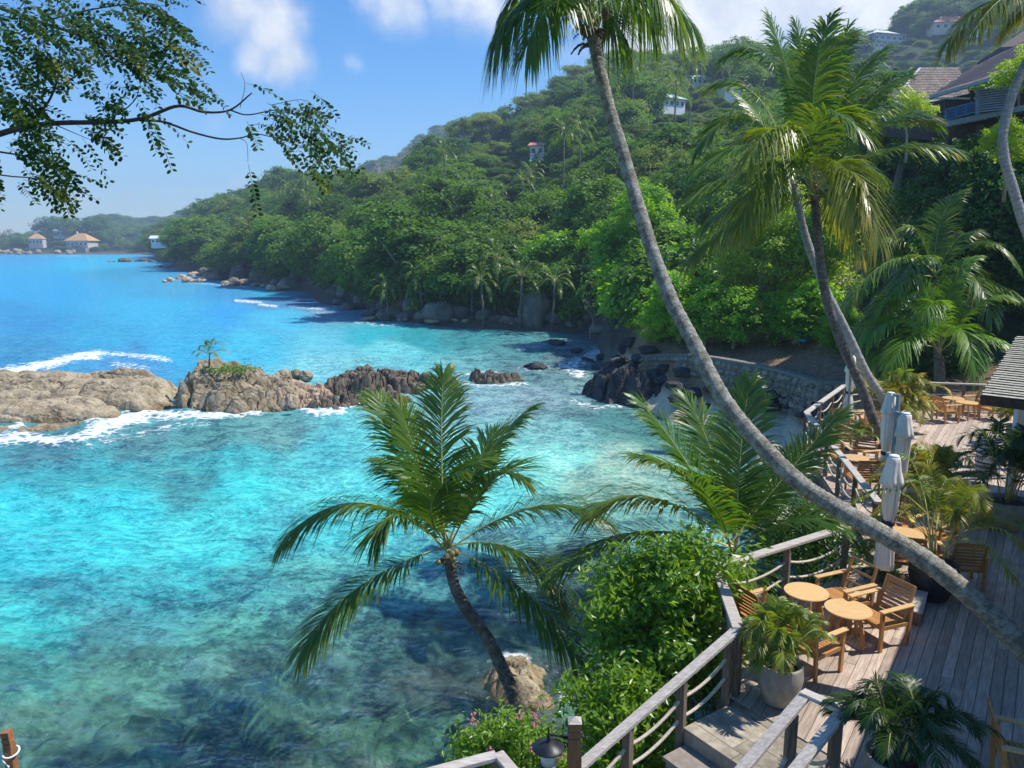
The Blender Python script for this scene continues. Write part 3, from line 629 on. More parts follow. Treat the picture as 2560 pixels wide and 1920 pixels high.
# left slab outcrop: low front slope, raised block at the back
lp = [(-36, 37.5), (-28, 36.6), (-24.5, 39.5), (-22.3, 43.5), (-21.4, 47.2), (-21.8, 52), (-25, 55.5), (-30, 56.5), (-36, 52), (-40, 46)]
def slab_slope(X, Y):
    a = np.interp(Y, [36, 39, 41, 44, 46.5, 47.5, 50, 54, 57], [.26, .4, .56, .8, .9, 1.28, 1.4, 1.05, .35])
    return a * np.interp(X, [-38, -31, -26, -22], [1.0, 1.05, 1.0, .72])
outcrop('rock_outcrop', lp, 1, M['granite'], 'broad pale granite slabs awash with surf at the left of the islet', slope=slab_slope, edge=1.4, steep=.7, blocks=((4.2, .2, 2.6, .62), (1.5, .28, 3.2, .24), (.5, .2, 2.0, .06)), seed=4, tilt=.85, crackw=.06)
mp = [(-21.2, 46.6), (-19.5, 45.0), (-16.5, 44.6), (-14.0, 45.8), (-13.0, 48.2), (-14.2, 51.4), (-17, 53.0), (-20.2, 52.6), (-21.8, 50.0)]
def block_slope(X, Y):
    a = np.interp(X, [-22, -21.0, -20.2, -17.6, -16.0, -14.6, -13], [1.8, 2.1, 2.05, 1.85, 1.25, .8, .4])
    return a * np.interp(Y, [44, 46, 47.4, 49, 53], [.4, .66, .95, 1.05, .8])
outcrop('rock_outcrop', mp, 1, M['granite'], 'tall cracked granite block with a small palm on top', slope=block_slope, edge=.75, steep=.5, blocks=((2.0, .9, 1.5, .62), (.9, .5, 1.4, .26), (.4, .4, 1.3, .08)), seed=14, res=.10)
bp = [(-15.2, 45.6), (-13.0, 45.4), (-11.4, 46.4), (-11.0, 49.5), (-12.2, 51.8), (-14.6, 51.6), (-15.6, 49)]
outcrop('rock_outcrop', bp, 1, M['granite_warm'], 'crumbling orange brown rock slope beside the tall block', slope=lambda X, Y: np.interp(X, [-15.6, -14, -11], [1.25, .8, .3]), edge=.9, blocks=((.8, .6, 1.3, .34), (.4, .2, 1.2, .16)), seed=24, res=.10)
dp = [(-13.6, 51.0), (-12.0, 50.6), (-9.8, 50.6), (-6.4, 51.2), (-3.6, 53.2), (-3.6, 55.4), (-6.5, 55.8), (-9.6, 56.2), (-12.2, 55.4)]
outcrop('rock_outcrop', dp, 1, M['brown_rock'], 'dark jagged rock ridge in the middle of the bay', slope=lambda X, Y: np.interp(X, [-13, -11, -9, -7, -4], [.4, .95, .9, .6, .4]), edge=.7, blocks=((.9, .2, 1.6, .55), (.4, .5, 1.3, .3)), seed=34, res=.09, rough=.25)
ep = [(-13.2, 46.0), (-10.8, 45.2), (-8.2, 46.8), (-6.2, 49.6), (-7.6, 51.2), (-10.2, 50.2), (-12.6, 48.6)]
outcrop('rock_outcrop', ep, .35, M['brown_rock'], 'low wave washed brown ledge in front of the dark ridge', edge=.9, blocks=((.8, .3, 1.5, .38), (.4, .4, 1.2, .2)), seed=44, res=.09, rough=.18)
fp = [(-3.0, 55.3), (-.4, 54.6), (1.2, 55.8), (.6, 57.3), (-1.8, 57.8), (-3.4, 57.0)]
outcrop('rock_outcrop', fp, .5, M['brown_rock'], 'small flat dark rock ringed with foam off the ridge tip', edge=.6, blocks=((.8, .1, 2.2, .35), (.4, .3, 1.3, .18)), seed=54, res=.09)
kp = [(4.0, 49.8), (6.0, 47.6), (9.0, 46.4), (12.4, 44.6), (15.0, 45.5), (14.5, 50), (12.5, 55), (10.0, 60), (7.4, 61), (6.6, 57), (4.8, 53)]
outcrop('rock_outcrop', kp, 1, M['basalt'], 'black wave worn rock shelf below the stone wall', slope=lambda X, Y: np.interp(X, [3.8, 5.5, 8, 10.5, 13, 15], [.4, 1.1, 1.5, 1.2, .8, .8]) * np.interp(Y, [46, 49, 55, 61], [1, 1.1, .8, .6]), edge=1.2, blocks=((1.6, .7, 1.8, .8), (.6, .5, 1.5, .40)), seed=64, rough=.35, res=.13)
hp = [(-.75, 15.2), (.2, 14.75), (1.0, 15.3), (1.05, 16.6), (.2, 17.1), (-.7, 16.6)]
outcrop('rock_outcrop', hp, .52, M['granite'], 'round wet boulder in the water behind the leaning palm trunk', edge=.8, steep=.5, blocks=((.5, .4, 1.2, .10),), seed=74, res=.05, rough=.08, crackd=.2, base=-.6)

# ------------------------------------------------------------------ boulders: shared meshes, one object each
def boulder_mesh(seed, mat, rough=.16, flat=.72, cut=3):
    import bmesh
    bm = bmesh.new(); bmesh.ops.create_icosphere(bm, subdivisions=4, radius=1); r = random.Random(seed)
    planes = [(Vector((r.gauss(0, 1), r.gauss(0, 1), r.gauss(.1, .8))).normalized(), r.uniform(.68, .9)) for _ in range(cut)]
    o = Vector((seed * 3.1, seed * 1.7, seed * .9))
    for v in bm.verts:
        p = v.co.copy()
        for n, d in planes:
            e = p.dot(n) - d
            if e > 0: p -= n * e * .88
        p *= 1 + rough * mnoise.fractal(p * 1.1 + o, 1.0, 2.0, 3) + .03 * mnoise.fractal(p * 5 + o, 1.0, 2.0, 3)
        p.z *= flat; v.co = p
    me = bpy.data.meshes.new('boulder'); bm.to_mesh(me); bm.free(); me.materials.append(mat)
    me.polygons.foreach_set('use_smooth', [True] * len(me.polygons)); return me
BG = [boulder_mesh(k, M['granite_grey_shade']) for k in range(6)]; BW = [boulder_mesh(20 + k, M['granite_warm'], .14, .66) for k in range(4)]  # boulder granite as a shade-dark grey copy and a sunlit warm copy
BK = [boulder_mesh(40 + k, M['basalt'], .3, .7, 5) for k in range(4)]; BP = [boulder_mesh(60 + k, M['granite'], .12, .75) for k in range(3)]
def boulder(meshes, pos, size, label, group, rs, sq=1.0, sink=.3):
    me = meshes[rs.randrange(len(meshes))]
    o = link('boulder', me, label=label, cat='boulder', group=group)
    o.location = (pos[0], pos[1], pos[2] + size * (.72 - sink) * sq * .6); o.rotation_euler = (rs.uniform(-.25, .25), rs.uniform(-.25, .25), rs.uniform(0, 6.28))
    o.scale = (size * rs.uniform(.85, 1.25), size * rs.uniform(.8, 1.15), size * sq * rs.uniform(.85, 1.2)); return o
def px_boulder(meshes, x, y, wpx, label, group, rs, sq=1.0, z=0.0):
    r_ = ray(x, y); ds = np.linspace(10, 900, 3600); gz_ = np.maximum(ground_np(r_.x * ds, r_.y * ds), z); hit = np.nonzero(r_.z * ds + CAMH < gz_)[0]; d = float(ds[hit[0]]) if len(hit) else -CAMH / r_.z; p = Vector((r_.x * d, r_.y * d, max(z, ground(r_.x * d, r_.y * d))))
    return boulder(meshes, p, wpx / 2 / FPX * d, label, group, rs, sq)
rs = random.Random(5)
BIG = [(515, 690, 34), (565, 688, 48), (608, 690, 54), (655, 690, 50), (705, 690, 44), (740, 700, 40), (775, 688, 36), (540, 700, 40), (640, 705, 36), (690, 712, 30), (730, 715, 50), (790, 705, 40), (815, 715, 38), (850, 722, 40), (880, 720, 36), (905, 735, 50), (865, 738, 44), (930, 750, 46), (600, 705, 50), (585, 715, 36), (665, 675, 34), (835, 735, 34)]
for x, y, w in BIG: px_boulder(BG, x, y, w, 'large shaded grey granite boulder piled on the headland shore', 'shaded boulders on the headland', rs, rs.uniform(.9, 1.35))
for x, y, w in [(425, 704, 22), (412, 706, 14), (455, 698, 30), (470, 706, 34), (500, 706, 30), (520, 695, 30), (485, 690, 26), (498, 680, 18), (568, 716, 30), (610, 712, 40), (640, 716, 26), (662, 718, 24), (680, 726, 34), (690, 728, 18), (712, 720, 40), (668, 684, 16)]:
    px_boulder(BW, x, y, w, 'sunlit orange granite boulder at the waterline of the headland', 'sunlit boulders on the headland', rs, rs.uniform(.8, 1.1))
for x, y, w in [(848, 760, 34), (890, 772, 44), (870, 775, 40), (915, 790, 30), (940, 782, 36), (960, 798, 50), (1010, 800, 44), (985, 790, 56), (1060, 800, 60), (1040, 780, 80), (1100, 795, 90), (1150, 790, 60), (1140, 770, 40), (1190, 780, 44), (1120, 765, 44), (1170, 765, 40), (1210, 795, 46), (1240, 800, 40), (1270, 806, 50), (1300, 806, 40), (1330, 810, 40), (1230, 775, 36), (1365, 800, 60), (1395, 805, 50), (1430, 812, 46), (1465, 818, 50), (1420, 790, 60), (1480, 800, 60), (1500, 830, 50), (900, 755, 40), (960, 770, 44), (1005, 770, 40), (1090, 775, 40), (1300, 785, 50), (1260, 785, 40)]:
    px_boulder(BG, x, y, w * .9, 'shade darkened grey brown boulder on the inner bay shore', 'boulders along the inner bay', rs, rs.uniform(.7, 1.1))
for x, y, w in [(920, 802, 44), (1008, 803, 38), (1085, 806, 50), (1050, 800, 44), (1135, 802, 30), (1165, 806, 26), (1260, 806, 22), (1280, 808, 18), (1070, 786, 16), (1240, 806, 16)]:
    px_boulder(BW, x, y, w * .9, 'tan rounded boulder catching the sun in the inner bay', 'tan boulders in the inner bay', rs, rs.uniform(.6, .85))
px_boulder([boulder_mesh(95, M["granite_grey_shade"], .1, .8, 9)], 1340, 802, 100, "huge square shaded boulder under the palms of the inner bay", None, rs, 1.6)
for x, y, w in [(275, 655, 10), (285, 655, 8), (313, 655, 30), (340, 654, 12), (360, 654, 22), (378, 655, 16), (408, 652, 32), (402, 668, 14), (418, 670, 16), (435, 668, 24), (470, 660, 26), (500, 662, 20), (530, 662, 20), (560, 668, 24), (440, 655, 20)]:
    px_boulder(BG, x, y, w, 'brown rock breaking the surface off the headland tip', 'rocks off the headland tip', rs, rs.uniform(.6, .9))
for k in range(26):
    px_boulder(BP, rs.uniform(0, 100) if k < 18 else rs.uniform(140, 190), rs.uniform(628, 636), rs.uniform(8, 18), 'pale rock heaped along the far point', 'pale rocks on the far point', rs, rs.uniform(.8, 1.2), z=.3)
for x, y, w, s in [(712, 945, 34, 1.1), (738, 942, 32, 1.1), (765, 945, 34, 1.0), (700, 962, 34, .9), (735, 985, 26, .8), (730, 1020, 22, .7)]:
    px_boulder(BP, x, y, w * 1.05, 'round pale boulder in the cluster between block and dark ridge', 'round boulders on the islet', rs, s, z=.35)
for x, y, w, s in [(325, 1016, 28, 1.1), (345, 1022, 26, 1.0), (360, 1008, 30, 1.0), (8, 944, 40, 1.0)]:
    px_boulder(BP, x, y, w, 'small loose boulder wedged beside the granite slabs', 'loose boulders on the slabs', rs, s, z=.25)
for x, y, w in [(1470, 905, 34), (1500, 895, 26), (1520, 915, 30), (1490, 925, 26), (1540, 900, 36), (1440, 880, 40), (1395, 860, 36), (1380, 855, 20), (1345, 920, 40), (1320, 918, 20), (1580, 860, 50), (1620, 880, 44), (1560, 880, 36), (1700, 1010, 60), (1740, 990, 50), (1760, 1020, 46), (1650, 960, 50), (1690, 975, 50), (1600, 900, 50), (1660, 930, 44), (1710, 940, 50), (1780, 985, 44), (1810, 1000, 40)]:
    px_boulder(BK, x, y, w, 'black volcanic rock scattered along the right shore', 'black rocks along the right shore', rs, rs.uniform(.5, .8), z=.1)
for k in range(46):
    x = rs.uniform(1820, 2060); y = 945 + (x - 1820) * .12 + rs.uniform(20, 75)
    px_boulder(BK, x, y, rs.uniform(14, 40), 'dark boulder strewn on the small beach below the wall', 'dark boulders on the small beach', rs, rs.uniform(.55, .9), z=max(.2, min(1.2, (1060 - y) / 60)))

# ------------------------------------------------------------------ vegetation builders
def unit(a): return a / (np.linalg.norm(a, axis=-1, keepdims=True) + 1e-9)
def leaf_cloud(C, N, size, rng, asp=.5, tint=None, fold=.18):
    """pointed leaf faces at C facing N; two faces folded along the midrib"""
    n = len(C); t = unit(np.cross(N, rng.normal(size=(n, 3)))); b = np.cross(N, t)
    L = (size * rng.uniform(.7, 1.3, n))[:, None]
    p0 = C - t * L * .5; p2 = C + t * L * .5; mid = C + t * L * .05
    p1 = mid + b * L * asp * .5 + N * L * fold * .5; p3 = mid - b * L * asp * .5 + N * L * fold * .5
    V = np.stack([p0, p1, p2, p3], 1).reshape(-1, 3); k = np.arange(n)[:, None] * 4
    F = np.concatenate([k + np.array([[0, 1, 2]]), k + np.array([[0, 2, 3]])])
    T = np.repeat(tint if tint is not None else rng.uniform(0, 1, n), 4)
    return V, F, T
def crown_mesh(name, mat, seed, R_=4.5, H=7.0, z0=2.5, lobes=12, n=3200, leaf=.55, asp=.55, lobe_r=(.30, .50), flat=.75, up=.35, layered=0.0, inner=.12, clumps=11, csize=.16):
    """lobes of foliage, each made of many leaf clumps, so light and dark tufts and gaps show"""
    rng = np.random.default_rng(seed)
    d = unit(rng.normal(size=(lobes, 3))); d[:, 2] = d[:, 2] * .9 + .08
    rad = rng.uniform(.40, .88, lobes)[:, None]
    lc = d * rad * np.array([R_, R_, H / 2]) * .86 + np.array([0, 0, z0 + H / 2]); lr = rng.uniform(*lobe_r, lobes) * R_
    w = lr ** 2; nc = lobes * clumps; ci_l = rng.choice(lobes, nc, p=w / w.sum())
    dr = unit(rng.normal(size=(nc, 3)) + np.array([0, 0, up]))
    rr = lr[ci_l] * np.where(rng.random(nc) < inner, rng.uniform(.3, .8, nc), rng.uniform(.80, 1.12, nc))
    cc = lc[ci_l] + dr * rr[:, None] * np.array([1, 1, flat])
    if layered > 0:
        step = R_ * .30; wv = .6 * np.sin(cc[:, 0] * .8) + .5 * np.sin(cc[:, 1] * .9 + 1); q = np.round((cc[:, 2] + wv) / step) * step - wv
        cc[:, 2] = cc[:, 2] * (1 - layered) + q * layered
    cs = R_ * csize * rng.uniform(.6, 1.35, nc); li = rng.choice(nc, n, p=cs ** 2 / (cs ** 2).sum())
    off = rng.normal(size=(n, 3)) * np.array([.62, .62, .30]); off[:, 2] -= .22 * (off[:, 0] ** 2 + off[:, 1] ** 2)
    C = cc[li] + off * cs[li][:, None]
    N = unit(dr[li] * .45 + rng.normal(size=(n, 3)) * .38 + off * .35 + np.array([0, 0, .85]))
    lt = rng.uniform(0, 1, lobes); ct = rng.uniform(0, 1, nc)
    tint = np.clip(.35 * lt[ci_l][li] + .40 * ct[li] + .25 * rng.uniform(0, 1, n), 0, 1)
    V, F, T = leaf_cloud(C, N, leaf, rng, asp, tint)
    me = np_mesh(name, V, F, [mat], False, {'tint': T}); return me, lc, lr
def trunk_mesh(name, mat, lc, seed, base_r=.28, fork=.35, k=7, extra=0):
    rng = random.Random(seed); mb = MB(); top = max(c[2] for c in lc); fz = min(c[2] for c in lc) * .75 + .5
    fz = max(fz, top * fork * .6)
    lean = Vector((rng.uniform(-.4, .4), rng.uniform(-.4, .4), 0)); f = Vector((0, 0, fz)) + lean
    mb.tube([(0, 0, -1.2), (0, 0, 0), lean * .4 + Vector((0, 0, fz * .5)), f], [base_r * 1.35, base_r * 1.1, base_r * .95, base_r * .85], k)
    for c in lc:
        c = Vector(c); mid = f.lerp(c, .5) + Vector((rng.uniform(-.4, .4), rng.uniform(-.4, .4), rng.uniform(-.2, .5)))
        mb.tube([f - Vector((0, 0, .3)), mid, c], [base_r * .5, base_r * .32, base_r * .12], 5)
    return mb.mesh(name, mat, True)
def albizia_mesh(seed, mat, R_=8, H=12):
    """flat layered umbrella crown on spreading pale limbs"""
    rng = np.random.default_rng(seed); pr = random.Random(seed); tr = MB(); Cs = []; Ts = []
    f = Vector((pr.uniform(-.5, .5), pr.uniform(-.5, .5), H * .38)); tr.tube([(0, 0, -1.5), (0, 0, H * .2), f], [.5, .4, .32], 8)
    nb = 9
    for k in range(nb):
        a = 2 * math.pi * k / nb + pr.uniform(-.3, .3); rr = R_ * pr.uniform(.25, .95); z = H * (1 - .22 * (rr / R_) ** 2) * pr.uniform(.86, 1.0)
        e = Vector((math.cos(a) * rr, math.sin(a) * rr, z)); m = f.lerp(e, .5) + Vector((0, 0, -H * .06))
        tr.tube([f, m, e - Vector((0, 0, .3))], [.2, .13, .05], 5)
        for j in range(5):
            c = np.array(e) + np.array([pr.gauss(0, R_ * .17), pr.gauss(0, R_ * .17), pr.gauss(0, .35)])
            tr.tube([m, Vector(c) - Vector((0, 0, .25))], [.07, .025], 4)
            n = 120; q = rng.normal(size=(n, 3)) * np.array([R_ * .13, R_ * .13, .28]); Cs.append(c + q); Ts.append(np.clip(rng.normal(.5, .25, n), 0, 1))
    C = np.concatenate(Cs); N = unit(rng.normal(size=C.shape) * .4 + np.array([0, 0, 1.0]))
    V, F, T = leaf_cloud(C, N, .62, rng, .55, np.concatenate(Ts))
    return np_mesh('albizia_crown', V, F, [mat], False, {'tint': T}), tr.mesh('albizia_trunk', M['bark_pale'], True)

def frond_arrays(B, Mid, T, n=54, Lmax=.75, w=.038, droop=.45, seed=0, seg=3, rach=.020, side_hint=None, yel=0.0, prof='coco', stub=.14):
    """one pinnate leaf along the curve B-Mid-T; returns verts, faces, tint, yel, material index"""
    rng = np.random.default_rng(seed); B, Mid, T = (np.array(p, float) for p in (B, Mid, T)); Cp = 2 * Mid - .5 * (B + T)
    cur = lambda t: ((1 - t) ** 2)[:, None] * B + (2 * t * (1 - t))[:, None] * Cp + (t ** 2)[:, None] * T
    der = lambda t: unit((2 * (1 - t))[:, None] * (Cp - B) + (2 * t)[:, None] * (T - Cp))
    up = np.array([0, 0, 1.0])
    def frame(t):
        tg = der(t); sd = np.cross(tg, up); ln = np.linalg.norm(sd, axis=1, keepdims=True)
        h = np.array(side_hint if side_hint is not None else (1.0, 0, 0)); h = h / np.linalg.norm(h)
        alt = unit(h - tg * (tg @ h)[:, None]); k = np.clip(ln / .45, 0, 1)
        sgn = np.sign((sd * alt).sum(1, keepdims=True)); sgn[sgn == 0] = 1
        sd = unit(unit(sd) * k + alt * sgn * (1 - k)); return tg, sd, unit(np.cross(sd, tg))
    Vs, Fs, Ti, Ye, Mi = [], [], [], [], []; off = 0
    # rib
    tr = np.linspace(0, 1, 13); P = cur(tr); tg, sd, nm = frame(tr); rr = rach * (1 - .85 * tr)
    k = 4; ring = np.stack([P + sd * rr[:, None] * 1.3, P + nm * rr[:, None], P - sd * rr[:, None] * 1.3, P - nm * rr[:, None]], 1).reshape(-1, 3)
    i = np.arange(12)[:, None] * k + np.arange(k)[None, :]; j = np.arange(12)[:, None] * k + (np.arange(k)[None, :] + 1) % k
    f = np.stack([i, j, j + k, i + k], -1).reshape(-1, 4); Vs.append(ring); Fs.append(f); Ti.append(np.full(len(ring), .5)); Ye.append(np.zeros(len(ring))); Mi.append(np.ones(len(f), int)); off = len(ring)
    for sg in (-1, 1):
        t = np.linspace(stub, .995, n) + rng.uniform(-.3, .3, n) / n; t = np.clip(t, stub, .999)
        P0 = cur(t); tg, sd, nm = frame(t)
        u = (t - stub) / (1 - stub)
        L = Lmax * (np.sin(np.pi * (.20 + .66 * u)) ** .8) * rng.uniform(.88, 1.08, n) * np.where(u < .06, .6, 1)
        fa = np.radians(np.interp(u, [0, .3, .8, 1], [28, 40, 55, 74]) + rng.normal(0, 5, n))
        d = sd * sg * np.cos(fa)[:, None] + tg * np.sin(fa)[:, None] + nm * (.28 * (1 - u) + .05)[:, None] + rng.normal(0, .05, (n, 3)); d = unit(d)
        dr = droop * rng.uniform(.6, 1.4, n)
        pts = []
        for q in range(seg + 1):
            x = q / seg; pts.append(P0 + d * (L * x)[:, None] * (1 - .12 * x * x) + np.array([0, 0, -1.0]) * (L * dr * x ** 2)[:, None])
        wd = w * np.array([.55, 1.0, .8, .08] if seg == 3 else ([.6, 1.0, .08] if seg == 2 else [.9, .1]))
        wv = unit(tg - d * (tg * d).sum(1, keepdims=True)); wv = unit(wv * .9 + nm * .42 * 1)
        V = np.stack([np.stack([pts[q] - wv * wd[q] * .5, pts[q] + wv * wd[q] * .5], 1) for q in range(seg + 1)], 1).reshape(-1, 3)
        m = 2 * (seg + 1); b = np.arange(n)[:, None] * m + off
        f = np.concatenate([b + np.array([[2 * q, 2 * q + 1, 2 * q + 3, 2 * q + 2]]) for q in range(seg)])
        tn = np.clip(rng.normal(.5, .2, n), 0, 1); ye = np.clip(yel * (.4 + .8 * u) + (rng.random(n) < .05) * .5 * (yel > 0), 0, 1)
        edge = np.tile(np.repeat(np.linspace(0, 1, seg + 1) ** 2, 2), n)
        Vs.append(V); Fs.append(f); Ti.append(np.repeat(tn, m)); Ye.append(np.clip(np.repeat(ye, m) * (.5 + .8 * edge), 0, 1)); Mi.append(np.zeros(len(f), int)); off += len(V)
    return np.concatenate(Vs), np.concatenate(Fs), np.concatenate(Ti), np.concatenate(Ye), np.concatenate(Mi)
def frond_obj(B, Mid, T, parent, mat=None, origin=(0, 0, 0), **kw):
    V, F, ti, ye, mi = frond_arrays(B, Mid, T, **kw); V = V - np.array(origin)
    me = np_mesh('frond', V, F, [mat or M['frond'], M['rachis']], False, {'tint': ti, 'yel': ye}, mi)
    return link('frond', me, parent)
def palm_trunk(pts, r0, r1, mat, parent, origin, ring=.10, k=16, name='trunk', bulge=1.6):
    pts = [np.array(p, float) for p in pts]; L = sum(np.linalg.norm(a - b) for a, b in zip(pts[:-1], pts[1:])); nr = max(12, int(L / ring))
    P = catmull(pts, nr * 2 + 1); rr = []; al = []
    for i in range(len(P)):
        u = i / (len(P) - 1); r = r0 + (r1 - r0) * u ** .8; r *= 1 + (bulge - 1) * math.exp(-u * L / .5)
        r *= 1.028 if i % 2 == 0 else .975; r *= 1 + .045 * math.sin(i * 1.7) * math.sin(i * .31) + .03 * math.sin(i * .23); rr.append(r); al.append(u * L)
    mb = MB(); mb.tube([Vector(p) - Vector(origin) for p in P], rr, k); me = mb.mesh(name, mat, True)
    a = me.attributes.new('along', 'FLOAT', 'POINT'); a.data.foreach_set('value', np.repeat(np.array(al, np.float32), k)); return link(name, me, parent)
def palm_head(parent, c, axis, origin, rs, sheaths=7, nuts=0, size=1.0):
    """brown fibrous sheaths under the crown, a few nuts"""
    for k in range(sheaths):
        a = 2 * math.pi * k / sheaths + rs.uniform(-.3, .3); d = Vector((math.cos(a), math.sin(a), rs.uniform(-.5, .7))).normalized()
        b = Vector(c) + d * .07 * size - Vector((0, 0, rs.uniform(.0, .25) * size)); l = rs.uniform(.16, .36) * size; mb = MB(); p = b; dd = (d + Vector((0, 0, .5))).normalized(); w_ = rs.uniform(.07, .12) * size
        for q in range(4):
            n_ = p + dd * l / 4; mb.bar(p - Vector(origin), n_ + dd * .01 - Vector(origin), w_ * (1 - .2 * q), .022 * size * (1 - .15 * q), up=(d.x * .3, d.y * .3, 1)); p = n_; dd = (dd + Vector((rs.uniform(-.15, .15), rs.uniform(-.15, .15), -.55))).normalized()
        mb.build('leaf_sheath', M['husk'], parent)
    for k in range(nuts):
        a = rs.uniform(0, 6.28); p = Vector(c) + Vector((math.cos(a) * .24 * size, math.sin(a) * .24 * size, rs.uniform(-.05, .3) * size))
        mb = MB(); r = rs.uniform(.035, .075) * size; mb.lathe([(r * .1, -r * 1.2), (r * .7, -r * .8), (r, 0), (r * .75, r * .8), (r * .1, r * 1.2)], 8, c=p - Vector(origin)); mb.build('coconut', M['coconut'], parent, True)
def hero_palm(label, trunk_px, r0, r1, fronds, mat='palm_bark', leafmat='frond', Lmax=.75, n=56, base_extra=None, seed=1, droop=.45, nuts=6, sheaths=9, yels=None, w=.04, group=None, name='coconut_palm'):
    """trunk through picture points with depth; fronds given by mid and tip points"""
    pts = [at(*p) for p in trunk_px]
    if base_extra: pts = [Vector(b) for b in base_extra] + pts
    base = pts[0]; root = empty(name, base, label=label, cat='palm', group=group); o = tuple(base); rs_ = random.Random(seed)
    palm_trunk(pts, r0, r1, M[mat], root, o)
    c = pts[-1]; ax = (pts[-1] - pts[-2]).normalized(); palm_head(root, c, ax, o, rs_, sheaths, nuts)
    cd = trunk_px[-1][2]
    for k, fr in enumerate(fronds):
        (mx, my, md), (tx, ty, td) = fr[:2]; ye = fr[2] if len(fr) > 2 else rs_.uniform(0, .12)
        bb = c + ax * .15 + Vector((rs_.uniform(-.06, .06), rs_.uniform(-.06, .06), rs_.uniform(-.05, .15)))
        frond_obj(bb, at(mx, my, cd + md), at(tx, ty, cd + td), root, M[leafmat], o, n=n, Lmax=Lmax * rs_.uniform(.92, 1.06), w=w, droop=droop * rs_.uniform(.7, 1.25), seed=seed * 100 + k, yel=ye)
    return root
def crown_of_fronds(seed, L=3.2, nf=17, n=22, Lmax=.75, seg=2, droop=.5, mat='frond', w=.09, up=.6, yel=.05, elev=(-.5, 1.25)):
    """a whole palm crown as one mesh, for palms too far off to tell fronds apart"""
    rs_ = random.Random(seed); Vs, Fs, T, Y, Mi = [], [], [], [], []; off = 0
    for k in range(nf):
        a = k * 2.399 + rs_.uniform(-.2, .2); el = elev[0] + (elev[1] - elev[0]) * (k / nf) + rs_.uniform(-.12, .12); l = L * rs_.uniform(.85, 1.1)
        d = Vector((math.cos(a) * math.cos(el), math.sin(a) * math.cos(el), math.sin(el)))
        mid = d * l * .55 + Vector((0, 0, .06 * l)); tip = d * l * .92 + Vector((0, 0, -.30 * l * (1.1 - .5 * max(0, math.sin(el)))))
        v, f, t, y, m = frond_arrays((0, 0, 0), mid, tip, n=n, Lmax=Lmax, w=w, droop=droop, seed=seed * 50 + k, seg=seg, rach=.03, yel=yel * rs_.uniform(0, 2))
        Vs.append(v); Fs.append(f + off); T.append(t); Y.append(y); Mi.append(m); off += len(v)
    return np_mesh('palm_crown', np.concatenate(Vs), np.concatenate(Fs), [M[mat], M['rachis']], False, {'tint': np.concatenate(T), 'yel': np.concatenate(Y)}, np.concatenate(Mi))

# ------------------------------------------------------------------ forest on the headland and the hill
KINDS = []
for k in range(5):
    me, lc, lr = crown_mesh('broadleaf_crown', M['forest'], 100 + k, R_=4.6, H=9.2, z0=.2, lobes=17, n=9500, leaf=.44, flat=.72, layered=.6 if k % 2 else 0.15); KINDS.append((me, trunk_mesh('broadleaf_trunk', M['bark_grey'], lc, k)))
for k in range(2):
    me, lc, lr = crown_mesh('broadleaf_crown', M['forest_pale'], 120 + k, R_=4.4, H=8.8, z0=.4, lobes=18, n=9000, leaf=.38, flat=.8); KINDS.append((me, trunk_mesh('broadleaf_trunk', M['bark_grey'], lc, 30 + k)))
for k in range(2):
    me, lc, lr = crown_mesh('broadleaf_crown', M['lime'], 130 + k, R_=4.2, H=7.6, z0=.4, lobes=15, n=9000, leaf=.42, flat=.7); KINDS.append((me, trunk_mesh('broadleaf_trunk', M['bark_grey'], lc, 40 + k)))
ALB = [albizia_mesh(140 + k, M['forest_pale']) for k in range(3)]
PALMS = [crown_of_fronds(150 + k, L=3.4) for k in range(3)]
_ptr = MB(); _ptr.tube([(0, 0, -1), (.1, 0, 2), (.3, .1, 4.5), (.35, .15, 7.0)], [.22, .16, .14, .12], 7); PTRUNK = _ptr.mesh('palm_trunk', M['palm_dark'], True)

def make_tree(name, crown_me, trunk_me, loc, sc, rz, label, group, cat='tree', crown_off=None, sz=None):
    e = empty(name, loc, rz, label=label, cat=cat, group=group); e.scale = (sc, sc, sz or sc)
    t = link('trunk', trunk_me, e); c = link('crown', crown_me, e)
    if crown_off: c.location = crown_off
    return e
trs = random.Random(77); spots = []; far_pts = []
cell = {}
def far_enough(x, y, r):
    gx, gy = int(x // 12), int(y // 12)
    for i in (-1, 0, 1):
        for j in (-1, 0, 1):
            for (a, b, q) in cell.get((gx + i, gy + j), ()):
                if (a - x) ** 2 + (b - y) ** 2 < (.5 * (r + q)) ** 2: return False
    cell.setdefault((gx, gy), []).append((x, y, r)); return True
cand = []
for _ in range(42000):
    s = trs.uniform(-.47, .80); y = math.exp(trs.uniform(math.log(52), math.log(640))); cand.append((s * y, y))
cand = np.array(cand); gz = ground_np(cand[:, 0], cand[:, 1]); order = np.argsort(cand[:, 1])
HOUSE_SPOTS = [(1685, 290, 300, 16), (1755, 220, 355, 16), (1262, 380, 250, 14), (2218, 126, 450, 30), (2065, 155, 440, 20), (2380, 90, 480, 26), (2395, 114, 440, 18), (1342, 402, 235, 10), (405, 611, 452, 16), (585, 560, 330, 9), (1838, 255, 300, 10), (2452, 88, 490, 14)]
HS = [(at(x, y, (ground_hit(x, y, 120, 620) or d) if x > 1200 else d), r) for x, y, d, r in HOUSE_SPOTS]
ALBS = [(1600, 128, 352, 0, 1.35), (1555, 150, 345, 1, 1.2), (1665, 138, 360, 2, 1.3), (1515, 172, 336, 2, 1.1), (1462, 190, 328, 0, 1.3), (1412, 214, 320, 1, 1.2), (1365, 246, 312, 2, 1.1), (1490, 222, 305, 1, 1.2), (1165, 298, 285, 0, .95), (1214, 283, 288, 1, 1.0), (1330, 262, 300, 0, 1.0)]
AS = [at(a[0], a[1], a[2]) for a in ALBS]
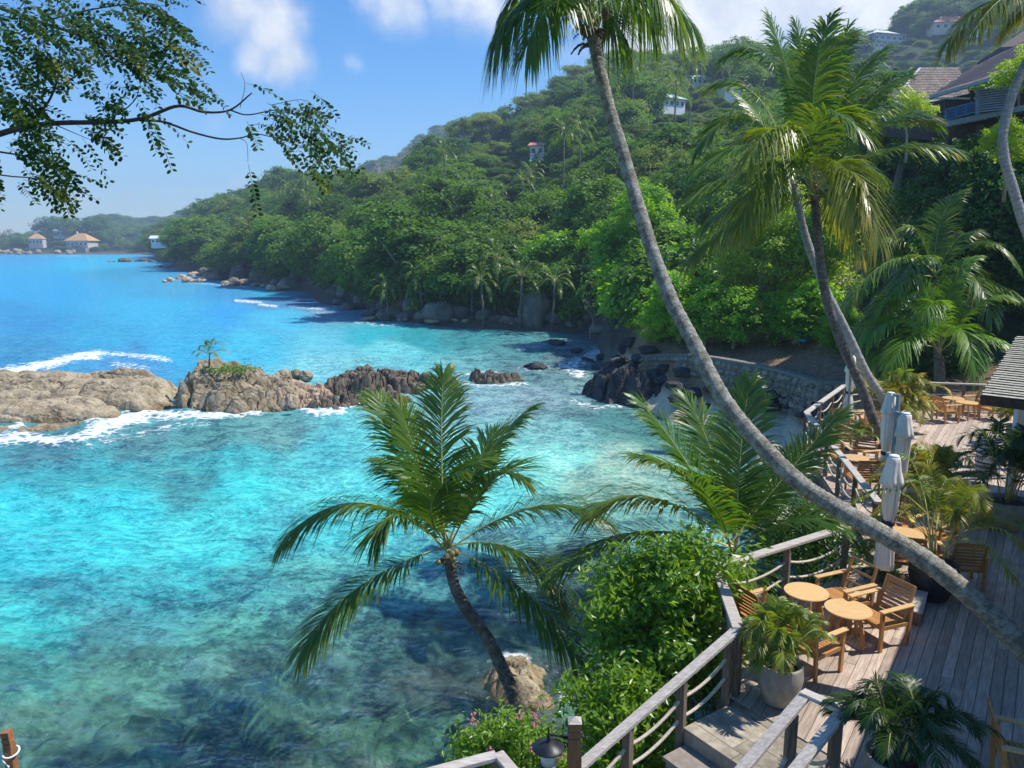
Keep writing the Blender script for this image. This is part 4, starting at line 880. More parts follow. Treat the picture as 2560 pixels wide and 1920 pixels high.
for p in AS: far_enough(p.x, p.y, 12.0)
for i in order:
    x, y = cand[i]; z = gz[i]
    if z < 1.7: continue
    s = x / y
    if y < 88 and s < .14: continue
    if y < 92 and s < .46: continue
    if y < 70 and s > .46: continue
    r = (6.6 if y < 200 else 7.8 if y < 330 else 8.2) * (trs.choice((.5, .6, .7, .8, .9)) if y < 135 and s > .08 else trs.choice((.55, .75, .9, 1.0, 1.1, 1.25, 1.5)))
    # keep the view to the houses open: nothing tall just in front of them
    low = 1.0
    for h, q in HS:
        lat = abs(x - h.x * y / h.y)
        if lat < q * .55 and h.y - 7 < y < h.y + q * .5: low = 0; break
        if lat < q * .70 and h.y - 46 < y <= h.y - 7: low = min(low, .26)
        if lat < q * .75 and h.y - 95 < y <= h.y - 46: low = min(low, .42)
    if low == 0: continue
    for p in AS[8:10]:
        if abs(x - p.x * y / p.y) < 8 and p.y - 60 < y < p.y: low = min(low, .55)
    if not far_enough(x, y, r): continue
    spots.append((x, y, z, r, low))
near = [p for p in spots if p[1] < 330 and p[0] / p[1] < .68][:285]; rest = [p for p in spots if p not in near]
LOOK = ['dense dark', 'olive crowned', 'fresh green']
def zone(x, y):
    s_ = x / y
    if s_ > .3: return ('close behind the deck and low palms' if y < 100 else 'on the slope beside the hillside villa' if y < 150 else 'on the slope above the hillside villa') + (', toward the right edge' if s_ > .5 else ', behind the twin palms')
    c = ['near the headland tip', 'behind the piled headland boulders', 'left of the shaded bay palms', 'above the inner bay palms', 'right of the leaning trunk'][sum(s_ > q for q in (-.32, -.18, -.05, .1))]
    return ('at the shore ' if y < 130 else 'on the lower slope ' if y < 175 else 'halfway up the slope ' if y < 230 else 'high on the slope ') + c
for (x, y, z, r, low) in near:
    q = trs.random() * (.86 if x / y < .06 and y < 220 else 1.0); k = trs.randrange(5) if q < .70 else (5 + trs.randrange(2) if q < .86 else 7 + trs.randrange(2)); cls = 0 if k < 5 else 1 if k < 7 else 2
    lab = LOOK[cls] + ' tree ' + zone(x, y)
    sc = r / 4.6 * trs.uniform(.95, 1.15) * low ** .5; make_tree('broadleaf_tree', KINDS[k][0], KINDS[k][1], (x, y, z - .5), sc, trs.uniform(0, 6.28), lab, lab + ' group', sz=sc * trs.uniform(.72, 1.1) * low ** .5)

# the rest of the wood, and the far hills: one mass of trees
def scatter_object(name, pts, sources, label):
    src = bpy.data.collections.new(name + '_crowns')
    for k, me in enumerate(sources): o = bpy.data.objects.new('%s_crown_%d' % (name, k), me); src.objects.link(o)
    me = bpy.data.meshes.new(name); me.from_pydata([p[:3] for p in pts], [], [])
    a = me.attributes.new('psize', 'FLOAT_VECTOR', 'POINT'); a.data.foreach_set('vector', np.array([(p[3], p[3], p[4]) for p in pts], np.float32).ravel())
    b = me.attributes.new('prot', 'FLOAT_VECTOR', 'POINT'); b.data.foreach_set('vector', np.array([(0, 0, p[5]) for p in pts], np.float32).ravel())
    c = me.attributes.new('pidx', 'INT', 'POINT'); c.data.foreach_set('value', np.array([p[6] for p in pts], np.int32))
    o = link(name, me, kind='stuff', label=label)
    ng = bpy.data.node_groups.new(name, 'GeometryNodeTree'); ng.interface.new_socket('Geometry', in_out='INPUT', socket_type='NodeSocketGeometry'); ng.interface.new_socket('Geometry', in_out='OUTPUT', socket_type='NodeSocketGeometry')
    gi = ng.nodes.new('NodeGroupInput'); go = ng.nodes.new('NodeGroupOutput'); ip = ng.nodes.new('GeometryNodeInstanceOnPoints'); ci = ng.nodes.new('GeometryNodeCollectionInfo')
    ci.inputs['Collection'].default_value = src; ci.inputs['Separate Children'].default_value = True; ci.inputs['Reset Children'].default_value = True
    ip.inputs['Pick Instance'].default_value = True
    def attr(n, ty):
        q = ng.nodes.new('GeometryNodeInputNamedAttribute'); q.data_type = ty; q.inputs['Name'].default_value = n; return q.outputs['Attribute']
    L = ng.links.new; L(gi.outputs[0], ip.inputs['Points']); L(ci.outputs[0], ip.inputs['Instance']); L(attr('pidx', 'INT'), ip.inputs['Instance Index']); L(attr('prot', 'FLOAT_VECTOR'), ip.inputs['Rotation']); L(attr('psize', 'FLOAT_VECTOR'), ip.inputs['Scale']); L(ip.outputs[0], go.inputs[0])
    mod = o.modifiers.new('scatter', 'NODES'); mod.node_group = ng; return o
FARK = [KINDS[k][0] for k in (0, 1, 2, 3, 4, 5, 6)]
pts = []
for (x, y, z, r, low) in rest: pts.append((x, y, z - .5, r / 4.6 * 1.1 * low ** .5, r / 4.6 * trs.uniform(.65, .95) * low, trs.uniform(0, 6.28), trs.randrange(7)))
scatter_object('hillside_forest', pts, FARK, 'upper hillside wood fading into haze below the ridge')
pts = []; cand2 = []
for _ in range(9000):
    s = trs.uniform(-.72, .62); y = math.exp(trs.uniform(math.log(560), math.log(1500))); cand2.append((s * y, y))
c2 = np.array(cand2); g2 = ground_np(c2[:, 0], c2[:, 1]); cell.clear()
for i in np.argsort(c2[:, 1]):
    x, y = c2[i]; z = g2[i]
    if z < 2.2: continue
    if y < 640 and x / y > -.44: continue
    r = trs.uniform(9, 14) if y > 950 else trs.uniform(5, 8.5)
    if y < 900 and any(abs(x - hx) < q and y < hy + 5 for hx, hy, q in ((at(92, 610, 790).x, 790, 16), (at(190, 610, 785).x, 785, 24), (at(175, 588, 860).x, 860, 34))): continue
    if not far_enough(x, y, r): continue
    pts.append((x, y, z - .5, r / 4.6, r / 4.6 * trs.uniform(.4, .6), trs.uniform(0, 6.28), trs.randrange(7)))
scatter_object('distant_forest', pts, FARK, 'distant blue green woods on the far point and hills')

ucand = []
for _ in range(6000):
    s_ = trs.uniform(-.47, .40); y_ = math.exp(trs.uniform(math.log(55), math.log(300))); ucand.append((s_ * y_, y_))
uc = np.array(ucand); ug = ground_np(uc[:, 0], uc[:, 1]); ukm = [crown_mesh('undergrowth_crown', M[m_], 180 + k_, R_=2.0, H=2.6, z0=-.3, lobes=9, n=1100, leaf=.42, flat=.7, csize=.2)[0] for k_, m_ in enumerate(('forest', 'lime', 'forest', 'deep'))]
pts = [(x_, y_, z_ - .3, q_, q_ * trs.uniform(.8, 1.5), trs.uniform(0, 6.28), trs.randrange(4)) for (x_, y_), z_ in zip(uc, ug) if 1.7 < z_ < 9 and (y_ > 84 or x_ / y_ > .16) and not (x_ / y_ > .1 and y_ < 62) for q_ in (trs.uniform(.8, 1.9),)]
scatter_object('shore_undergrowth', pts, ukm, 'low tangled undergrowth along the wooded shore')

def px_tree(x, y, d, kind, sc, label, group=None, rz=0.0, name='broadleaf_tree', sz=None):
    p = at(x, y, d); z = ground(p.x, p.y)
    return make_tree(name, kind[0], kind[1], (p.x, p.y, z - .3), sc, rz, label, group, sz=sz)
# umbrella shaped trees along the ridge
def alb(x, ytop, d, k, sc, label, group=None):
    p = at(x, ytop, d); z = ground(p.x, p.y); h = max(15.0, min(21, p.z - z)); make_tree('umbrella_tree', ALB[k][0], ALB[k][1], (p.x, p.y, z - .5), sc, k * 1.3 + x, label, group, sz=h / 12.0)
for n_, (x, yt, d, k, sc) in enumerate(ALBS):
    lab = {8: 'yellow green umbrella tree on the open slope, left of a pair', 9: 'yellow green umbrella tree on the open slope, right of a pair'}.get(n_, 'flat topped umbrella tree on the hill crest')
    alb(x, yt, d, k, sc, lab, None if n_ in (8, 9) else 'umbrella trees on the crest')
# bare grey trees
def bare_tree(x, ytop, d, label, group, seed, name='bare_tree', h=None):
    rs_ = random.Random(seed); p = at(x, ytop, d); z = ground(p.x, p.y); h = h or max(5, p.z - z); mb = MB()
    def limb(a, dr, l, r, lev):
        b = a + dr * l; m = a.lerp(b, .5) + Vector((rs_.uniform(-.1, .1), rs_.uniform(-.1, .1), 0)) * l; mb.tube([a, m, b], [r, r * .8, r * .55], 5 if lev < 2 else 3)
        if lev < 4:
            for _ in range(3 if lev else 4):
                nd_ = (dr + Vector((rs_.gauss(0, .55), rs_.gauss(0, .55), rs_.gauss(.1, .25)))).normalized(); limb(a.lerp(b, rs_.uniform(.55, 1)), nd_, l * rs_.uniform(.55, .75), r * .55, lev + 1)
    limb(Vector((0, 0, -.5)), Vector((rs_.uniform(-.1, .1), 0, 1)).normalized(), h * .42, h * .022, 0)
    mb.build(name, M['bark_pale'], None, True, label=label, cat='tree', group=group).location = (p.x, p.y, z)
for k, (x, yt, d) in enumerate([(985, 350, 285), (1020, 345, 285), (1055, 352, 283), (960, 365, 300)]): bare_tree(x, yt, d, 'bare grey branched tree on the slope beside the umbrella trees', 'bare trees on the slope', 500 + k)
bare_tree(1480, 700, 82, 'leafless pale branches reaching over the water at the cove', None, 520, h=5.5)

# palms of the headland
def far_palm(x, y, d, sc, label, group, k, zc=None):
    if 'bay shore' in group: d *= .915
    p = at(x, y, d); gz_ = ground(p.x, p.y); h = max(2.5, p.z - gz_)
    e = empty('coconut_palm', (p.x, p.y, gz_), k * 1.9, label=label, cat='palm', group=group); e.scale = (sc, sc, sc)
    t = link('trunk', PTRUNK, e); t.scale = (1, 1, h / sc / 7.0); c = link('crown', PALMS[k % 3], e); c.location = (.35, .15, h / sc); return e
for k, (x, y, d, sc) in enumerate([(1235, 645, 102, 1.05), (1080, 660, 112, 1.25), (1055, 690, 108, 1.0), (940, 690, 130, 1.15), (1000, 700, 112, .9), (850, 640, 160, 1.0), (900, 700, 138, 1.0), (1300, 690, 98, 1.0), (1210, 700, 100, .9), (1180, 690, 104, .8), (1380, 700, 95, .9), (970, 720, 110, .8)]):
    far_palm(x, y, d, sc, 'shaded coconut palm leaning over the bay boulders', 'palms over the bay shore', k)
for k, (x, y, d, sc) in enumerate([(1255, 560, 128, 1.15), (1240, 520, 135, 1.2), (1320, 520, 128, 1.1), (1330, 430, 165, 1.15), (1310, 450, 160, 1.0), (1350, 500, 125, 1.1), (1400, 455, 170, 1.0), (1290, 585, 115, 1.1), (1225, 480, 150, 1.0), (1420, 560, 118, 1.0), (720, 470, 250, 1.1), (700, 480, 255, 1.0), (1640, 290, 285, 1.0), (1600, 300, 280, 1.0), (1780, 270, 290, 1.2), (1340, 395, 200, 1.0), (1770, 420, 140, 1.1)]):
    far_palm(x, y, d, sc, 'coconut palm rising out of the sunlit headland forest', 'palms within the forest', k + 1)
for k, (x, y, d, sc) in enumerate([(295, 590, 800, 2.4), (310, 605, 790, 1.8), (25, 585, 800, 2.2), (5, 590, 800, 2.0), (440, 640, 436, 1.6)]):
    far_palm(x, y, d, sc, 'tiny distant palm on the far shore', 'palms on the far shore', k)
for k in range(26):
    y = trs.uniform(100, 300); s_ = trs.uniform(-.28, .42); x = s_ * y; z = ground(x, y)
    if z < 2.5: continue
    e_ = empty('coconut_palm', (x, y, z), k * 2.1, label='slender palm crown poking out of the hillside forest', cat='palm', group='palms scattered in the hillside forest'); h = trs.uniform(11, 17); e_.scale = (1.15, 1.15, 1.15)
    t_ = link('trunk', PTRUNK, e_); t_.scale = (1, 1, h / 1.15 / 7); c_ = link('crown', PALMS[k % 3], e_); c_.location = (.35, .15, h / 1.15)
# big far trees on the point
fm, flc, flr = crown_mesh('spreading_crown', M['forest'], 170, R_=4.6, H=6, z0=1.2, lobes=22, n=7000, leaf=.5, flat=.6); FT = (fm, trunk_mesh('spreading_trunk', M['bark_grey'], flc, 60))
px_tree(228, 620, 845, FT, 6.0, 'huge domed dark tree on the far point between the orange roofs', rz=1, sz=4.7)
px_tree(150, 620, 880, FT, 5.0, 'rounded tall tree behind the domed tree on the far point', rz=3, sz=5.2)
px_tree(258, 620, 830, FT, 3.0, 'smaller dome of foliage beside the wide orange roof on the far point', rz=2, sz=3.0)
px_tree(60, 620, 800, FT, 3.2, 'low bushy tree by the pale rocks of the far point', rz=5, sz=2.2)
px_tree(375, 620, 790, FT, 3.6, 'bushy grey green tree left of the white far house', rz=4, sz=2.6)

# the near trees of the cove
lm, llc, llr = crown_mesh('lime_crown', M['lime'], 201, R_=5.6, H=15.0, z0=.2, lobes=34, n=34000, leaf=.34, lobe_r=(.22, .36), flat=.8, csize=.11, clumps=13)
make_tree('lime_green_tree', lm, trunk_mesh('lime_trunk', M['bark_grey'], llc, 70), (*at(1585, 800, 76).xy, 1.6), 1.0, .6, 'tall bright green tree at the water edge of the cove', None)
ym, ylc, ylr = crown_mesh('yellow_green_crown', M['lime2'], 202, R_=6.0, H=11.4, z0=.2, lobes=38, n=42000, leaf=.24, lobe_r=(.2, .34), flat=.75, inner=.2, csize=.10, clumps=15)
make_tree('yellow_green_tree', ym, trunk_mesh('yellow_green_trunk', M['bark_pale'], ylc, 71), (*at(1925, 880, 53).xy, 3.4), 1.0, 0, 'broad yellow green tree behind the stone terrace wall', None)
sm, slc, slr = crown_mesh('low_crown', M['lime'], 203, R_=2.8, H=4.8, z0=.0, lobes=18, n=9000, leaf=.24, flat=.8, csize=.13)
LOWT = (sm, trunk_mesh('low_trunk', M['bark_grey'], slc, 72, .12))
make_tree('small_tree', *LOWT, (*at(1830, 900, 48.5).xy, 3.3), .9, 2, 'small green tree hanging over the middle of the terrace wall', None)
make_tree('small_tree', *LOWT, (*at(1760, 900, 50).xy, 3.3), .85, 4, 'small green tree at the wall between two others', None)
make_tree('small_tree', *LOWT, (*at(1950, 900, 47.5).xy, 3.5), .8, 5, 'small green tree just left of the turquoise lounger', None)
make_tree('small_tree', *LOWT, (*at(1700, 900, 52).xy, 3.2), 1.1, 0, 'small green tree beside the wall at the left of the terrace', None)
make_tree('small_tree', *LOWT, (*at(2100, 905, 43).xy, 3.7), .62, 3, 'low rounded shrubby tree at the right end of the terrace', None)
make_tree('small_tree', *LOWT, (*at(1655, 890, 54).xy, 2.6), .75, 6, 'low shrubby tree where the wall meets the black rocks', None)
make_tree('small_tree', *LOWT, (*at(2030, 900, 46).xy, 3.6), .95, 1, 'low dark leafed tree over the turquoise lounger', None)
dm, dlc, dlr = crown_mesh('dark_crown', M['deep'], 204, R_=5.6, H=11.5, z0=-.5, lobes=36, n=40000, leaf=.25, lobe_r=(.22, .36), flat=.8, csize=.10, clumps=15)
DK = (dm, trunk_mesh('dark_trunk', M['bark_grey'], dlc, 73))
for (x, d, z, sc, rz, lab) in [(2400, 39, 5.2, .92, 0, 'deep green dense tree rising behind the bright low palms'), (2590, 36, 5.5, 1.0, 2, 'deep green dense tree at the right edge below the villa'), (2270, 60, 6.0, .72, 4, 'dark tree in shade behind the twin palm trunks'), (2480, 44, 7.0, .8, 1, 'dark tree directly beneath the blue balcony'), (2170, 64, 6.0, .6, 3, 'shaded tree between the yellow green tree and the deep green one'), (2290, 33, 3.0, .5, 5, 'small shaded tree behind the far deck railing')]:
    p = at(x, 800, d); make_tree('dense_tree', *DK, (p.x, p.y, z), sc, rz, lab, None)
for (x, d, sc, lab) in [(2330, 62, .8, 'rounded tree left of the brown roofed pavilion'), (2150, 75, .9, 'tree on the slope behind the twin palm crown'), (2040, 85, .9, 'tree on the slope left of the twin palm crown'), (1850, 80, .95, 'tree above the yellow green tree on the slope'), (1760, 95, 1.0, 'slope tree right of the leaning trunk')]:
    p = at(x, 700, d); k = KINDS[(int(x) // 7) % 5]; make_tree('broadleaf_tree', *k, (p.x, p.y, ground(p.x, p.y) - .5), sc, x, lab, None)
# tree at the right edge in front of the villa
vm, vlc, vlr = crown_mesh('villa_tree_crown', M['lime2'], 205, R_=2.3, H=6.2, z0=-.2, lobes=24, n=9500, leaf=.15, lobe_r=(.18, .32), flat=.8, csize=.12)
VT = (vm, trunk_mesh('villa_tree_trunk', M['bark_grey'], vlc, 74, .1))
p = at(2545, 250, 27); make_tree('small_tree', *VT, (p.x + .5, p.y, p.z - .8), .62, 0, 'light leafed tree at the right edge in front of the villa roof', None)
p = at(2520, 400, 28); make_tree('small_tree', *VT, (p.x, p.y, p.z - .9), .50, 2, 'light leafed shrubby tree below the blue balcony', None)
p = at(2272, 320, 36); make_tree('small_tree', *VT, (p.x, p.y, p.z - .9), .56, 3, 'sparse flowering tree before the brown shingle roof', None)

# ------------------------------------------------------------------ near palms
LEAN = [(2900, 1990, 8.5), (2760, 1830, 8.8), (2560, 1622, 9.2), (2430, 1495, 9.5), (2315, 1402, 9.8), (2199, 1331, 10.0), (2083, 1265, 10.3), (1990, 1200, 10.5), (1898, 1108, 10.8), (1805, 992, 11.1), (1736, 860, 11.5), (1680, 755, 11.8), (1634, 637, 12.0), (1597, 521, 12.2), (1557, 382, 12.4), (1528, 289, 12.5), (1500, 176, 12.6), (1480, 75, 12.7)]
fr = [((1345, -15, -.4), (1238, 92, -.6)), ((1380, -70, .8), (1260, 20, 1.2)), ((1400, 0, -1.2), (1320, 110, -1.8)), ((1600, -20, .2), (1742, 72, .4)), ((1580, -70, -.8), (1690, 30, -1.2)), ((1560, -10, 1.2), (1640, 60, 1.8)),
      ((1440, -170, .5), (1330, -230, .8)), ((1490, -230, .1), (1500, -400, .2)), ((1560, -180, -.6), (1680, -260, -1)), ((1400, -130, -1), (1290, -110, -2)), ((1540, -110, 1.5), (1660, -90, 2.4)), ((1460, -120, -1.5), (1430, -120, -3)), ((1470, -100, 1.6), (1420, -60, 2.8)), ((1510, 20, .8), (1560, 90, 1.0))]
hero_palm('tall lichened coconut palm leaning across the view from the deck', LEAN, .142, .098, fr, 'palm_bark', 'frond', Lmax=.85, n=90, seed=3, droop=1.0, nuts=16, sheaths=15, w=.035)
fr = [((915, 1258, -.5), (718, 1338, -1.0)), ((905, 1462, -.9), (757, 1618, -1.6)), ((1010, 1130, .4), (943, 992, .9)), ((1104, 1120, .3), (1108, 938, .8)), ((1050, 1165, .1), (1000, 1020, .3)), ((1205, 1160, .2), (1322, 1022, .3)), ((1215, 1215, -.8), (1300, 1190, -1.3)), ((1330, 1268, -.2), (1503, 1292, -.3)), ((1312, 1478, -1.0), (1466, 1668, -1.5)), ((1285, 1372, -.6), (1402, 1478, -.9)), ((1080, 1255, -1.0), (1195, 1150, -1.4)), ((1010, 1292, -.9), (938, 1330, -1.5)), ((1180, 1190, .8), (1240, 1080, 1.4)), ((1060, 1230, .9), (960, 1150, 1.6))]
hero_palm('young coconut palm standing over the shallow reef with arching fronds', [(1318, 1830, 15.6), (1290, 1755, 15.7), (1260, 1680, 15.8), (1215, 1590, 15.9), (1165, 1520, 16.0), (1135, 1460, 16.05), (1122, 1395, 16.1)], .155, .115, fr, 'palm_dark', 'frond', Lmax=1.22, n=100, seed=5, droop=.34, nuts=7, sheaths=12, w=.036, base_extra=[(.45, 14.0, -.3)])
fr = [((1590, 1330, -.4), (1384, 1418, -.9)), ((1640, 1245, -.2), (1478, 1272, -.4)), ((1725, 1170, .2), (1605, 1008, .5)), ((1760, 1230, -.8), (1600, 1140, -1.6)), ((1850, 1150, .5), (1872, 965, .9)), ((1955, 1200, .2), (2090, 1040, .3)), ((1990, 1300, -.5), (2120, 1330, -.9)), ((1780, 1460, -.9), (1700, 1560, -1.4)), ((1660, 1400, -.9), (1490, 1500, -1.6)), ((1790, 1160, 1.2), (1720, 1000, 2)), ((1900, 1240, 1.2), (1990, 1120, 2)), ((1880, 1430, -.8), (1900, 1540, -1.2))]
hero_palm('stemless looking coconut palm with wide fronds outside the deck railing', [(1860, 1700, 13.6), (1850, 1560, 13.9), (1835, 1400, 14.2)], .16, .13, fr, 'palm_dark', 'frond', Lmax=1.22, n=100, seed=7, droop=.32, nuts=2, sheaths=8, w=.038, base_extra=[(3.9, 13.0, -.2)])
fr = [((1885, 520, -.5), (1728, 640, -1.0), .25), ((1860, 440, -.3), (1722, 500, -.6), .1), ((1880, 300, 0), (1742, 370, -.2)), ((1950, 190, .2), (1830, 130, .3)), ((1985, 230, .2), (1925, 45, .4)), ((2035, 220, -.2), (2075, 45, -.3)), ((2100, 260, .4), (2210, 120, .7)), ((2140, 290, .2), (2262, 190, .3)), ((2180, 330, -.3), (2320, 300, -.5)), ((2190, 385, -.6), (2375, 372, -1.1)), ((2140, 440, -1.0), (2196, 590, -1.4), .5), ((2100, 410, -1.0), (2140, 540, -1.6), .4), ((1940, 410, -1.1), (1855, 545, -1.8), .2), ((2050, 300, -1.2), (2160, 330, -2.2)), ((1960, 330, -1.3), (1880, 380, -2.2), .3), ((2080, 500, .8), (2150, 620, 1.2), .4), ((1950, 520, .5), (1830, 590, .9), .25), ((2060, 190, .9), (2120, 90, 1.4))]
hero_palm('dark stemmed coconut palm of the crossed pair growing through the deck', [(2212, 1120, 20.3), (2195, 1080, 20.3), (2150, 960, 20.2), (2105, 860, 20.1), (2070, 760, 20.0), (2050, 650, 20), (2042, 560, 20), (2036, 490, 20)], .135, .105, fr, 'palm_dark', 'frond', Lmax=1.3, n=95, seed=9, droop=.45, nuts=4, sheaths=10, w=.044)
fr = [((1900, 250, 0), (1795, 210, .1)), ((1870, 370, -.3), (1735, 430, -.6)), ((1930, 330, 1.0), (1850, 240, 1.6)), ((2060, 240, .6), (2120, 70, .8)), ((2010, 230, .3), (1990, 60, .4)), ((2090, 330, .2), (2230, 260, .2)), ((1930, 460, -.6), (1860, 590, -1.0), .2), ((2000, 330, -1.2), (2040, 380, -2.2)), ((2090, 400, .9), (2200, 440, 1.4)), ((1880, 480, .4), (1760, 560, .6), .15)]
hero_palm('pale stemmed coconut palm of the crossed pair leaning behind', [(2260, 1080, 23.4), (2210, 1000, 23.3), (2165, 930, 23.2), (2110, 815, 23), (2060, 715, 23), (2020, 610, 22.9), (1992, 500, 22.8), (1985, 455, 22.8)], .135, .105, fr, 'palm_smooth', 'frond', Lmax=1.3, n=90, seed=11, droop=.45, nuts=3, sheaths=8, w=.044)
fr = [((2230, 650, -.5), (2110, 770, -1.2)), ((2240, 600, .2), (2180, 640, .2)), ((2290, 580, .2), (2250, 620, .4)), ((2390, 600, .2), (2430, 590, .4)), ((2440, 610, -.4), (2540, 660, -1)), ((2460, 700, -.4), (2590, 770, -.8)), ((2240, 720, -.8), (2140, 860, -1.6)), ((2350, 560, .5), (2400, 480, .8)), ((2300, 640, -1.5), (2240, 720, -3)), ((2420, 680, -1.5), (2480, 790, -2.6))]
hero_palm('shaded coconut palm behind the far end of the deck', [(2345, 960, 31), (2342, 820, 31), (2340, 700, 31)], .16, .13, fr, 'palm_dark', 'frond', Lmax=1.2, n=80, seed=13, droop=.5, nuts=0, sheaths=5, w=.055, base_extra=[(17.0, 30.2, 3.6)])
fr = [((2250, 800, -.4), (2170, 850, -.9)), ((2270, 760, .1), (2210, 760, .2)), ((2320, 740, .2), (2290, 690, .3)), ((2370, 750, .1), (2400, 690, .2)), ((2430, 770, -.2), (2510, 745, -.4)), ((2440, 840, -.6), (2545, 880, -1.2)), ((2290, 830, -1.2), (2230, 920, -2.0)), ((2400, 820, -1.4), (2440, 930, -2.2)), ((2230, 870, -.6), (2140, 950, -1.0)), ((2340, 760, -1.0), (2310, 800, -1.8)), ((2380, 710, .6), (2440, 640, 1.0))]
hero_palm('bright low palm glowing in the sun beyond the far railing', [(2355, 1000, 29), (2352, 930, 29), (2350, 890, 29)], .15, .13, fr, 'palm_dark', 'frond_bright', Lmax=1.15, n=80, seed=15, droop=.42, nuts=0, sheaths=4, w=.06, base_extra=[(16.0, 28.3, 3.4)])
fr = [((2470, 10, 0), (2372, 105, -.2), .4), ((2530, -20, -.5), (2440, 70, -1), .3), ((2600, -100, 0), (2500, -160, 0)), ((2720, -60, 0), (2820, 40, 0)), ((2640, -140, 1), (2620, -260, 1.5)), ((2580, 0, .5), (2520, 60, .8), .5), ((2700, 10, -1), (2740, 110, -1.8))]
hero_palm('curving pale palm stem at the right edge with its crown above the frame', [(2590, 640, 20), (2560, 560, 20), (2535, 480, 20), (2512, 400, 20), (2508, 330, 20), (2530, 240, 20), (2560, 170, 20), (2610, 80, 20), (2640, -20, 20)], .135, .11, fr, 'palm_smooth', 'frond', Lmax=1.0, n=85, seed=17, droop=.6, nuts=3, sheaths=6, w=.042, base_extra=[(14.6, 18.6, 5.0)])
# palm on the islet
ip = gp(478, 935, 2.55); ir = empty('small_palm', (-19.3, 48.4, 2.35), label='tiny palm growing on top of the granite block', cat='palm')
mb = MB(); mb.tube([(0, 0, -.2), (.05, 0, .35), (.08, 0, .7)], [.06, .045, .04], 7); mb.build('trunk', M['palm_dark'], ir, True)
for k, (x, z, y, yl) in enumerate([(-1.1, .55, .1, .3), (-.7, .95, .2, .2), (-.2, 1.35, .1, 0), (.45, 1.5, -.1, 0), (.9, 1.25, .2, .1), (1.2, .6, 0, .5), (.7, .35, -.5, .6), (-.6, .4, -.5, .3)]):
    frond_obj((.08, 0, .7), (.08 + x * .55, y * .5, .7 + z * .62), (.08 + x, y, .45 + z * .75), ir, M['areca'], n=18, Lmax=.3, w=.05, droop=.4, seed=700 + k, yel=yl, rach=.014)
gr = np.random.default_rng(9); C = np.column_stack([gr.normal(-17.7, .7, 700), gr.normal(48.0, .55, 700), gr.normal(2.25, .08, 700)]); V, F, T = leaf_cloud(C, unit(gr.normal(size=(700, 3)) * .5 + np.array([0, -.3, 1])), .16, gr, .6)
link('creeper_foliage', np_mesh('creeper_foliage', V, F, [M['creeper']], False, {'tint': T}), label='patch of green creeper on the granite block beside the tiny palm', kind='stuff')

# ------------------------------------------------------------------ deck
D = 4.30; BD = Vector((math.cos(R(55)), math.sin(R(55)))); BN = Vector((-BD.y, BD.x))
E1 = Vector((-.82, -.572)).normalized(); E2 = Vector((.572, -.82)).normalized()
P1 = Vector((2.86, 8.92))
DECK = [(2.80, 8.98), (3.02, 10.80), (5.80, 12.62), (6.15, 13.05), (6.80, 13.75), (8.36, 21.5), (11.25, 25.75), (12.4, 26.55), (14.0, 26.55), (16.1, 26.05), (20.5, 25.2), (20.5, 12), (11.0, 6.0), (6.2, 4.6), (4.5, 5.2), (4.3, 6.85)]
def clip_half(poly, n, c):
    out = []; k = len(poly)
    for i in range(k):
        a = poly[i]; b = poly[(i + 1) % k]; da = a[0] * n[0] + a[1] * n[1] - c; db = b[0] * n[0] + b[1] * n[1] - c
        if da <= 0: out.append(a)
        if (da < 0) != (db < 0) and abs(da - db) > 1e-9:
            t = da / (da - db); out.append((a[0] + (b[0] - a[0]) * t, a[1] + (b[1] - a[1]) * t))
    return out
def area(p): return .5 * sum(p[i][0] * p[(i + 1) % len(p)][1] - p[(i + 1) % len(p)][0] * p[i][1] for i in range(len(p)))
deck = empty('timber_deck', (0, 0, 0), label='weathered grey timber terrace deck above the sea', cat='deck')
M['plank'] = simple_mat('deck_plank', (.33, .25, .195), (.53, .43, .345), 9, .72, (.35, 4, 1), .35, .002, .42)
drs = random.Random(21); W = .142; boards = []
cs = [p[0] * BN.x + p[1] * BN.y for p in DECK]; k0 = math.floor(min(cs) / W); k1 = math.ceil(max(cs) / W)
for k in range(k0, k1):
    lo, hi = k * W + .004, (k + 1) * W - .004
    st = clip_half(clip_half(DECK, (BN.x, BN.y), hi), (-BN.x, -BN.y), -lo)
    if len(st) < 3: continue
    ts = [p[0] * BD.x + p[1] * BD.y for p in st]; a = min(ts); end = max(ts); a0 = a - drs.uniform(0, 3)
    while a0 < end:
        b0 = a0 + drs.uniform(3.0, 5.2)
        pc = clip_half(clip_half(st, (BD.x, BD.y), b0 - .003), (-BD.x, -BD.y), -a0)
        if len(pc) >= 3 and abs(area(pc)) > .02: boards.append(pc)
        a0 = b0
def board_score(pc):
    P = np.array(pc); px, py = proj_np(P[:, 0], P[:, 1], np.full(len(P), D)); px = np.clip(px, 0, 2560); py = np.clip(py, 0, 1920)
    return (px.max() - px.min()) * (py.max() - py.min()) + 0 if px.min() < 2555 and py.min() < 1915 else -1
boards.sort(key=board_score, reverse=True); merged = MB()
for i, pc in enumerate(boards):
    if board_score(pc) < 0 and i > 300 and np.mean([p[0] for p in pc]) > 18: continue
    dz = drs.uniform(-.0025, .0025)
    if area(pc) < 0: pc = pc[::-1]
    if i < 290:
        cx = sum(p[0] for p in pc) / len(pc); cy_ = sum(p[1] for p in pc) / len(pc); ang = R(55); ca, sa = math.cos(-ang), math.sin(-ang)
        loc = [((x - cx) * ca - (y - cy_) * sa, (x - cx) * sa + (y - cy_) * ca) for x, y in pc]
        o = MB().prism(loc, -.03, 0).build('plank', M['plank'], deck); o.location = (cx, cy_, D + dz); o.rotation_euler = (0, 0, ang)
    else: merged.prism(pc, D - .03 + dz, D + dz)
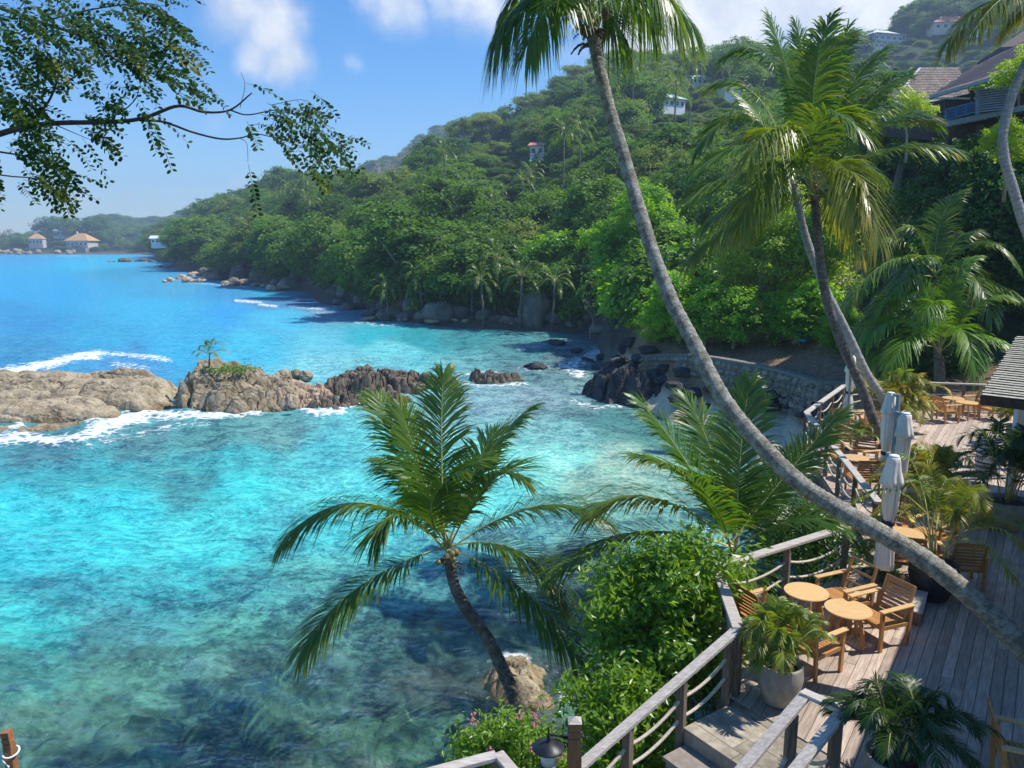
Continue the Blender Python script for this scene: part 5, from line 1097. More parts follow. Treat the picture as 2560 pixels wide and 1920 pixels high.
merged.build('outer_planks', M['plank'], deck, kind='stuff')
# joists, edge boards and posts under the deck
for k, (a, b) in enumerate(zip(DECK, DECK[1:] + DECK[:1])):
    if k in (10, 11, 12, 13, 14): continue
    MB().bar((a[0], a[1], D - .16), (b[0], b[1], D - .16), .06, .24).build('edge_board', M['dark_wood'], deck)
for (x, y) in [(3.2, 10.5), (4.6, 11.5), (5.9, 12.4), (7.2, 15), (7.6, 17.2), (8.1, 19.6), (8.6, 21.4), (9.8, 23.2), (11.2, 25.2), (13, 26), (15.5, 25.8), (3.1, 9.2), (4.2, 7.4)]:
    MB().box(x - .1, x + .1, y - .1, y + .1, -1.4, D - .04).build('support_post', M['dark_wood'], deck)
for k in range(7):
    t = 9.4 + k * 2.6; o = [p for p in DECK]; c = t
    seg = [(DECK[i], DECK[(i + 1) % len(DECK)]) for i in range(len(DECK))]; hits = []
    for a, b in seg:
        da = a[0] * BD.x + a[1] * BD.y - c; db = b[0] * BD.x + b[1] * BD.y - c
        if (da < 0) != (db < 0): q = da / (da - db); hits.append((a[0] + (b[0] - a[0]) * q, a[1] + (b[1] - a[1]) * q))
    if len(hits) >= 2: MB().bar((*hits[0], D - .13), (*hits[-1], D - .13), .07, .18).build('joist', M['dark_wood'], deck)

# railings: hand rail, posts, two sagging ropes per bay
def railing(label, pts, posts, zr=.95, rail_z=None, rope=True, hw=.15, ropes=(.62, .36), group=None, mat='grey_wood', post_h=None):
    base = Vector((pts[0][0], pts[0][1], D)); e = empty('deck_railing', base, label=label, cat='railing', group=group)
    L = lambda p: Vector(p) - base
    zz = rail_z or [D + zr] * len(pts)
    for i in range(len(pts) - 1):
        a = Vector((*pts[i], zz[i])); b = Vector((*pts[i + 1], zz[i + 1])); t = (b - a).normalized()
        MB().bar(L(a - t * .035), L(b + t * .035), hw, .05 + .002 * (i % 2), ch=.006).build('handrail', M[mat], e)
    tops = []
    for (x, y, zt, zb) in posts:
        MB().bar(L((x, y, zb)), L((x, y, zt - .028)), .095, .105, up=(BD.x, BD.y, 0)).build('post', M['dark_wood'] if mat == 'grey_wood' else M[mat], e); tops.append((x, y, zt, zb))
    if rope:
        for (a, b) in zip(tops[:-1], tops[1:]):
            for h in ropes:
                A = Vector((a[0], a[1], a[3] + h + .06)); B = Vector((b[0], b[1], b[3] + h + .06)); sag = .085 * min(1.5, (B - A).length)
                P = [A.lerp(B, u / 14) - Vector((0, 0, sag * 4 * (u / 14) * (1 - u / 14))) for u in range(15)]
                MB().tube([L(p) for p in P], .021, 6).build('rope', M['rope'], e, True)
    return e
RZ = D + .95
railing('pale railing with sagging ropes at the near edge of the deck', [(3.04, 10.80), (5.72, 12.50)], [(3.08, 10.82, RZ, D), (4.42, 11.66, RZ, D), (5.70, 12.46, RZ, D), (6.55, 12.95, RZ - .3, D)], hw=.16)
railing('short railing between the corner post and the stone stair', [(2.84, 8.97), (3.04, 10.74)], [(2.87, 9.02, RZ, D - .2), (3.0, 10.0, RZ, D)], ropes=(.6, .3))
railing('long railing along the seaward deck edge beside the umbrellas', [(6.85, 13.75), (8.43, 21.50)], [(6.88, 13.9, RZ, D), (7.2, 15.5, RZ, D), (7.5, 17.0, RZ, D), (7.82, 18.5, RZ, D), (8.12, 20.0, RZ, D), (8.42, 21.46, RZ, D)])
railing('angled railing at the seaward deck corner', [(8.44, 21.56), (11.28, 25.75)], [(8.47, 21.62, RZ, D), (9.4, 23.0, RZ, D), (10.35, 24.4, RZ, D), (11.25, 25.7, RZ, D)])
railing('far railing in front of the bright palms', [(11.3, 25.8), (12.42, 26.5), (14.0, 26.5), (16.1, 26.02), (20, 25.2)], [(11.4, 25.84, RZ, D), (12.44, 26.46, RZ, D), (14.0, 26.46, RZ, D), (15.6, 26.1, RZ, D), (17.4, 25.7, RZ, D)])
# lower walkway strip outside the long railing
wk = empty('side_walkway', (6.3, 13.6, D - .25), label='narrow plank walkway running outside the seaward railing', cat='walkway')
for k in range(3):
    a = Vector((6.62 - k * .16, 13.5, -.02)) - Vector((6.3, 13.6, 0)); b = Vector((8.16 - k * .16, 21.2, -.02)) - Vector((6.3, 13.6, 0)); MB().bar(a, b, .145, .035).build('plank', M['dark_wood'] if k == 0 else M['grey_wood'], wk)
MB().bar((-.1, 0, -.12), (1.44, 7.5, -.12), .08, .12).build('bearer', M['dark_wood'], wk)

# stone stair
st = empty('stone_stair', (P1.x, P1.y, D), label='slate landing and stone steps leading down beside the handrails', cat='stairs')
def quad_box(o, a0, a1, b0, b1, z0, z1, name, mat):
    """box in stair axes: a along E1 (down the stair), b along E2 (across)"""
    poly = [(E1.x * a + E2.x * b, E1.y * a + E2.y * b) for a, b in ((a0, b0), (a1, b0), (a1, b1), (a0, b1))]
    if area(poly) < 0: poly = poly[::-1]
    return MB().prism(poly, z0, z1).build(name, mat, o)
LD = .98
quad_box(st, .01, LD, .01, 2.6, -.8, -.045, 'landing_base', M['stone_step'])
srs = random.Random(3); b = .0
rows = [(.02, .16), (.16, .52), (.52, .80), (.80, LD)]
for i, (a0, a1) in enumerate(rows):
    b = .0
    while b < 2.6:
        l = 2.6 - b if 2.6 - b < .5 else srs.uniform(.38, .72) if i in (1, 2) else srs.uniform(.7, 1.1)
        l = min(l, 2.6 - b); quad_box(st, a0 + .004, a1 - .004, b + .004, b + l - .004, -.044, -.018 + srs.uniform(-.002, .002), 'slate_tile', M['slate']); b += l
for k in range(6):
    a0 = LD + k * .36; z = -.20 - k * .165
    quad_box(st, a0 + .003, a0 + .40, .06, 2.5, z - .045, z, 'tread', M['stone_step']); quad_box(st, a0 + .003, a0 + .36, .08, 2.5, z - 1.0, z - .047, 'riser', M['stone_step'])
# stair hand rails
def P2(a, b): v = P1 + E1 * a + E2 * b; return (v.x, v.y)
def stair_rail(label, b, a0, a1, z0, slope, postsa, top_mat='grey_wood'):
    z = lambda a: z0 - slope * max(0, a - 0.0)
    return railing(label, [P2(a0, b), P2(a1, b)], [(*P2(a, b), z(a) - .01, z(a) - .95) for a in postsa], rail_z=[z(a0), z(a1)], hw=.13)
stair_rail('weathered stair handrail sloping down along the leafy shrub', -.04, .02, 2.75, RZ, .33, [.16, .98, 1.85, 2.6])
# U shaped guard rail
e = empty('guard_rail', (3.16, 7.53, D), label='silvery looped guard rail at the head of the stone stair', cat='railing')
A0 = Vector((0, 0, .95)); B0 = Vector((.27, -.30, .95)); dn = Vector((E1.x, E1.y, -.46)).normalized()
MB().bar(A0, A0 + dn * 1.9, .125, .05, ch=.006).build('handrail', M['grey_wood'], e); MB().bar(B0, B0 + dn * 1.9, .125, .052, ch=.006).build('handrail', M['grey_wood'], e)
MB().bar(A0 + Vector((-.03, .033, .001)), B0 + Vector((.03, -.033, .001)), .12, .048, ch=.006).build('handrail', M['grey_wood'], e)
for q, tt in ((A0, .25), (B0, .12), (A0, 1.2), (B0, 1.2)):
    p = q + dn * tt; MB().box(p.x - .05, p.x + .05, p.y - .05, p.y + .05, p.z - 1.15, p.z - .03).build('post', M['dark_wood'], e)
for h in (.45, .62):
    a = A0 + dn * .25 - Vector((0, 0, h)); b = B0 + dn * .12 - Vector((0, 0, h)); MB().tube([a.lerp(b, u / 8) - Vector((0, 0, .12 * u / 8 * (1 - u / 8) * 4)) for u in range(9)], .022, 6).build('rope', M['rope'], e, True)
a = A0 + dn * .25 - Vector((0, 0, .5)); b = A0 + dn * 1.2 - Vector((0, 0, .5)); MB().tube([a.lerp(b, u / 8) - Vector((0, 0, .1 * u / 8 * (1 - u / 8) * 4)) for u in range(9)], .022, 6).build('rope', M['rope'], e, True)
a = B0 + dn * .12 - Vector((0, 0, .5)); b = B0 + dn * 1.2 - Vector((0, 0, .5)); MB().tube([a.lerp(b, u / 8) - Vector((0, 0, .1 * u / 8 * (1 - u / 8) * 4)) for u in range(9)], .022, 6).build('rope', M['rope'], e, True)

# lamp post, corner rail and mooring post at the lower edge of the picture
lp_ = at(1437, 1797, 8.1); e = empty('lamp_post', (lp_.x, lp_.y, 1.2), label='square brown newel post with a grooved top', cat='post'); h = lp_.z - 1.2
MB().box(-.072, .072, -.072, .072, 0, h - .20).build('shaft', M['post_brown'], e)
for k, (z0, z1, w) in enumerate([(h - .20, h - .185, .062), (h - .185, h - .115, .072), (h - .115, h - .10, .062), (h - .10, h - .02, .072)]): MB().box(-w, w, -w, w, z0, z1).build('collar' if k % 2 == 0 else 'head', M['post_brown'], e)
MB().add([(-.072, -.072, h - .02), (.072, -.072, h - .02), (.072, .072, h - .02), (-.072, .072, h - .02), (0, 0, h + .03)], [(0, 1, 4), (1, 2, 4), (2, 3, 4), (3, 0, 4), (3, 2, 1, 0)]).build('cap', M['grey_wood'], e)
lq = at(1371, 1866, 8.0); e = empty('bracket_lantern', lq, label='black iron lantern with a disc shade hanging beside the newel post', cat='lantern')
MB().lathe([(.02, .055), (.05, .05), (.165, .0), (.172, -.012), (.16, -.012)], 28).build('shade', M['black_iron'], e, True)
MB().lathe([(.012, .05), (.022, .07), (.014, .10), (.024, .125), (.012, .15), (.008, .20), (.004, .23)], 10).build('finial', M['black_iron'], e, True)
MB().lathe([(.075, -.20), (.085, -.10), (.08, -.014)], 16).build('glass', M['lamp_glass'], e, True)
MB().lathe([(.09, -.24), (.10, -.22), (.09, -.203)], 16).build('base_ring', M['black_iron'], e, True)
rt = Vector((lp_.x - lq.x - .07, lp_.y - lq.y, -.02)); MB().bar((.0, 0, .14), rt + Vector((0, 0, .02)), .022, .022).build('bracket_arm', M['black_iron'], e)
for s0, s1, rr in ((.55, .95, .05), (.35, .6, .038)):
    c = rt * ((s0 + s1) / 2) + Vector((0, 0, -.06)); MB().tube([c + Vector((math.cos(u * .45) * rr * (1 - u * .035), 0, math.sin(u * .45) * rr * (1 - u * .035))) for u in range(20)], .009, 5).build('scroll', M['black_iron'], e, True)
ca = at(1240, 1889, 7.6); e = empty('corner_handrail', ca, label='mitred corner of a grey handrail at the bottom edge of the picture', cat='railing')
MB().bar((0, 0, 0), Vector((-.75, -.28, -.02)), .12, .05, ch=.006).build('handrail', M['grey_wood'], e); MB().bar((.02, .02, .002), Vector((.40, -.62, -.02)), .12, .05, ch=.006).build('handrail', M['grey_wood'], e)
MB().box(-.05, .05, -.06, .04, -3.0, -.028).build('post', M['dark_wood'], e)
ma = at(18, 1828, 8.0); e = empty('mooring_post', (ma.x, ma.y, -.8), label='brown post with a white rope ring in the lower left corner', cat='post'); h = ma.z + .8
tl = Vector((.16, -.1, 0))
MB().bar(tl, (0, 0, h - .14), .085, .085, up=(0, 1, 0)).build('shaft', M['post_brown'], e); MB().bar((0, 0, h - .128), (-.006, 0, h - .075), .083, .083, up=(0, 1, 0)).build('head', M['post_brown'], e); MB().bar((-.006, 0, h - .065), (-.012, 0, h), .083, .083, up=(0, 1, 0)).build('head', M['post_brown'], e)
MB().tube([(math.cos(u * .42) * .075 + .012, math.sin(u * .42) * .075, h - .24 + .02 * math.sin(u * .42)) for u in range(16)], .010, 6).build('rope_ring', M['white_rope'], e, True); MB().tube([(-.05, -.06, h - .30), (.02, -.07, h - .36), (-.06, -.06, h - .46)], .009, 5).build('rope_ring', M['white_rope'], e, True)

# ------------------------------------------------------------------ furniture
def chair_proto(openback=False):
    e = bpy.data.objects.new('teak_armchair', None); COL.objects.link(e); T = M['teak']; w, d = .60, .60
    for sx in (-1, 1):
        MB().bar((sx * (w / 2 - .022), -d / 2 + .03, 0), (sx * (w / 2 - .022), -d / 2 + .02, .60), .042, .05, up=(0, 1, 0)).build('leg', T, e)
        MB().bar((sx * (w / 2 - .022), d / 2 - .06, 0), (sx * (w / 2 - .022), d / 2 - .015, .60), .040, .048, up=(0, 1, 0)).build('leg', T, e)
        MB().bar((sx * (w / 2 - .068), d / 2 - .08, .36), (sx * (w / 2 - .068), d / 2 + .07, .86), .04, .032, up=(0, 1, 0)).build('back_upright', T, e)
        MB().bar((sx * (w / 2 - .018), -d / 2 - .02, .612), (sx * (w / 2 - .018), d / 2 + .01, .616), .085, .024, ch=.005).build('armrest', M['teak_top'], e)
        MB().bar((sx * (w / 2 - .024), -d / 2 + .05, .355), (sx * (w / 2 - .024), d / 2 - .05, .335), .032, .055).build('side_rail', T, e)
    MB().bar((-w / 2 + .04, -d / 2 + .025, .36), (w / 2 - .04, -d / 2 + .025, .36), .03, .055).build('front_rail', T, e)
    MB().bar((-w / 2 + .04, d / 2 - .07, .34), (w / 2 - .04, d / 2 - .07, .34), .03, .05).build('back_rail', T, e)
    n = 9
    for k in range(n):
        y = -d / 2 + .06 + k * (d - .14) / (n - 1); MB().bar((-w / 2 + .045, y, .385 - .02 * k / n), (w / 2 - .045, y, .385 - .02 * k / n), .045, .016).build('seat_slat', T, e)
    hs = [.44, .50, .56, .62, .68, .74, .80, .845] if not openback else [.50, .68, .85]
    for z in hs:
        y = d / 2 - .08 + (z - .36) * .3; MB().bar((-w / 2 + .07, y, z), (w / 2 - .07, y, z), .016, .042 if not openback else .035, up=(0, .3, 1)).build('back_slat', T, e)
    return e
CH = chair_proto(); CHO = chair_proto(True); used = set()
def chair(x, y, face, label, proto=None, group=None):
    proto = proto or CH; o = proto if proto.name not in used else copy_tree(proto); used.add(proto.name)
    o.location = (x, y, D + .003); o.rotation_euler = (0, 0, R(face + 90)); tag(o, label, 'chair', group); return o
def table_proto():
    e = bpy.data.objects.new('round_teak_table', None); COL.objects.link(e)
    MB().lathe([(.28, .522), (.318, .528), (.325, .537), (.318, .548), (.20, .55)], 40).build('table_top', M['teak_top'], e)
    for k in range(4):
        a = k * math.pi / 2 + .4; P = [(.05, .51), (.13, .50), (.20, .42), (.245, .25), (.265, .0)]; q = Vector((math.cos(a), math.sin(a), 0)); mb = MB()
        for (r0, z0), (r1, z1) in zip(P[:-1], P[1:]): mb.bar(q * r0 + Vector((0, 0, z0)), q * (r1 + .002) + Vector((0, 0, z1 - .004)), .032, .055, up=(q.x, q.y, .3))
        mb.build('leg', M['teak'], e)
    return e
TB = table_proto()
def table(x, y, label, rz=0, sc=1.0):
    o = TB if 'T' not in used else copy_tree(TB); used.add('T'); o.location = (x, y, D + .003); o.rotation_euler = (0, 0, rz); o.scale = (sc, sc, sc); tag(o, label, 'table'); return o
table(4.83, 10.30, 'round teak side table in full sun, nearest to the viewer', .2); table(4.44, 10.86, 'round teak side table half in shade by the rope railing', .5)
chair(5.36, 10.42, 203, 'teak slatted armchair at the right of the two near tables'); chair(4.07, 9.66, 31, 'teak armchair in front of the near tables beside the potted palm')
chair(5.12, 11.08, 203, 'teak armchair with an open framed back by the rope railing', CHO); chair(3.66, 10.42, 25, 'teak armchair half hidden behind the pot palm at the deck corner')
chair(5.42, 7.25, -22, 'teak armchair cut off at the lower right corner')
table(7.12, 13.25, 'round teak table behind the leaning trunk by the nearest umbrella', .7)
chair(7.28, 13.98, -108, 'shaded teak armchair behind the table past the leaning trunk'); chair(7.95, 13.75, -150, 'teak armchair behind the yellowing areca palm')
chair(7.62, 12.30, 78, 'teak armchair seen from behind right of the leaning trunk'); chair(6.80, 12.55, 70, 'teak armchair mostly hidden behind the leaning trunk and areca')
table(8.42, 18.25, 'round teak table beside the long seaward railing', .1)
chair(8.28, 19.05, -95, 'teak armchair at the far side of the railing table'); chair(9.12, 18.35, 195, 'teak armchair at the right of the railing table'); chair(8.15, 17.2, 85, 'teak armchair seen from behind in front of the railing table'); chair(9.35, 19.7, 240, 'teak armchair turned beside the dark palm trunk')
table(10.7, 23.55, 'round teak table under the farthest umbrella', .4)
chair(10.0, 22.7, 50, 'teak armchair near the angled railing corner'); chair(10.75, 22.4, 70, 'teak armchair just left of the dark palm trunk'); chair(9.25, 20.85, 80, 'teak armchair behind the small potted palm'); chair(11.6, 23.4, 170, 'teak armchair right of the farthest umbrella table')
table(14.95, 25.55, 'round teak table closest to the far railing', .3, 1.05); table(15.0, 24.85, 'round teak table at the far end, in front of the railing one', .9, 1.05)
chair(13.75, 25.1, 12, 'teak armchair farthest left at the far tables'); chair(14.1, 24.45, 14, 'teak armchair in front at the far tables'); chair(15.85, 24.75, 190, 'teak armchair facing left at the right of the far tables'); chair(15.75, 25.5, 200, 'teak armchair in the shade near the pavilion eave at the far tables')

# closed cantilever umbrellas
def umbrella(x, y, label, strap=.95, rz=0.0, top=2.42, seed=0, skirt=False):
    e = empty('closed_umbrella', (x, y, D), rz, label=label, cat='umbrella', group=None); rs_ = random.Random(seed); e.scale = (.86, .86, 1.0)
    f = lambda a, z, i: 1 + (.16 * abs(math.cos(4 * a + seed)) - .08 if i < 4 else .03 * math.cos(8 * a)) + .05 * math.cos(5 * a + 2 * z + seed)
    MB().lathe([(.10, top), (.112, top - .012), (.122, top - .08), (.14, top - .18), (.162, top - .28), (.185, top - .37), (.198, top - .44), (.17, top - .45)][::-1], 56, fn=f).build('valance', M['fabric'], e, True)
    zs = top - .40; lo = .55
    prof = []
    for k in range(15):
        z = zs + (lo - zs) * k / 14; r = .155 - .02 * math.sin((zs - z) * 2); r *= 1 - .42 * math.exp(-((z - strap) / .16) ** 2); r *= 1.0 if z > strap else 1.0 + .15 * (strap - z); prof.append((r, z))
    MB().lathe(prof[::-1], 56, fn=lambda a, z, i: 1 + .17 * abs(math.cos(4.5 * a + seed + .5 * z)) - .10 + .06 * math.cos(13 * a - seed + 1.5 * z) + .05 * math.cos(3 * a + 4 * z)).build('canopy', M['fabric'], e, True)
    MB().lathe([(.105, strap - .04), (.115, strap - .03), (.115, strap + .03), (.105, strap + .04)], 24).build('strap', M['strap'], e, True)
    MB().lathe([(.02, top + .035), (.09, top + .03), (.095, top + .0)][::-1], 24).build('cap', M['white_paint'], e, True)
    MB().box(.19, .28, -.035, .035, .06, top + .02).build('pole', M['pole'], e); MB().bar((.24, 0, top - .03), (0, 0, top + .01), .05, .05).build('arm', M['pole'], e)
    MB().box(-.20, .50, -.34, .34, .005, .06).build('base_plate', M['dark_wood'], e); return e
umbrella(6.02, 11.72, 'closed cream umbrella nearest the viewer behind the leaning trunk', strap=1.32, rz=1.5, top=2.40, seed=1)
umbrella(7.72, 14.72, 'closed cream umbrella with a low black strap, second from the viewer', strap=.72, rz=2.0, seed=2)
umbrella(8.45, 16.85, 'closed cream umbrella with its blue grey pole in front, third from the viewer', strap=1.05, rz=-1.1, seed=3)
umbrella(10.05, 22.5, 'closed cream umbrella farthest away at the angled railing', strap=1.35, rz=-2.0, seed=4)
# plinth under the nearest umbrella
e = empty('timber_plinth', (5.95, 11.45, D + .003), R(-33), label='low dark timber plinth at the foot of the nearest umbrella', cat='plinth')
MB().box(-.45, .55, -.42, .42, 0, .20).build('frame', M['dark_wood'], e)
for k in range(6): MB().box(-.46, .56, -.43 + k * .1435, -.43 + k * .1435 + .138, .202, .228).build('plank', M['grey_wood'], e)

# planters
def pot(name, x, y, r, h, mat, label, z=D + .003, n=36):
    e = empty(name, (x, y, z), label=label, cat='planter')
    MB().lathe([(r * .50, 0), (r * .66, h * .06), (r * .92, h * .38), (r * 1.04, h * .68), (r * 1.0, h * .96), (r * .985, h), (r * .90, h), (r * .88, h * .90), (r * .3, h * .89)], n).build('pot', M[mat], e, True)
    MB().lathe([(r * .885, h * .885), (r * .5, h * .92), (r * .02, h * .93)], n).build('soil', M['soil'], e, True); return e
def areca(x, y, z, h, nst, label, mat='areca', seed=1, spread=.75, yel=.15, n=40, w=.015, Lm=.24, nfr=5, droopy=1.0, cat='palm plant', name='areca_palm'):
    e = empty(name, (x, y, z), label=label, cat=cat); rs_ = random.Random(seed); kk = 0
    for s in range(nst):
        a = rs_.uniform(0, 6.28); rr = rs_.uniform(.02, .13); hh = h * rs_.uniform(.18, .5); b = Vector((math.cos(a) * rr, math.sin(a) * rr, -.08)); t = b + Vector((math.cos(a) * hh * .22, math.sin(a) * hh * .22, hh))
        MB().tube([b, b.lerp(t, .5), t], [.02, .017, .012], 6).build('stem', M['rachis'], e, True)
        for q in range(nfr):
            an = a + rs_.uniform(-1.9, 1.9); L = h * rs_.uniform(.55, .85); el = rs_.uniform(.35, 1.35)
            d = Vector((math.cos(an) * math.cos(el), math.sin(an) * math.cos(el), math.sin(el))); mid = t + d * L * .55; tip = t + Vector((d.x, d.y, 0)) * L * (.95 * spread + .2) + Vector((0, 0, d.z * L * .72 - .22 * L * droopy))
            frond_obj(t, mid, tip, e, M[mat], n=n, Lmax=Lm * h, w=w, droop=.30, seed=seed * 37 + kk, yel=yel * rs_.uniform(0, 2.2), rach=.009, stub=.2); kk += 1
    return e
pot('concrete_planter', 3.36, 8.84, .275, .56, 'concrete', 'tall grey concrete planter between stair and near tables'); areca(3.36, 8.84, D + .53, .95, 8, 'bushy areca palm in the tall concrete planter', 'areca', 3, yel=.12, nfr=5)
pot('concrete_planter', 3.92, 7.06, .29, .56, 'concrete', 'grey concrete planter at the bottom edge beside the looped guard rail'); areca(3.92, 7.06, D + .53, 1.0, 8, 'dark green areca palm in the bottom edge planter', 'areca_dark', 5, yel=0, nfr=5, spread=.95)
pot('dark_planter', 6.85, 11.75, .36, .62, 'dark_pot', 'black planter under the leaning palm trunk'); areca(6.9, 11.8, D + .6, 1.95, 8, 'large yellowing areca palm behind the leaning trunk', 'areca', 8, yel=.35, n=50, Lm=.17, w=.016, nfr=4, spread=.85)
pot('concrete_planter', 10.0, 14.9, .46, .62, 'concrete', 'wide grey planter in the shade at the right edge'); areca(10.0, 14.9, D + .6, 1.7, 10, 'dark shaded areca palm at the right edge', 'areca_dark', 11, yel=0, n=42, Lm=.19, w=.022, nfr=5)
pot('slate_planter', 14.55, 21.4, .36, .60, 'blue_pot', 'slate blue planter under the pavilion eave'); areca(14.55, 21.4, D + .55, 1.1, 7, 'orange green areca palm in the slate planter', 'areca', 14, yel=.4, n=34, Lm=.24, w=.02, nfr=5)
areca(11.9, 23.6, D, 2.1, 9, 'sunlit golden areca palm at the foot of the pale palm stem', 'areca', 17, yel=.5, n=40, Lm=.18, w=.026, nfr=6)
areca(9.35, 16.2, D, 1.7, 8, 'golden areca palm right of the second umbrella', 'areca', 19, yel=.5, n=40, Lm=.19, w=.024, nfr=6)
pot('slate_planter', 8.95, 19.75, .20, .36, 'blue_pot', 'small grey pot among the railing chairs', n=24); areca(8.95, 19.75, D + .33, .95, 3, 'small sparse palm in the pot among the railing chairs', 'areca', 23, yel=.1, n=18, Lm=.26, nfr=4)
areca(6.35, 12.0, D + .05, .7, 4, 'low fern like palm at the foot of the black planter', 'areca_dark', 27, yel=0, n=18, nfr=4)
# barrel
e = empty('painted_barrel', (12.0, 18.7, D + .003), label='white barrel with navy hoops standing on the shaded deck', cat='barrel')
bp_ = [(.24, 0), (.275, .15), (.30, .32), (.31, .44), (.30, .56), (.275, .73), (.245, .88), (.232, .88), (.23, .845), (.02, .845)]
MB().lathe(bp_, 32).build('staves', M['barrel'], e, True)
for z, r in ((.06, .262), (.20, .289), (.32, .304), (.56, .304), (.68, .289), (.80, .266), (.87, .25)): MB().lathe([(r, z - .022), (r + .006, z - .02), (r + .006, z + .02), (r, z + .022)], 32).build('hoop', M['barrel_hoop'], e, True)

# ------------------------------------------------------------------ pavilion roof at the right edge, and the restaurant building beyond the frame
def shingle_roof(name, label, eave_a, eave_b, up, rise_len, mat, parent=None, course=.16, wdt=.3, seed=1, thick=.02, cat='pavilion'):
    pass
ea = Vector((9.72, 15.62, 6.92)); ed = Vector((.74, -.673, 0)).normalized(); eu = Vector((.615, .74, .175)).normalized(); en = ed.cross(eu).normalized()
if en.z < 0: en = -en
e = empty('roofed_pavilion', (ea.x, ea.y, D), label='pavilion corner with grey shingled roof at the right edge', cat='pavilion'); o0 = Vector((ea.x, ea.y, D))
LR, LE = 4.6, 4.2; slab = MB()
c4 = [ea, ea + ed * LE, ea + ed * LE + eu * LR, ea + eu * LR]; slab.add([p - o0 - en * .10 for p in c4] + [p - o0 for p in c4], [(3, 2, 1, 0), (4, 5, 6, 7), (0, 1, 5, 4), (1, 2, 6, 5), (2, 3, 7, 6), (3, 0, 4, 7)]); slab.build('roof_deck', M['dark_timber'], e)
q0 = random.Random(4); nsh = 0
for c in range(29):
    v0 = c * .158 - .03; off = (c % 2) * .15; far = MB()
    for k in range(-1, 14):
        u0 = max(-.02, k * .30 + off + .003); u1 = min(LE, (k + 1) * .30 + off - .003)
        if u1 - u0 < .03: continue
        z0 = .022 + .006 * (c % 2) + q0.uniform(0, .004); pr = [ea + ed * u0 + eu * v0, ea + ed * u1 + eu * v0, ea + ed * u1 + eu * (v0 + .17), ea + ed * u0 + eu * (v0 + .17)]
        lo = [p - o0 + en * (z0 if i < 2 else .006) for i, p in enumerate(pr)]; hi = [p - o0 + en * (z0 + .012 if i < 2 else .012) for i, p in enumerate(pr)]
        MB().add(lo + hi, [(3, 2, 1, 0), (4, 5, 6, 7), (0, 1, 5, 4), (1, 2, 6, 5), (2, 3, 7, 6), (3, 0, 4, 7)]).build('shingle', M['shingle'], e) if u0 < 2.7 and nsh < 290 else far.add(lo + hi, [(3, 2, 1, 0), (4, 5, 6, 7), (0, 1, 5, 4), (1, 2, 6, 5), (2, 3, 7, 6), (3, 0, 4, 7)])
        nsh += u0 < 2.7
    if far.n: far.build('shingle_course', M['shingle'], e, kind='stuff')
MB().bar(ea - o0 - en * .10 - eu * .01, ea + ed * LE - o0 - en * .10 - eu * .01, .03, .20, up=en).build('fascia', M['fascia'], e); MB().bar(ea - o0 - en * .10 - ed * .012, ea + eu * LR - o0 - en * .10 - ed * .012, .03, .18, up=en).build('fascia', M['fascia'], e)
for (a, b) in ((.62, .7), (3.7, .7), (.62, 4.2)):
    p = ea + ed * a + eu * b; MB().box(p.x - o0.x - .07, p.x - o0.x + .07, p.y - o0.y - .07, p.y - o0.y + .07, 0, p.z - D - .12).build('post', M['white_paint'], e)
# restaurant building: its eave shades the right half of the deck
e = empty('restaurant_building', (12, 11, D), label='restaurant building just outside the right edge whose eave shades the deck', cat='building')
n2 = Vector((BD.y, -BD.x)); q = Vector((6.95, 8.75)); zE = 8.2
def RB(t, s, z): v = q + BD * t + n2 * s; return Vector((v.x - 12, v.y - 11, z - D))
mb = MB(); A = [RB(-6, 0, zE), RB(7.6, 0, zE), RB(7.6, 9, zE), RB(-6, 9, zE)]; B = [RB(-2, 4.5, zE + 2.3), RB(4, 4.5, zE + 2.3)]; A2 = [p - Vector((0, 0, .14)) for p in A]
mb.add(A + B + A2, [(0, 1, 5, 4), (1, 2, 5), (2, 3, 4, 5), (3, 0, 4), (0, 6, 7, 1), (1, 7, 8, 2), (2, 8, 9, 3), (3, 9, 6, 0), (9, 8, 7, 6)]); mb.build('roof', M['shingle'], e)
W0 = [RB(-5, 2.2, D), RB(6.8, 2.2, D), RB(6.8, 8, D), RB(-5, 8, D)]; hh = Vector((0, 0, zE - D - .15)); mb = MB(); mb.add(W0 + [p + hh for p in W0], [(0, 1, 5, 4), (1, 2, 6, 5), (2, 3, 7, 6), (3, 0, 4, 7)]); mb.build('wall', M['cream_wall'], e)
for t in (-5, -2, 1, 4, 7): p = RB(t, .35, D); MB().box(p.x - .08, p.x + .08, p.y - .08, p.y + .08, 0, zE - D - .15).build('post', M['white_paint'], e)

# ------------------------------------------------------------------ villa on the slope, upper right
vo = at(2430, 330, 40); vb = Vector((vo.x, vo.y, ground(vo.x, vo.y))); VZ = vb.z
e = empty('hillside_villa', vb, label='dark timber villa with shingle roof and blue balcony on the slope', cat='villa')
def VP(x, y, d): return at(x, y, d) - vb
def plate(pts, thick, mat, name, parent=e):
    n = (pts[1] - pts[0]).cross(pts[2] - pts[0]).normalized(); n = n if n.z > 0 else -n; k = len(pts)
    lo = [p - n * thick for p in pts]; return MB().add(lo + list(pts), [tuple(range(k - 1, -1, -1)), tuple(range(k, 2 * k))] + [(i, (i + 1) % k, k + (i + 1) % k, k + i) for i in range(k)]).build(name, mat, parent)
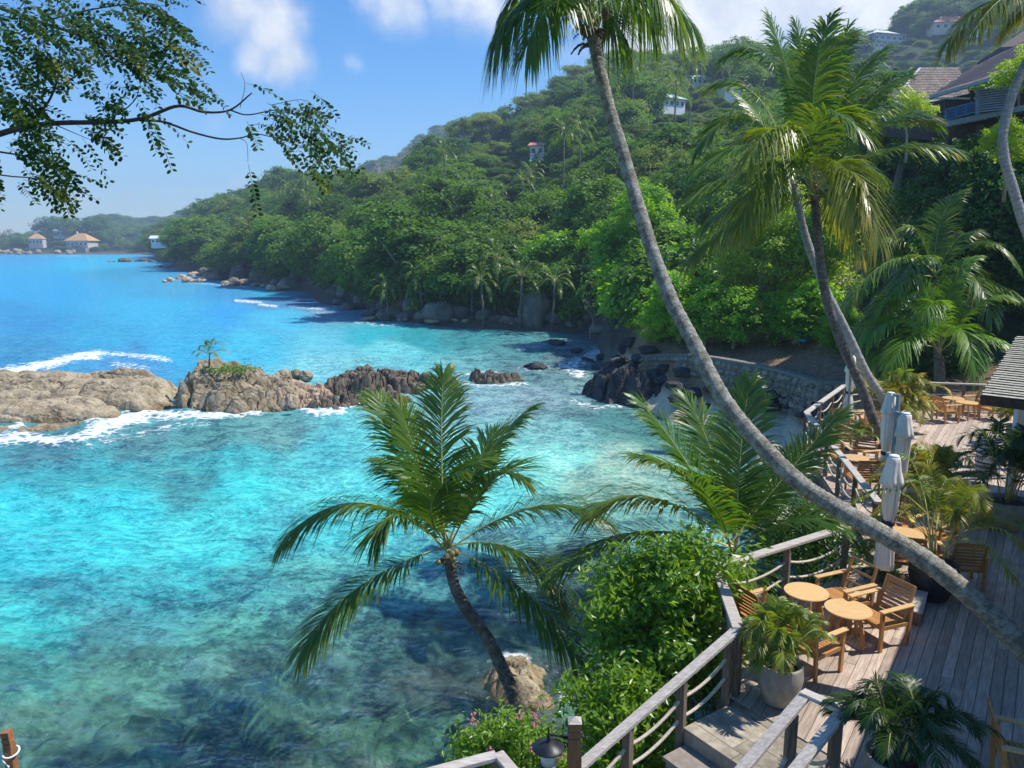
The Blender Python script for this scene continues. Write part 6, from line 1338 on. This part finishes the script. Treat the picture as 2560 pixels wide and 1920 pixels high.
# rear hip roof
a, b, c, d_ = VP(2238, 246, 44), VP(2425, 244, 46), VP(2396, 170, 50), VP(2300, 170, 49); rear = plate([a, b, c, d_], .12, M['dark_timber'], 'rear_roof')
plate([a, d_, VP(2305, 172, 52), VP(2215, 240, 50)], .12, M['brown_shingle'], 'rear_roof')
vrs = random.Random(8)
def shingles_on(a, b, c, d, rows, cols, mat, parent, lift=.03):
    n = (b - a).cross(d - a).normalized(); n = n if n.z > 0 else -n
    for r in range(rows):
        v0, v1 = r / rows, (r + 1.12) / rows
        for k in range(cols):
            u0, u1 = (k + (r % 2) * .5) / cols, (k + 1 + (r % 2) * .5) / cols; u1 = min(u1, 1.0)
            if u0 >= 1: continue
            P = lambda u, v: (a.lerp(b, u)).lerp(d.lerp(c, u), v); j = vrs.uniform(0, .012)
            q4 = [P(u0 + .003, v0) + n * (lift + j), P(u1 - .003, v0) + n * (lift + j), P(u1 - .003, min(1, v1)) + n * .012, P(u0 + .003, min(1, v1)) + n * .012]
            MB().add([p - n * .02 for p in q4] + q4, [(3, 2, 1, 0), (4, 5, 6, 7), (0, 1, 5, 4), (1, 2, 6, 5), (2, 3, 7, 6), (3, 0, 4, 7)]).build('shingle', mat, parent)
shingles_on(a, b, c, d_, 12, 13, M['brown_shingle'], rear)
MB().bar(d_, c, .12, .06).build('ridge_cap', M['cream_wall'], rear); MB().bar(a, d_, .12, .06).build('ridge_cap', M['cream_wall'], rear); MB().bar(c, b, .10, .05).build('ridge_cap', M['dark_timber'], rear)
plate([VP(2232, 250, 43.8), VP(2440, 248, 46), VP(2440, 252, 46), VP(2232, 256, 43.8)], .06, M['cream_wall'], 'rear_eave')
# front roof slope with blue grey barge board
f0, f1, f2, f3 = VP(2325, 240, 38), VP(2600, 158, 33), VP(2640, 60, 39), VP(2430, 170, 42)
fr_ = plate([f0, f1, f2, f3], .16, M['dark_timber'], 'front_roof'); MB().bar(f0 - Vector((0, 0, .05)), f1 - Vector((0, 0, .05)), .05, .16).build('barge_board', M['pole'], fr_)
shingles_on(f0, f1, f2, f3, 9, 12, M['brown_shingle'], fr_)
up1, up2, up3 = VP(2442, 157, 42), VP(2500, 118, 41), VP(2640, 20, 44); plate([up1, VP(2620, 110, 38), up3, up2], .14, M['brown_shingle'], 'upper_roof')
# dark panels painted in for the shaded rooms, then posts and balcony
plate([VP(2322, 256, 41), VP(2620, 190, 38), VP(2620, 350, 38), VP(2322, 340, 41)], .2, M['dark_timber'], 'room_shade_panel'); plate([VP(2200, 262, 46), VP(2330, 262, 43), VP(2330, 350, 43), VP(2200, 340, 46)], .2, M['dark_timber'], 'room_shade_panel')
for x, y0, y1, d in ((2364, 248, 305, 38), (2430, 226, 290, 37.2), (2512, 200, 280, 36.4), (2545, 190, 280, 36)): MB().bar(VP(x, y0, d), VP(x, y1, d), .12, .12, up=(0, 1, 0)).build('post', M['dark_timber'], e)
MB().bar(VP(2330, 246, 40.5), VP(2470, 246, 39), .08, .08).build('beam', M['cream_wall'], e)
bal = plate([VP(2362, 304, 37.6), VP(2560, 262, 35.2), VP(2600, 262, 38), VP(2400, 300, 41)], .25, M['grey_blue'], 'balcony')
bt0, bt1 = VP(2366, 274, 37.6), VP(2442, 254, 36.6); bb0, bb1 = VP(2366, 299, 37.6), VP(2442, 279, 36.6)
for k in range(2): MB().bar((bt0, bb0)[k], (bt1, bb1)[k], .07, .07).build('balcony_rail', M['blue_paint'], bal)
for k in range(19):
    u = k / 18; MB().bar(bt0.lerp(bt1, u), bb0.lerp(bb1, u), .03 if k % 6 else .08, .03 if k % 6 else .08, up=(0, 1, 0)).build('baluster', M['blue_paint'], bal)
for k in range(3):
    for hgt in (.33, .66):
        MB().bar(bt0.lerp(bt1, k / 3 + .06).lerp(bb0.lerp(bb1, k / 3 + .06), hgt), bt0.lerp(bt1, k / 3 + .27).lerp(bb0.lerp(bb1, k / 3 + .27), hgt), .03, .03).build('fret', M['blue_paint'], bal)
for k in range(12):
    a_, b_ = VP(2368, 304, 37.7).lerp(VP(2470, 284, 36.4), k / 12), VP(2368, 304, 37.7).lerp(VP(2470, 284, 36.4), (k + .55) / 12); MB().bar(a_ - Vector((0, 0, .12)), b_ - Vector((0, 0, .12)), .06, .24).build('joist_end', M['cream_wall'], bal)
lv = plate([VP(2444, 224, 36.5), VP(2520, 214, 35.7), VP(2520, 276, 35.7), VP(2444, 284, 36.5)], .03, M['dark_timber'], 'louvre_screen')
for k in range(10):
    u = (k + .3) / 10; MB().bar(VP(2444, 224, 36.4).lerp(VP(2444, 284, 36.4), u), VP(2520, 214, 35.6).lerp(VP(2520, 276, 35.6), u), .10, .07).build('slat', M['grey_blue'], lv)
MB().bar(VP(2444, 222, 36.4), VP(2444, 286, 36.4), .14, .14, up=(0, 1, 0)).build('screen_post', M['grey_blue'], lv)
for x, d in ((2375, 38), (2450, 37.2), (2540, 36.5)): p = VP(x, 312, d); MB().box(p.x - .12, p.x + .12, p.y - .12, p.y + .12, -2, p.z).build('stilt', M['dark_timber'], e)

# ------------------------------------------------------------------ houses on the hill and the far shore
def house(x, y, d, w, dp, h, wall, roof, label, rz=0.0, rh=None, hip=True, over=.6, nwin=4, storeys=1, veranda=False, z=None, chim=False):
    """(x, y) is the picture point of the front wall's foot"""
    d_ = d
    if x > 1200: d = ground_hit(x, y, 120, 620) or d
    p = at(x, y, d); p.z = max(p.z, ground(p.x, p.y) + .6, ground(p.x, p.y + dp) - .4); e = empty('house', p, rz, label=label, cat='house'); rh = rh or w * .16; e.scale = [max(.6, min(1.15, d / d_))] * 3
    MB().box(-w / 2, w / 2, 0, dp, -2.2, h).build('wall', M[wall], e)
    a = w / 2 + over; mb = MB(); y0, y1 = -over, dp + over; r = min(w, dp) * .5 if hip else 0.0; ri = max(.2, w / 2 - r) if hip else a; ym = dp / 2
    z0 = h + .02; V = [(-a, y0, z0), (a, y0, z0), (a, y1, z0), (-a, y1, z0), (-ri, ym, z0 + rh), (ri, ym, z0 + rh), (-a, y0, z0 - .15), (a, y0, z0 - .15), (a, y1, z0 - .15), (-a, y1, z0 - .15)]
    mb.add(V, [(0, 1, 5, 4), (2, 3, 4, 5), (1, 2, 5), (3, 0, 4), (6, 7, 1, 0), (7, 8, 2, 1), (8, 9, 3, 2), (9, 6, 0, 3), (9, 8, 7, 6)]); ro = mb.build('roof', M[roof], e)
    if chim: MB().box(-w * .22, -w * .22 + 1.3, ym - .6, ym + .6, h, h + rh + 1.8).build('chimney', M['white_paint'], ro)
    sh = h / storeys
    for s in range(storeys):
        for k in range(nwin):
            cx = -w / 2 + w * (k + .5) / nwin; ww = w / nwin * .28; zz = s * sh + sh * .32; wn = MB().box(cx - ww, cx + ww, -.06, .05, zz, zz + sh * .45).build('window', M['white_paint'], e); MB().box(cx - ww * .84, cx + ww * .84, -.08, -.062, zz + sh * .04, zz + sh * .41).build('pane', M['glass_dark'], wn)
    if veranda:
        MB().box(-w / 2, w / 2, -2.4, -.07, h * .5 - .15, h * .5).build('veranda_floor', M[wall], e)
        for k in range(nwin + 1): cx = -w / 2 + .2 + (w - .4) * k / nwin; MB().box(cx - .12, cx + .12, -2.4, -2.15, -3, h).build('column', M[wall], e)
        MB().box(-w / 2, w / 2, -2.42, -2.3, h * .5 + .8, h * .5 + .95).build('veranda_rail', M[wall], e); MB().box(-w / 2 - .3, w / 2 + .3, -2.9, -.3, h - .1, h + .01).build('veranda_roof', M[roof], e)
    return e
house(90, 614, 790, 13.0, 10, 7, 'cream_wall', 'orange_roof', 'cream house with a pointed orange roof on the far point', rz=.2, rh=5.0, nwin=4, storeys=1)
hh = house(193, 619, 784, 24, 16, 7, 'cream_wall', 'orange_roof', 'low wide house with an orange roof above the far sea wall', rz=-.15, rh=7.5, nwin=5, over=1.6, chim=True)
MB().box(-10, 14, -6.5, -1.5, -13.5, -.4).build('sea_wall', M['stone_step'], hh)
house(172, 592, 860, 34, 14, 7, 'white_paint', 'white_roof', 'long white building behind the wide orange roof', rh=3, nwin=8); house(196, 588, 862, 9, 8, 9, 'white_paint', 'white_roof', 'small white tower beside the long far building', rh=3.2, nwin=2)
house(405, 611, 452, 12, 8, 3.4, 'white_paint', 'white_roof', 'white bungalow with a pale roof at the headland tip', rz=.2, rh=1.7, hip=False, nwin=5, over=.9)
house(585, 563, 330, 9, 6, 2.6, 'cream_wall', 'white_roof', 'pale roofed hut half hidden in the headland forest', rh=1.2, nwin=3)
house(320, 548, 1290, 9, 8, 4, 'white_paint', 'white_roof', 'white speck of a house on the far hill', nwin=3)
house(1685, 292, 296, 10.5, 8, 3.7, 'white_paint', 'green_roof', 'white two storey house with a pale green roof on the hillside', rz=.5, rh=2.6, nwin=4, over=.8)
house(1755, 222, 350, 10, 8, 3.6, 'white_paint', 'white_roof', 'pale grey house high on the slope left of the twin palms', rz=.3, rh=1.8, nwin=4)
house(1262, 382, 248, 8, 7, 3.4, 'dark_timber', 'dark_roof', 'dark roofed wooden house among creeper covered trees', rz=.25, rh=2.2, nwin=3, over=1.0)
house(1342, 402, 232, 4.4, 5, 3.2, 'white_paint', 'red_roof', 'small white house with a red roof in the forest', rz=-.3, rh=1.2, hip=False, nwin=2)
house(1838, 258, 300, 9, 7, 4, 'white_paint', 'red_roof', 'house with a red roof behind the twin palm fronds', rz=.2, rh=2.0, nwin=3)
house(2218, 128, 446, 20, 12, 8.5, 'white_paint', 'white_roof', 'large white villa with verandas high on the hazy hill', rz=.25, rh=3.6, nwin=5, storeys=2, veranda=True, over=1.2)
house(2065, 158, 436, 17, 10, 4.6, 'white_paint', 'white_roof', 'long pale roofed house below the large white hill villa', rz=.3, rh=2.4, nwin=5)
house(2380, 92, 476, 22, 12, 5, 'cream_wall', 'red_roof', 'big house with salmon red roofs high on the hazy hill', rz=-.1, rh=5, nwin=5, over=1.2); house(2395, 116, 436, 13, 8, 2.8, 'cream_wall', 'green_roof', 'low pale green roofed building under the salmon roofed house', rh=1.4, nwin=4)
house(2452, 90, 480, 9, 8, 4, 'white_paint', 'white_roof', 'small white house at the right of the salmon roofed house', rz=-.2, rh=1.6, nwin=3)

# ------------------------------------------------------------------ terrace wall of stones, lounger
wl = [(1600, 890, 52), (1660, 888, 50), (1720, 888, 47), (1790, 897, 44.5), (1875, 912, 42), (1980, 937, 39.5), (2045, 956, 37), (2125, 962, 36)]
wp_ = [at(*p) for p in wl]; e = empty('terrace_wall', (wp_[0].x, wp_[0].y, 0), label='rough stone retaining wall along the beach terrace', cat='wall'); ob = Vector((wp_[0].x, wp_[0].y, 0)); wrs = random.Random(6)
STN = [boulder_mesh(80 + k, M['wall_stone'], .2, .8, 6) for k in range(5)]
for m_ in STN: pass
cnt = 0
for a, b in zip(wp_[:-1], wp_[1:]):
    L = (b.xy - a.xy).length; t2 = (b.xy - a.xy).normalized(); nn = Vector((t2.y, -t2.x)); nn = nn if nn.y < 0 else -nn
    core = MB(); core.add([Vector((p.x, p.y, z)) - ob + Vector((o.x, o.y, 0)) for p, z, o in ((a, .2, nn * 0), (b, .2, nn * 0), (b, b.z, nn * 0), (a, a.z, nn * 0), (a, .2, -nn * .5), (b, .2, -nn * .5), (b, b.z, -nn * .5), (a, a.z, -nn * .5))], [(0, 1, 2, 3), (7, 6, 5, 4), (3, 2, 6, 7), (0, 3, 7, 4), (1, 5, 6, 2)]); core.build('core', M['mortar'], e)
    core2 = MB(); core2.bar(Vector((a.x, a.y, a.z + .04)) - ob - Vector((nn.x, nn.y, 0)) * .2, Vector((b.x, b.y, b.z + .04)) - ob - Vector((nn.x, nn.y, 0)) * .2, .5, .08).build('coping', M['mortar'], e)
    for r in range(6):
        x = wrs.uniform(0, .3)
        while x < L:
            w_ = wrs.uniform(.3, .62)
            if cnt < 300:
                p = a.lerp(b, min(1, x / L)); zt = p.z; z = zt - .25 - r * .42
                if z > .5:
                    s_ = link('stone', STN[wrs.randrange(5)], e); s_.location = Vector((p.x, p.y, z)) - ob + Vector((nn.x, nn.y, 0)) * .02; s_.rotation_euler = (wrs.uniform(-.3, .3), wrs.uniform(-.3, .3), math.atan2(t2.y, t2.x)); s_.scale = (w_ * .52, .16, wrs.uniform(.18, .26)); cnt += 1
            x += w_
la = at(2003, 912, 45.5); lz = ground(la.x, la.y); e = empty('sun_lounger', (la.x, la.y, lz + .14), 1.0, label='turquoise sun lounger in the shade of the terrace tree', cat='lounger')
MB().bar((-.9, 0, .35), (.3, 0, .35), .65, .10).build('cushion', M['turq'], e); MB().bar((.3, 0, .36), (.85, 0, .72), .65, .10).build('backrest', M['turq'], e)
for sx in (-.8, .2):
    for sy in (-.28, .28): MB().box(sx - .03, sx + .03, sy - .03, sy + .03, -.2, .30).build('leg', M['dark_timber'], e)
mb = MB(); mb.lathe([(.5, -.3), (.9, -.1), (1.1, .15), (.8, .45), (.2, .55)], 9, fn=lambda a, z, i: 1 + .18 * math.sin(3 * a + i)); pr_ = gp(1752, 995, .5); link('boulder', boulder_mesh(91, M['granite'], .14, .5), label='pale flat boulder on the small beach under the palm fronds', cat='boulder').location = pr_; bpy.context.scene.collection.objects[-1].scale = (1.05, .8, .7)

# ------------------------------------------------------------------ shrubs beside the stair
def shrub(name, center, rad, n, leaf, label, mat, seed, lobes=22, asp=.42, flowers=0, base_z=None):
    rng = np.random.default_rng(seed); c = np.array(center); e = empty(name, (c[0], c[1], base_z if base_z is not None else c[2] - rad[2]), label=label, cat='shrub'); o = np.array(e.location)
    d = unit(rng.normal(size=(lobes, 3))); lc = c + d * np.array(rad) * rng.uniform(.30, .95, lobes)[:, None]; lr = rng.uniform(.20, .42, lobes) * min(rad)
    nc = lobes * 9; cl = rng.integers(0, lobes, nc); dr = unit(rng.normal(size=(nc, 3)) + np.array([.1, -.25, .55])); cc = lc[cl] + dr * (lr[cl] * rng.uniform(.6, 1.35, nc))[:, None]
    tp = rng.random(nc) < .16; cc[tp, 2] += rng.uniform(.05, .40, tp.sum()) * min(rad); cc[tp, :2] += rng.normal(0, .10, (tp.sum(), 2))
    li = rng.integers(0, nc, n); off = rng.normal(size=(n, 3)) * np.array([1, 1, .8]) * leaf * 1.15; C = cc[li] + off
    N = unit(dr[li] * .5 + rng.normal(size=(n, 3)) * .5 + np.array([0, 0, .6])); ct = rng.uniform(0, 1, nc); ti = np.clip(.55 * ct[li] + .45 * rng.uniform(0, 1, n), 0, 1)
    V, F, T = leaf_cloud(C - o, N, leaf, rng, asp, ti); link('foliage', np_mesh('foliage', V, F, [M[mat]], False, {'tint': T}), e, kind='stuff')
    mb = MB(); b = Vector((0, 0, -.1))
    for q in lc[:14]:
        q = Vector(q - o); mb.tube([b + Vector((rng.normal() * .08, rng.normal() * .08, 0)), b.lerp(q, .5) + Vector((rng.normal() * .1, rng.normal() * .1, .05)), q], [.022, .015, .007], 5)
    mb.build('stems', M['twig'], e, True)
    for k in range(flowers):
        q = lc[rng.integers(0, lobes)] + np.array([rng.normal() * .1, -.12 + rng.normal() * .08, rad[2] * .35 + rng.normal() * .1]); f = MB()
        for j in range(14): f.lathe([(.003, -.012), (.013, 0), (.003, .014)], 5, c=Vector(q - o) + Vector((rng.normal() * .022, rng.normal() * .022, j * .012)))
        f.build('flower', M['pink'], e, label='pink flower cluster')
    return e
sc_ = at(1640, 1560, 11.2); shrub('leafy_shrub', (sc_.x + .2, sc_.y + .15, sc_.z - .05), (1.35, .75, 1.5), 13500, .135, 'tall glossy green shrub between the stair handrail and the near deck corner', 'shrub', 301, 60, .40, base_z=2.0)
sc_ = at(1560, 1800, 10.4); shrub('leafy_shrub', (sc_.x, sc_.y, sc_.z - .2), (.9, .6, 1.1), 6500, .125, 'lower part of the green thicket below the sloping handrail', 'shrub', 302, 34, .40, base_z=.5)
sc_ = at(1285, 1880, 8.9); shrub('flowering_shrub', (sc_.x, sc_.y, sc_.z - .12), (.78, .5, .58), 9000, .07, 'low green shrub with pink flowers behind the lantern', 'shrub', 303, 34, .42, flowers=7, base_z=.8)
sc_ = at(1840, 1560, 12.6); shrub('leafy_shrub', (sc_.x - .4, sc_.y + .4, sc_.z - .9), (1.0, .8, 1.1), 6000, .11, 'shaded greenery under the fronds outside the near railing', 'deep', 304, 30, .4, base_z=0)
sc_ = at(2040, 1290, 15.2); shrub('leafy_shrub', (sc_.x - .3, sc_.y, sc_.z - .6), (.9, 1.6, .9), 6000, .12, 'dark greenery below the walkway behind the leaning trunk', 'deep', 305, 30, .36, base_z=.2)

# ------------------------------------------------------------------ overhanging branch, upper left
bo = at(-260, 330, 6.2); br = empty('overhanging_branch', bo, label='dark leafy tree branch hanging in from the upper left', cat='branch')
def bpt(x, y, d): return at(x, y, d) - bo
LIMBS = [([(-260, 420, 6.2), (0, 335, 6.1), (60, 320, 6.0), (140, 308, 5.9), (280, 305, 5.8), (360, 295, 5.75), (445, 265, 5.7), (510, 280, 5.7), (575, 275, 5.65), (630, 232, 5.6)], .034, .006), ([(350, 301, 5.78), (410, 305, 5.75), (480, 330, 5.7), (550, 347, 5.65), (600, 345, 5.6), (640, 335, 5.6), (690, 345, 5.5)], .013, .004), ([(575, 275, 5.65), (620, 287, 5.6), (700, 275, 5.6), (760, 300, 5.55)], .008, .003),
         ([(-200, -60, 6.3), (0, 20, 6.1), (100, 55, 6.0), (180, 82, 5.9), (240, 110, 5.85), (300, 155, 5.8), (370, 180, 5.75), (440, 205, 5.7)], .02, .005), ([(60, 318, 6.0), (110, 270, 6.0), (135, 225, 5.95), (147, 180, 5.9), (150, 120, 5.9), (158, 105, 5.9)], .014, .005), ([(135, 225, 5.95), (190, 190, 5.9), (235, 160, 5.85), (260, 150, 5.8)], .008, .004), ([(40, 222, 6.05), (90, 215, 6.0), (140, 183, 5.92)], .007, .005),
         ([(255, 305, 5.8), (310, 275, 5.8), (340, 245, 5.75), (348, 215, 5.7)], .008, .003), ([(-160, 360, 6.2), (0, 380, 6.0), (80, 395, 5.9), (140, 420, 5.85), (185, 440, 5.8)], .012, .003), ([(-120, 420, 6.1), (20, 440, 5.9), (100, 450, 5.8), (165, 500, 5.7)], .009, .003), ([(-100, 60, 6.2), (60, 90, 6.0), (100, 180, 5.9), (110, 220, 5.9)], .009, .004),
         ([(180, 82, 5.9), (290, 90, 5.8), (400, 100, 5.7), (480, 160, 5.65)], .009, .003), ([(100, 55, 6.0), (250, 20, 5.9), (380, 10, 5.8), (420, 40, 5.7)], .009, .003), ([(-100, -100, 6.1), (120, -60, 5.9), (300, -40, 5.8), (420, -10, 5.7)], .012, .004), ([(600, 270, 5.62), (612, 215, 5.6), (602, 180, 5.6)], .003, .002), ([(600, 345, 5.6), (617, 360, 5.6), (620, 405, 5.58)], .003, .002), ([(300, 155, 5.8), (380, 170, 5.7), (450, 220, 5.65), (515, 245, 5.6)], .006, .002), ([(130, 308, 5.9), (180, 330, 5.85), (240, 355, 5.8)], .006, .002), ([(700, 278, 5.58), (790, 300, 5.55), (860, 365, 5.5)], .004, .002), ([(690, 345, 5.5), (760, 370, 5.5), (800, 410, 5.45)], .004, .002), ([(680, 262, 5.6), (760, 250, 5.55), (800, 285, 5.5)], .003, .002)]
lrs = random.Random(12)
for pts_, r0, r1 in LIMBS:
    P = catmull([bpt(*p) for p in pts_], len(pts_) * 5); MB().tube(P, [.78 * (r0 + (r1 - r0) * i / (len(P) - 1)) for i in range(len(P))], 7).build('limb', M['twig'], br, True)
def spray(p0, dr, L, nl, seed, size):
    """one pinnate leaf: thin stalk with rounded paired leaflets"""
    rng = np.random.default_rng(seed); p0 = np.array(p0); dr = np.array(dr) / np.linalg.norm(dr); t = np.linspace(.18, 1, nl); g = np.array([0, 0, -1.0]); pts_ = p0 + dr * (L * t)[:, None] + g * (.28 * L * t ** 2)[:, None]
    sd = unit(np.cross(dr, np.array([0, -.6, .8])) + rng.normal(0, .15, 3)); V = []; F = []; T = []; Y = []; yl = .8 if rng.random() < .025 else (.2 if rng.random() < .15 else 0)
    for s in (-1, 1):
        for i in range(nl):
            d = unit(sd * s + dr * .35 + g * .35 + rng.normal(0, .22, 3)); n = unit(np.cross(d, dr) + rng.normal(0, .5, 3)); b = np.cross(n, d); l = size * rng.uniform(.75, 1.15) * (1 - .25 * abs(t[i] - .6)); c = pts_[i] + d * .006; k = len(V)
            for (u, w_) in ((0, 0), (.25, .27), (.6, .32), (.92, .17), (1.0, 0), (.92, -.17), (.6, -.32), (.25, -.27)): V.append(c + d * l * u + b * l * w_ + n * l * .10 * abs(w_))
            F += [(k, k + 1, k + 2, k + 3), (k, k + 3, k + 4, k + 5), (k, k + 5, k + 6, k + 7)]; T += [rng.uniform(0, 1)] * 8; Y += [yl] * 8
    k0 = len(V); st_ = [p0] + list(pts_[::max(1, nl // 4)]); w2 = sd * .0016
    for q in st_: V += [q - w2, q + w2, q + g * .002]; T += [.3] * 3; Y += [0] * 3
    for i in range(len(st_) - 1):
        a = k0 + 3 * i; F += [(a, a + 1, a + 4, a + 3), (a + 1, a + 2, a + 5, a + 4), (a + 2, a, a + 3, a + 5)]
    return np_mesh('leaf_spray', np.array(V), np.array(F), [M['branch_leaf']], False, {'tint': T, 'yel': Y})
# (x, y, dx, dy, count, spread): where sprays of leaves hang and which way they point
SPR = [(40, 40, 1, .5, 26, 75), (150, 40, 1, .4, 26, 80), (270, 50, 1, .4, 30, 80), (340, 30, 1, .6, 22, 70), (380, 75, 1, .4, 16, 50), (420, 110, 1, .35, 9, 30), (60, 110, .8, .7, 20, 60), (30, 180, .8, .7, 20, 60), (20, 260, .8, .6, 18, 55), (60, 280, 1, .3, 12, 50), (310, 110, 1, .6, 16, 55), (330, 140, 1, .5, 12, 45), (400, 190, 1, .4, 9, 30), (460, 220, 1, .4, 6, 25), (30, 360, 1, .4, 14, 45), (90, 390, 1, .5, 10, 35), (140, 410, 1, .5, 6, 25), (60, 440, .8, .6, 8, 35), (130, 460, .7, .8, 6, 22), (0, 430, .4, 1, 6, 30), (180, 300, 1, .4, 7, 30), (220, 330, 1, .5, 6, 25), (250, 280, 1, .3, 4, 25), (190, 240, 1, .2, 2, 14), (250, 210, .6, .8, 3, 25), (285, 230, .3, 1, 3, 22), (330, 200, .5, .8, 4, 28),
       (690, 250, 1, .5, 7, 30), (760, 255, 1, .6, 8, 28), (700, 300, 1, .5, 9, 32), (770, 320, .8, .8, 10, 34), (820, 350, .9, .7, 9, 28), (730, 360, .8, .6, 6, 28), (780, 400, .6, .9, 5, 20), (640, 300, 1, .4, 5, 24), (610, 205, 1, .4, 2, 8), (355, 260, .2, 1, 3, 16), (388, 282, .4, .8, 1, 8), (620, 412, .7, .6, 1, 4), (390, 330, .3, 1, 1, 6), (110, 130, .5, .9, 10, 40), (200, 120, .7, .7, 10, 40), (230, 90, .9, .5, 12, 45)]
kk = 0
for (x, y, dx, dy, n, sp) in SPR:
    for q in range(max(1, int(n * .85))):
        px_, py_ = x + lrs.gauss(0, sp * .7), y + lrs.gauss(0, sp * .55); d = 5.75 + lrs.uniform(-.35, .35); p = bpt(px_, py_, d); dd = Vector((dx + lrs.gauss(0, .35), lrs.gauss(0, .35), -dy + lrs.gauss(0, .35)))
        L_ = lrs.uniform(.16, .30) * d / 5.7; link('leaf_spray', spray(p, dd, L_, lrs.randrange(7, 12), 9000 + kk, .044), br); kk += 1

# ------------------------------------------------------------------ haze
m, t = new_mat('sea_haze'); nd(t, 'ShaderNodeOutputMaterial', {'Volume': nd(t, 'ShaderNodeVolumePrincipled', {'Color': (.55, .75, 1.0, 1), 'Density': .00042, 'Anisotropy': .1}).outputs[0]})
MB().box(-2600, 2600, -60, 2700, -4.2, 222).build('haze', m, kind='stuff', label='thin bluish sea haze over the bay and hills')
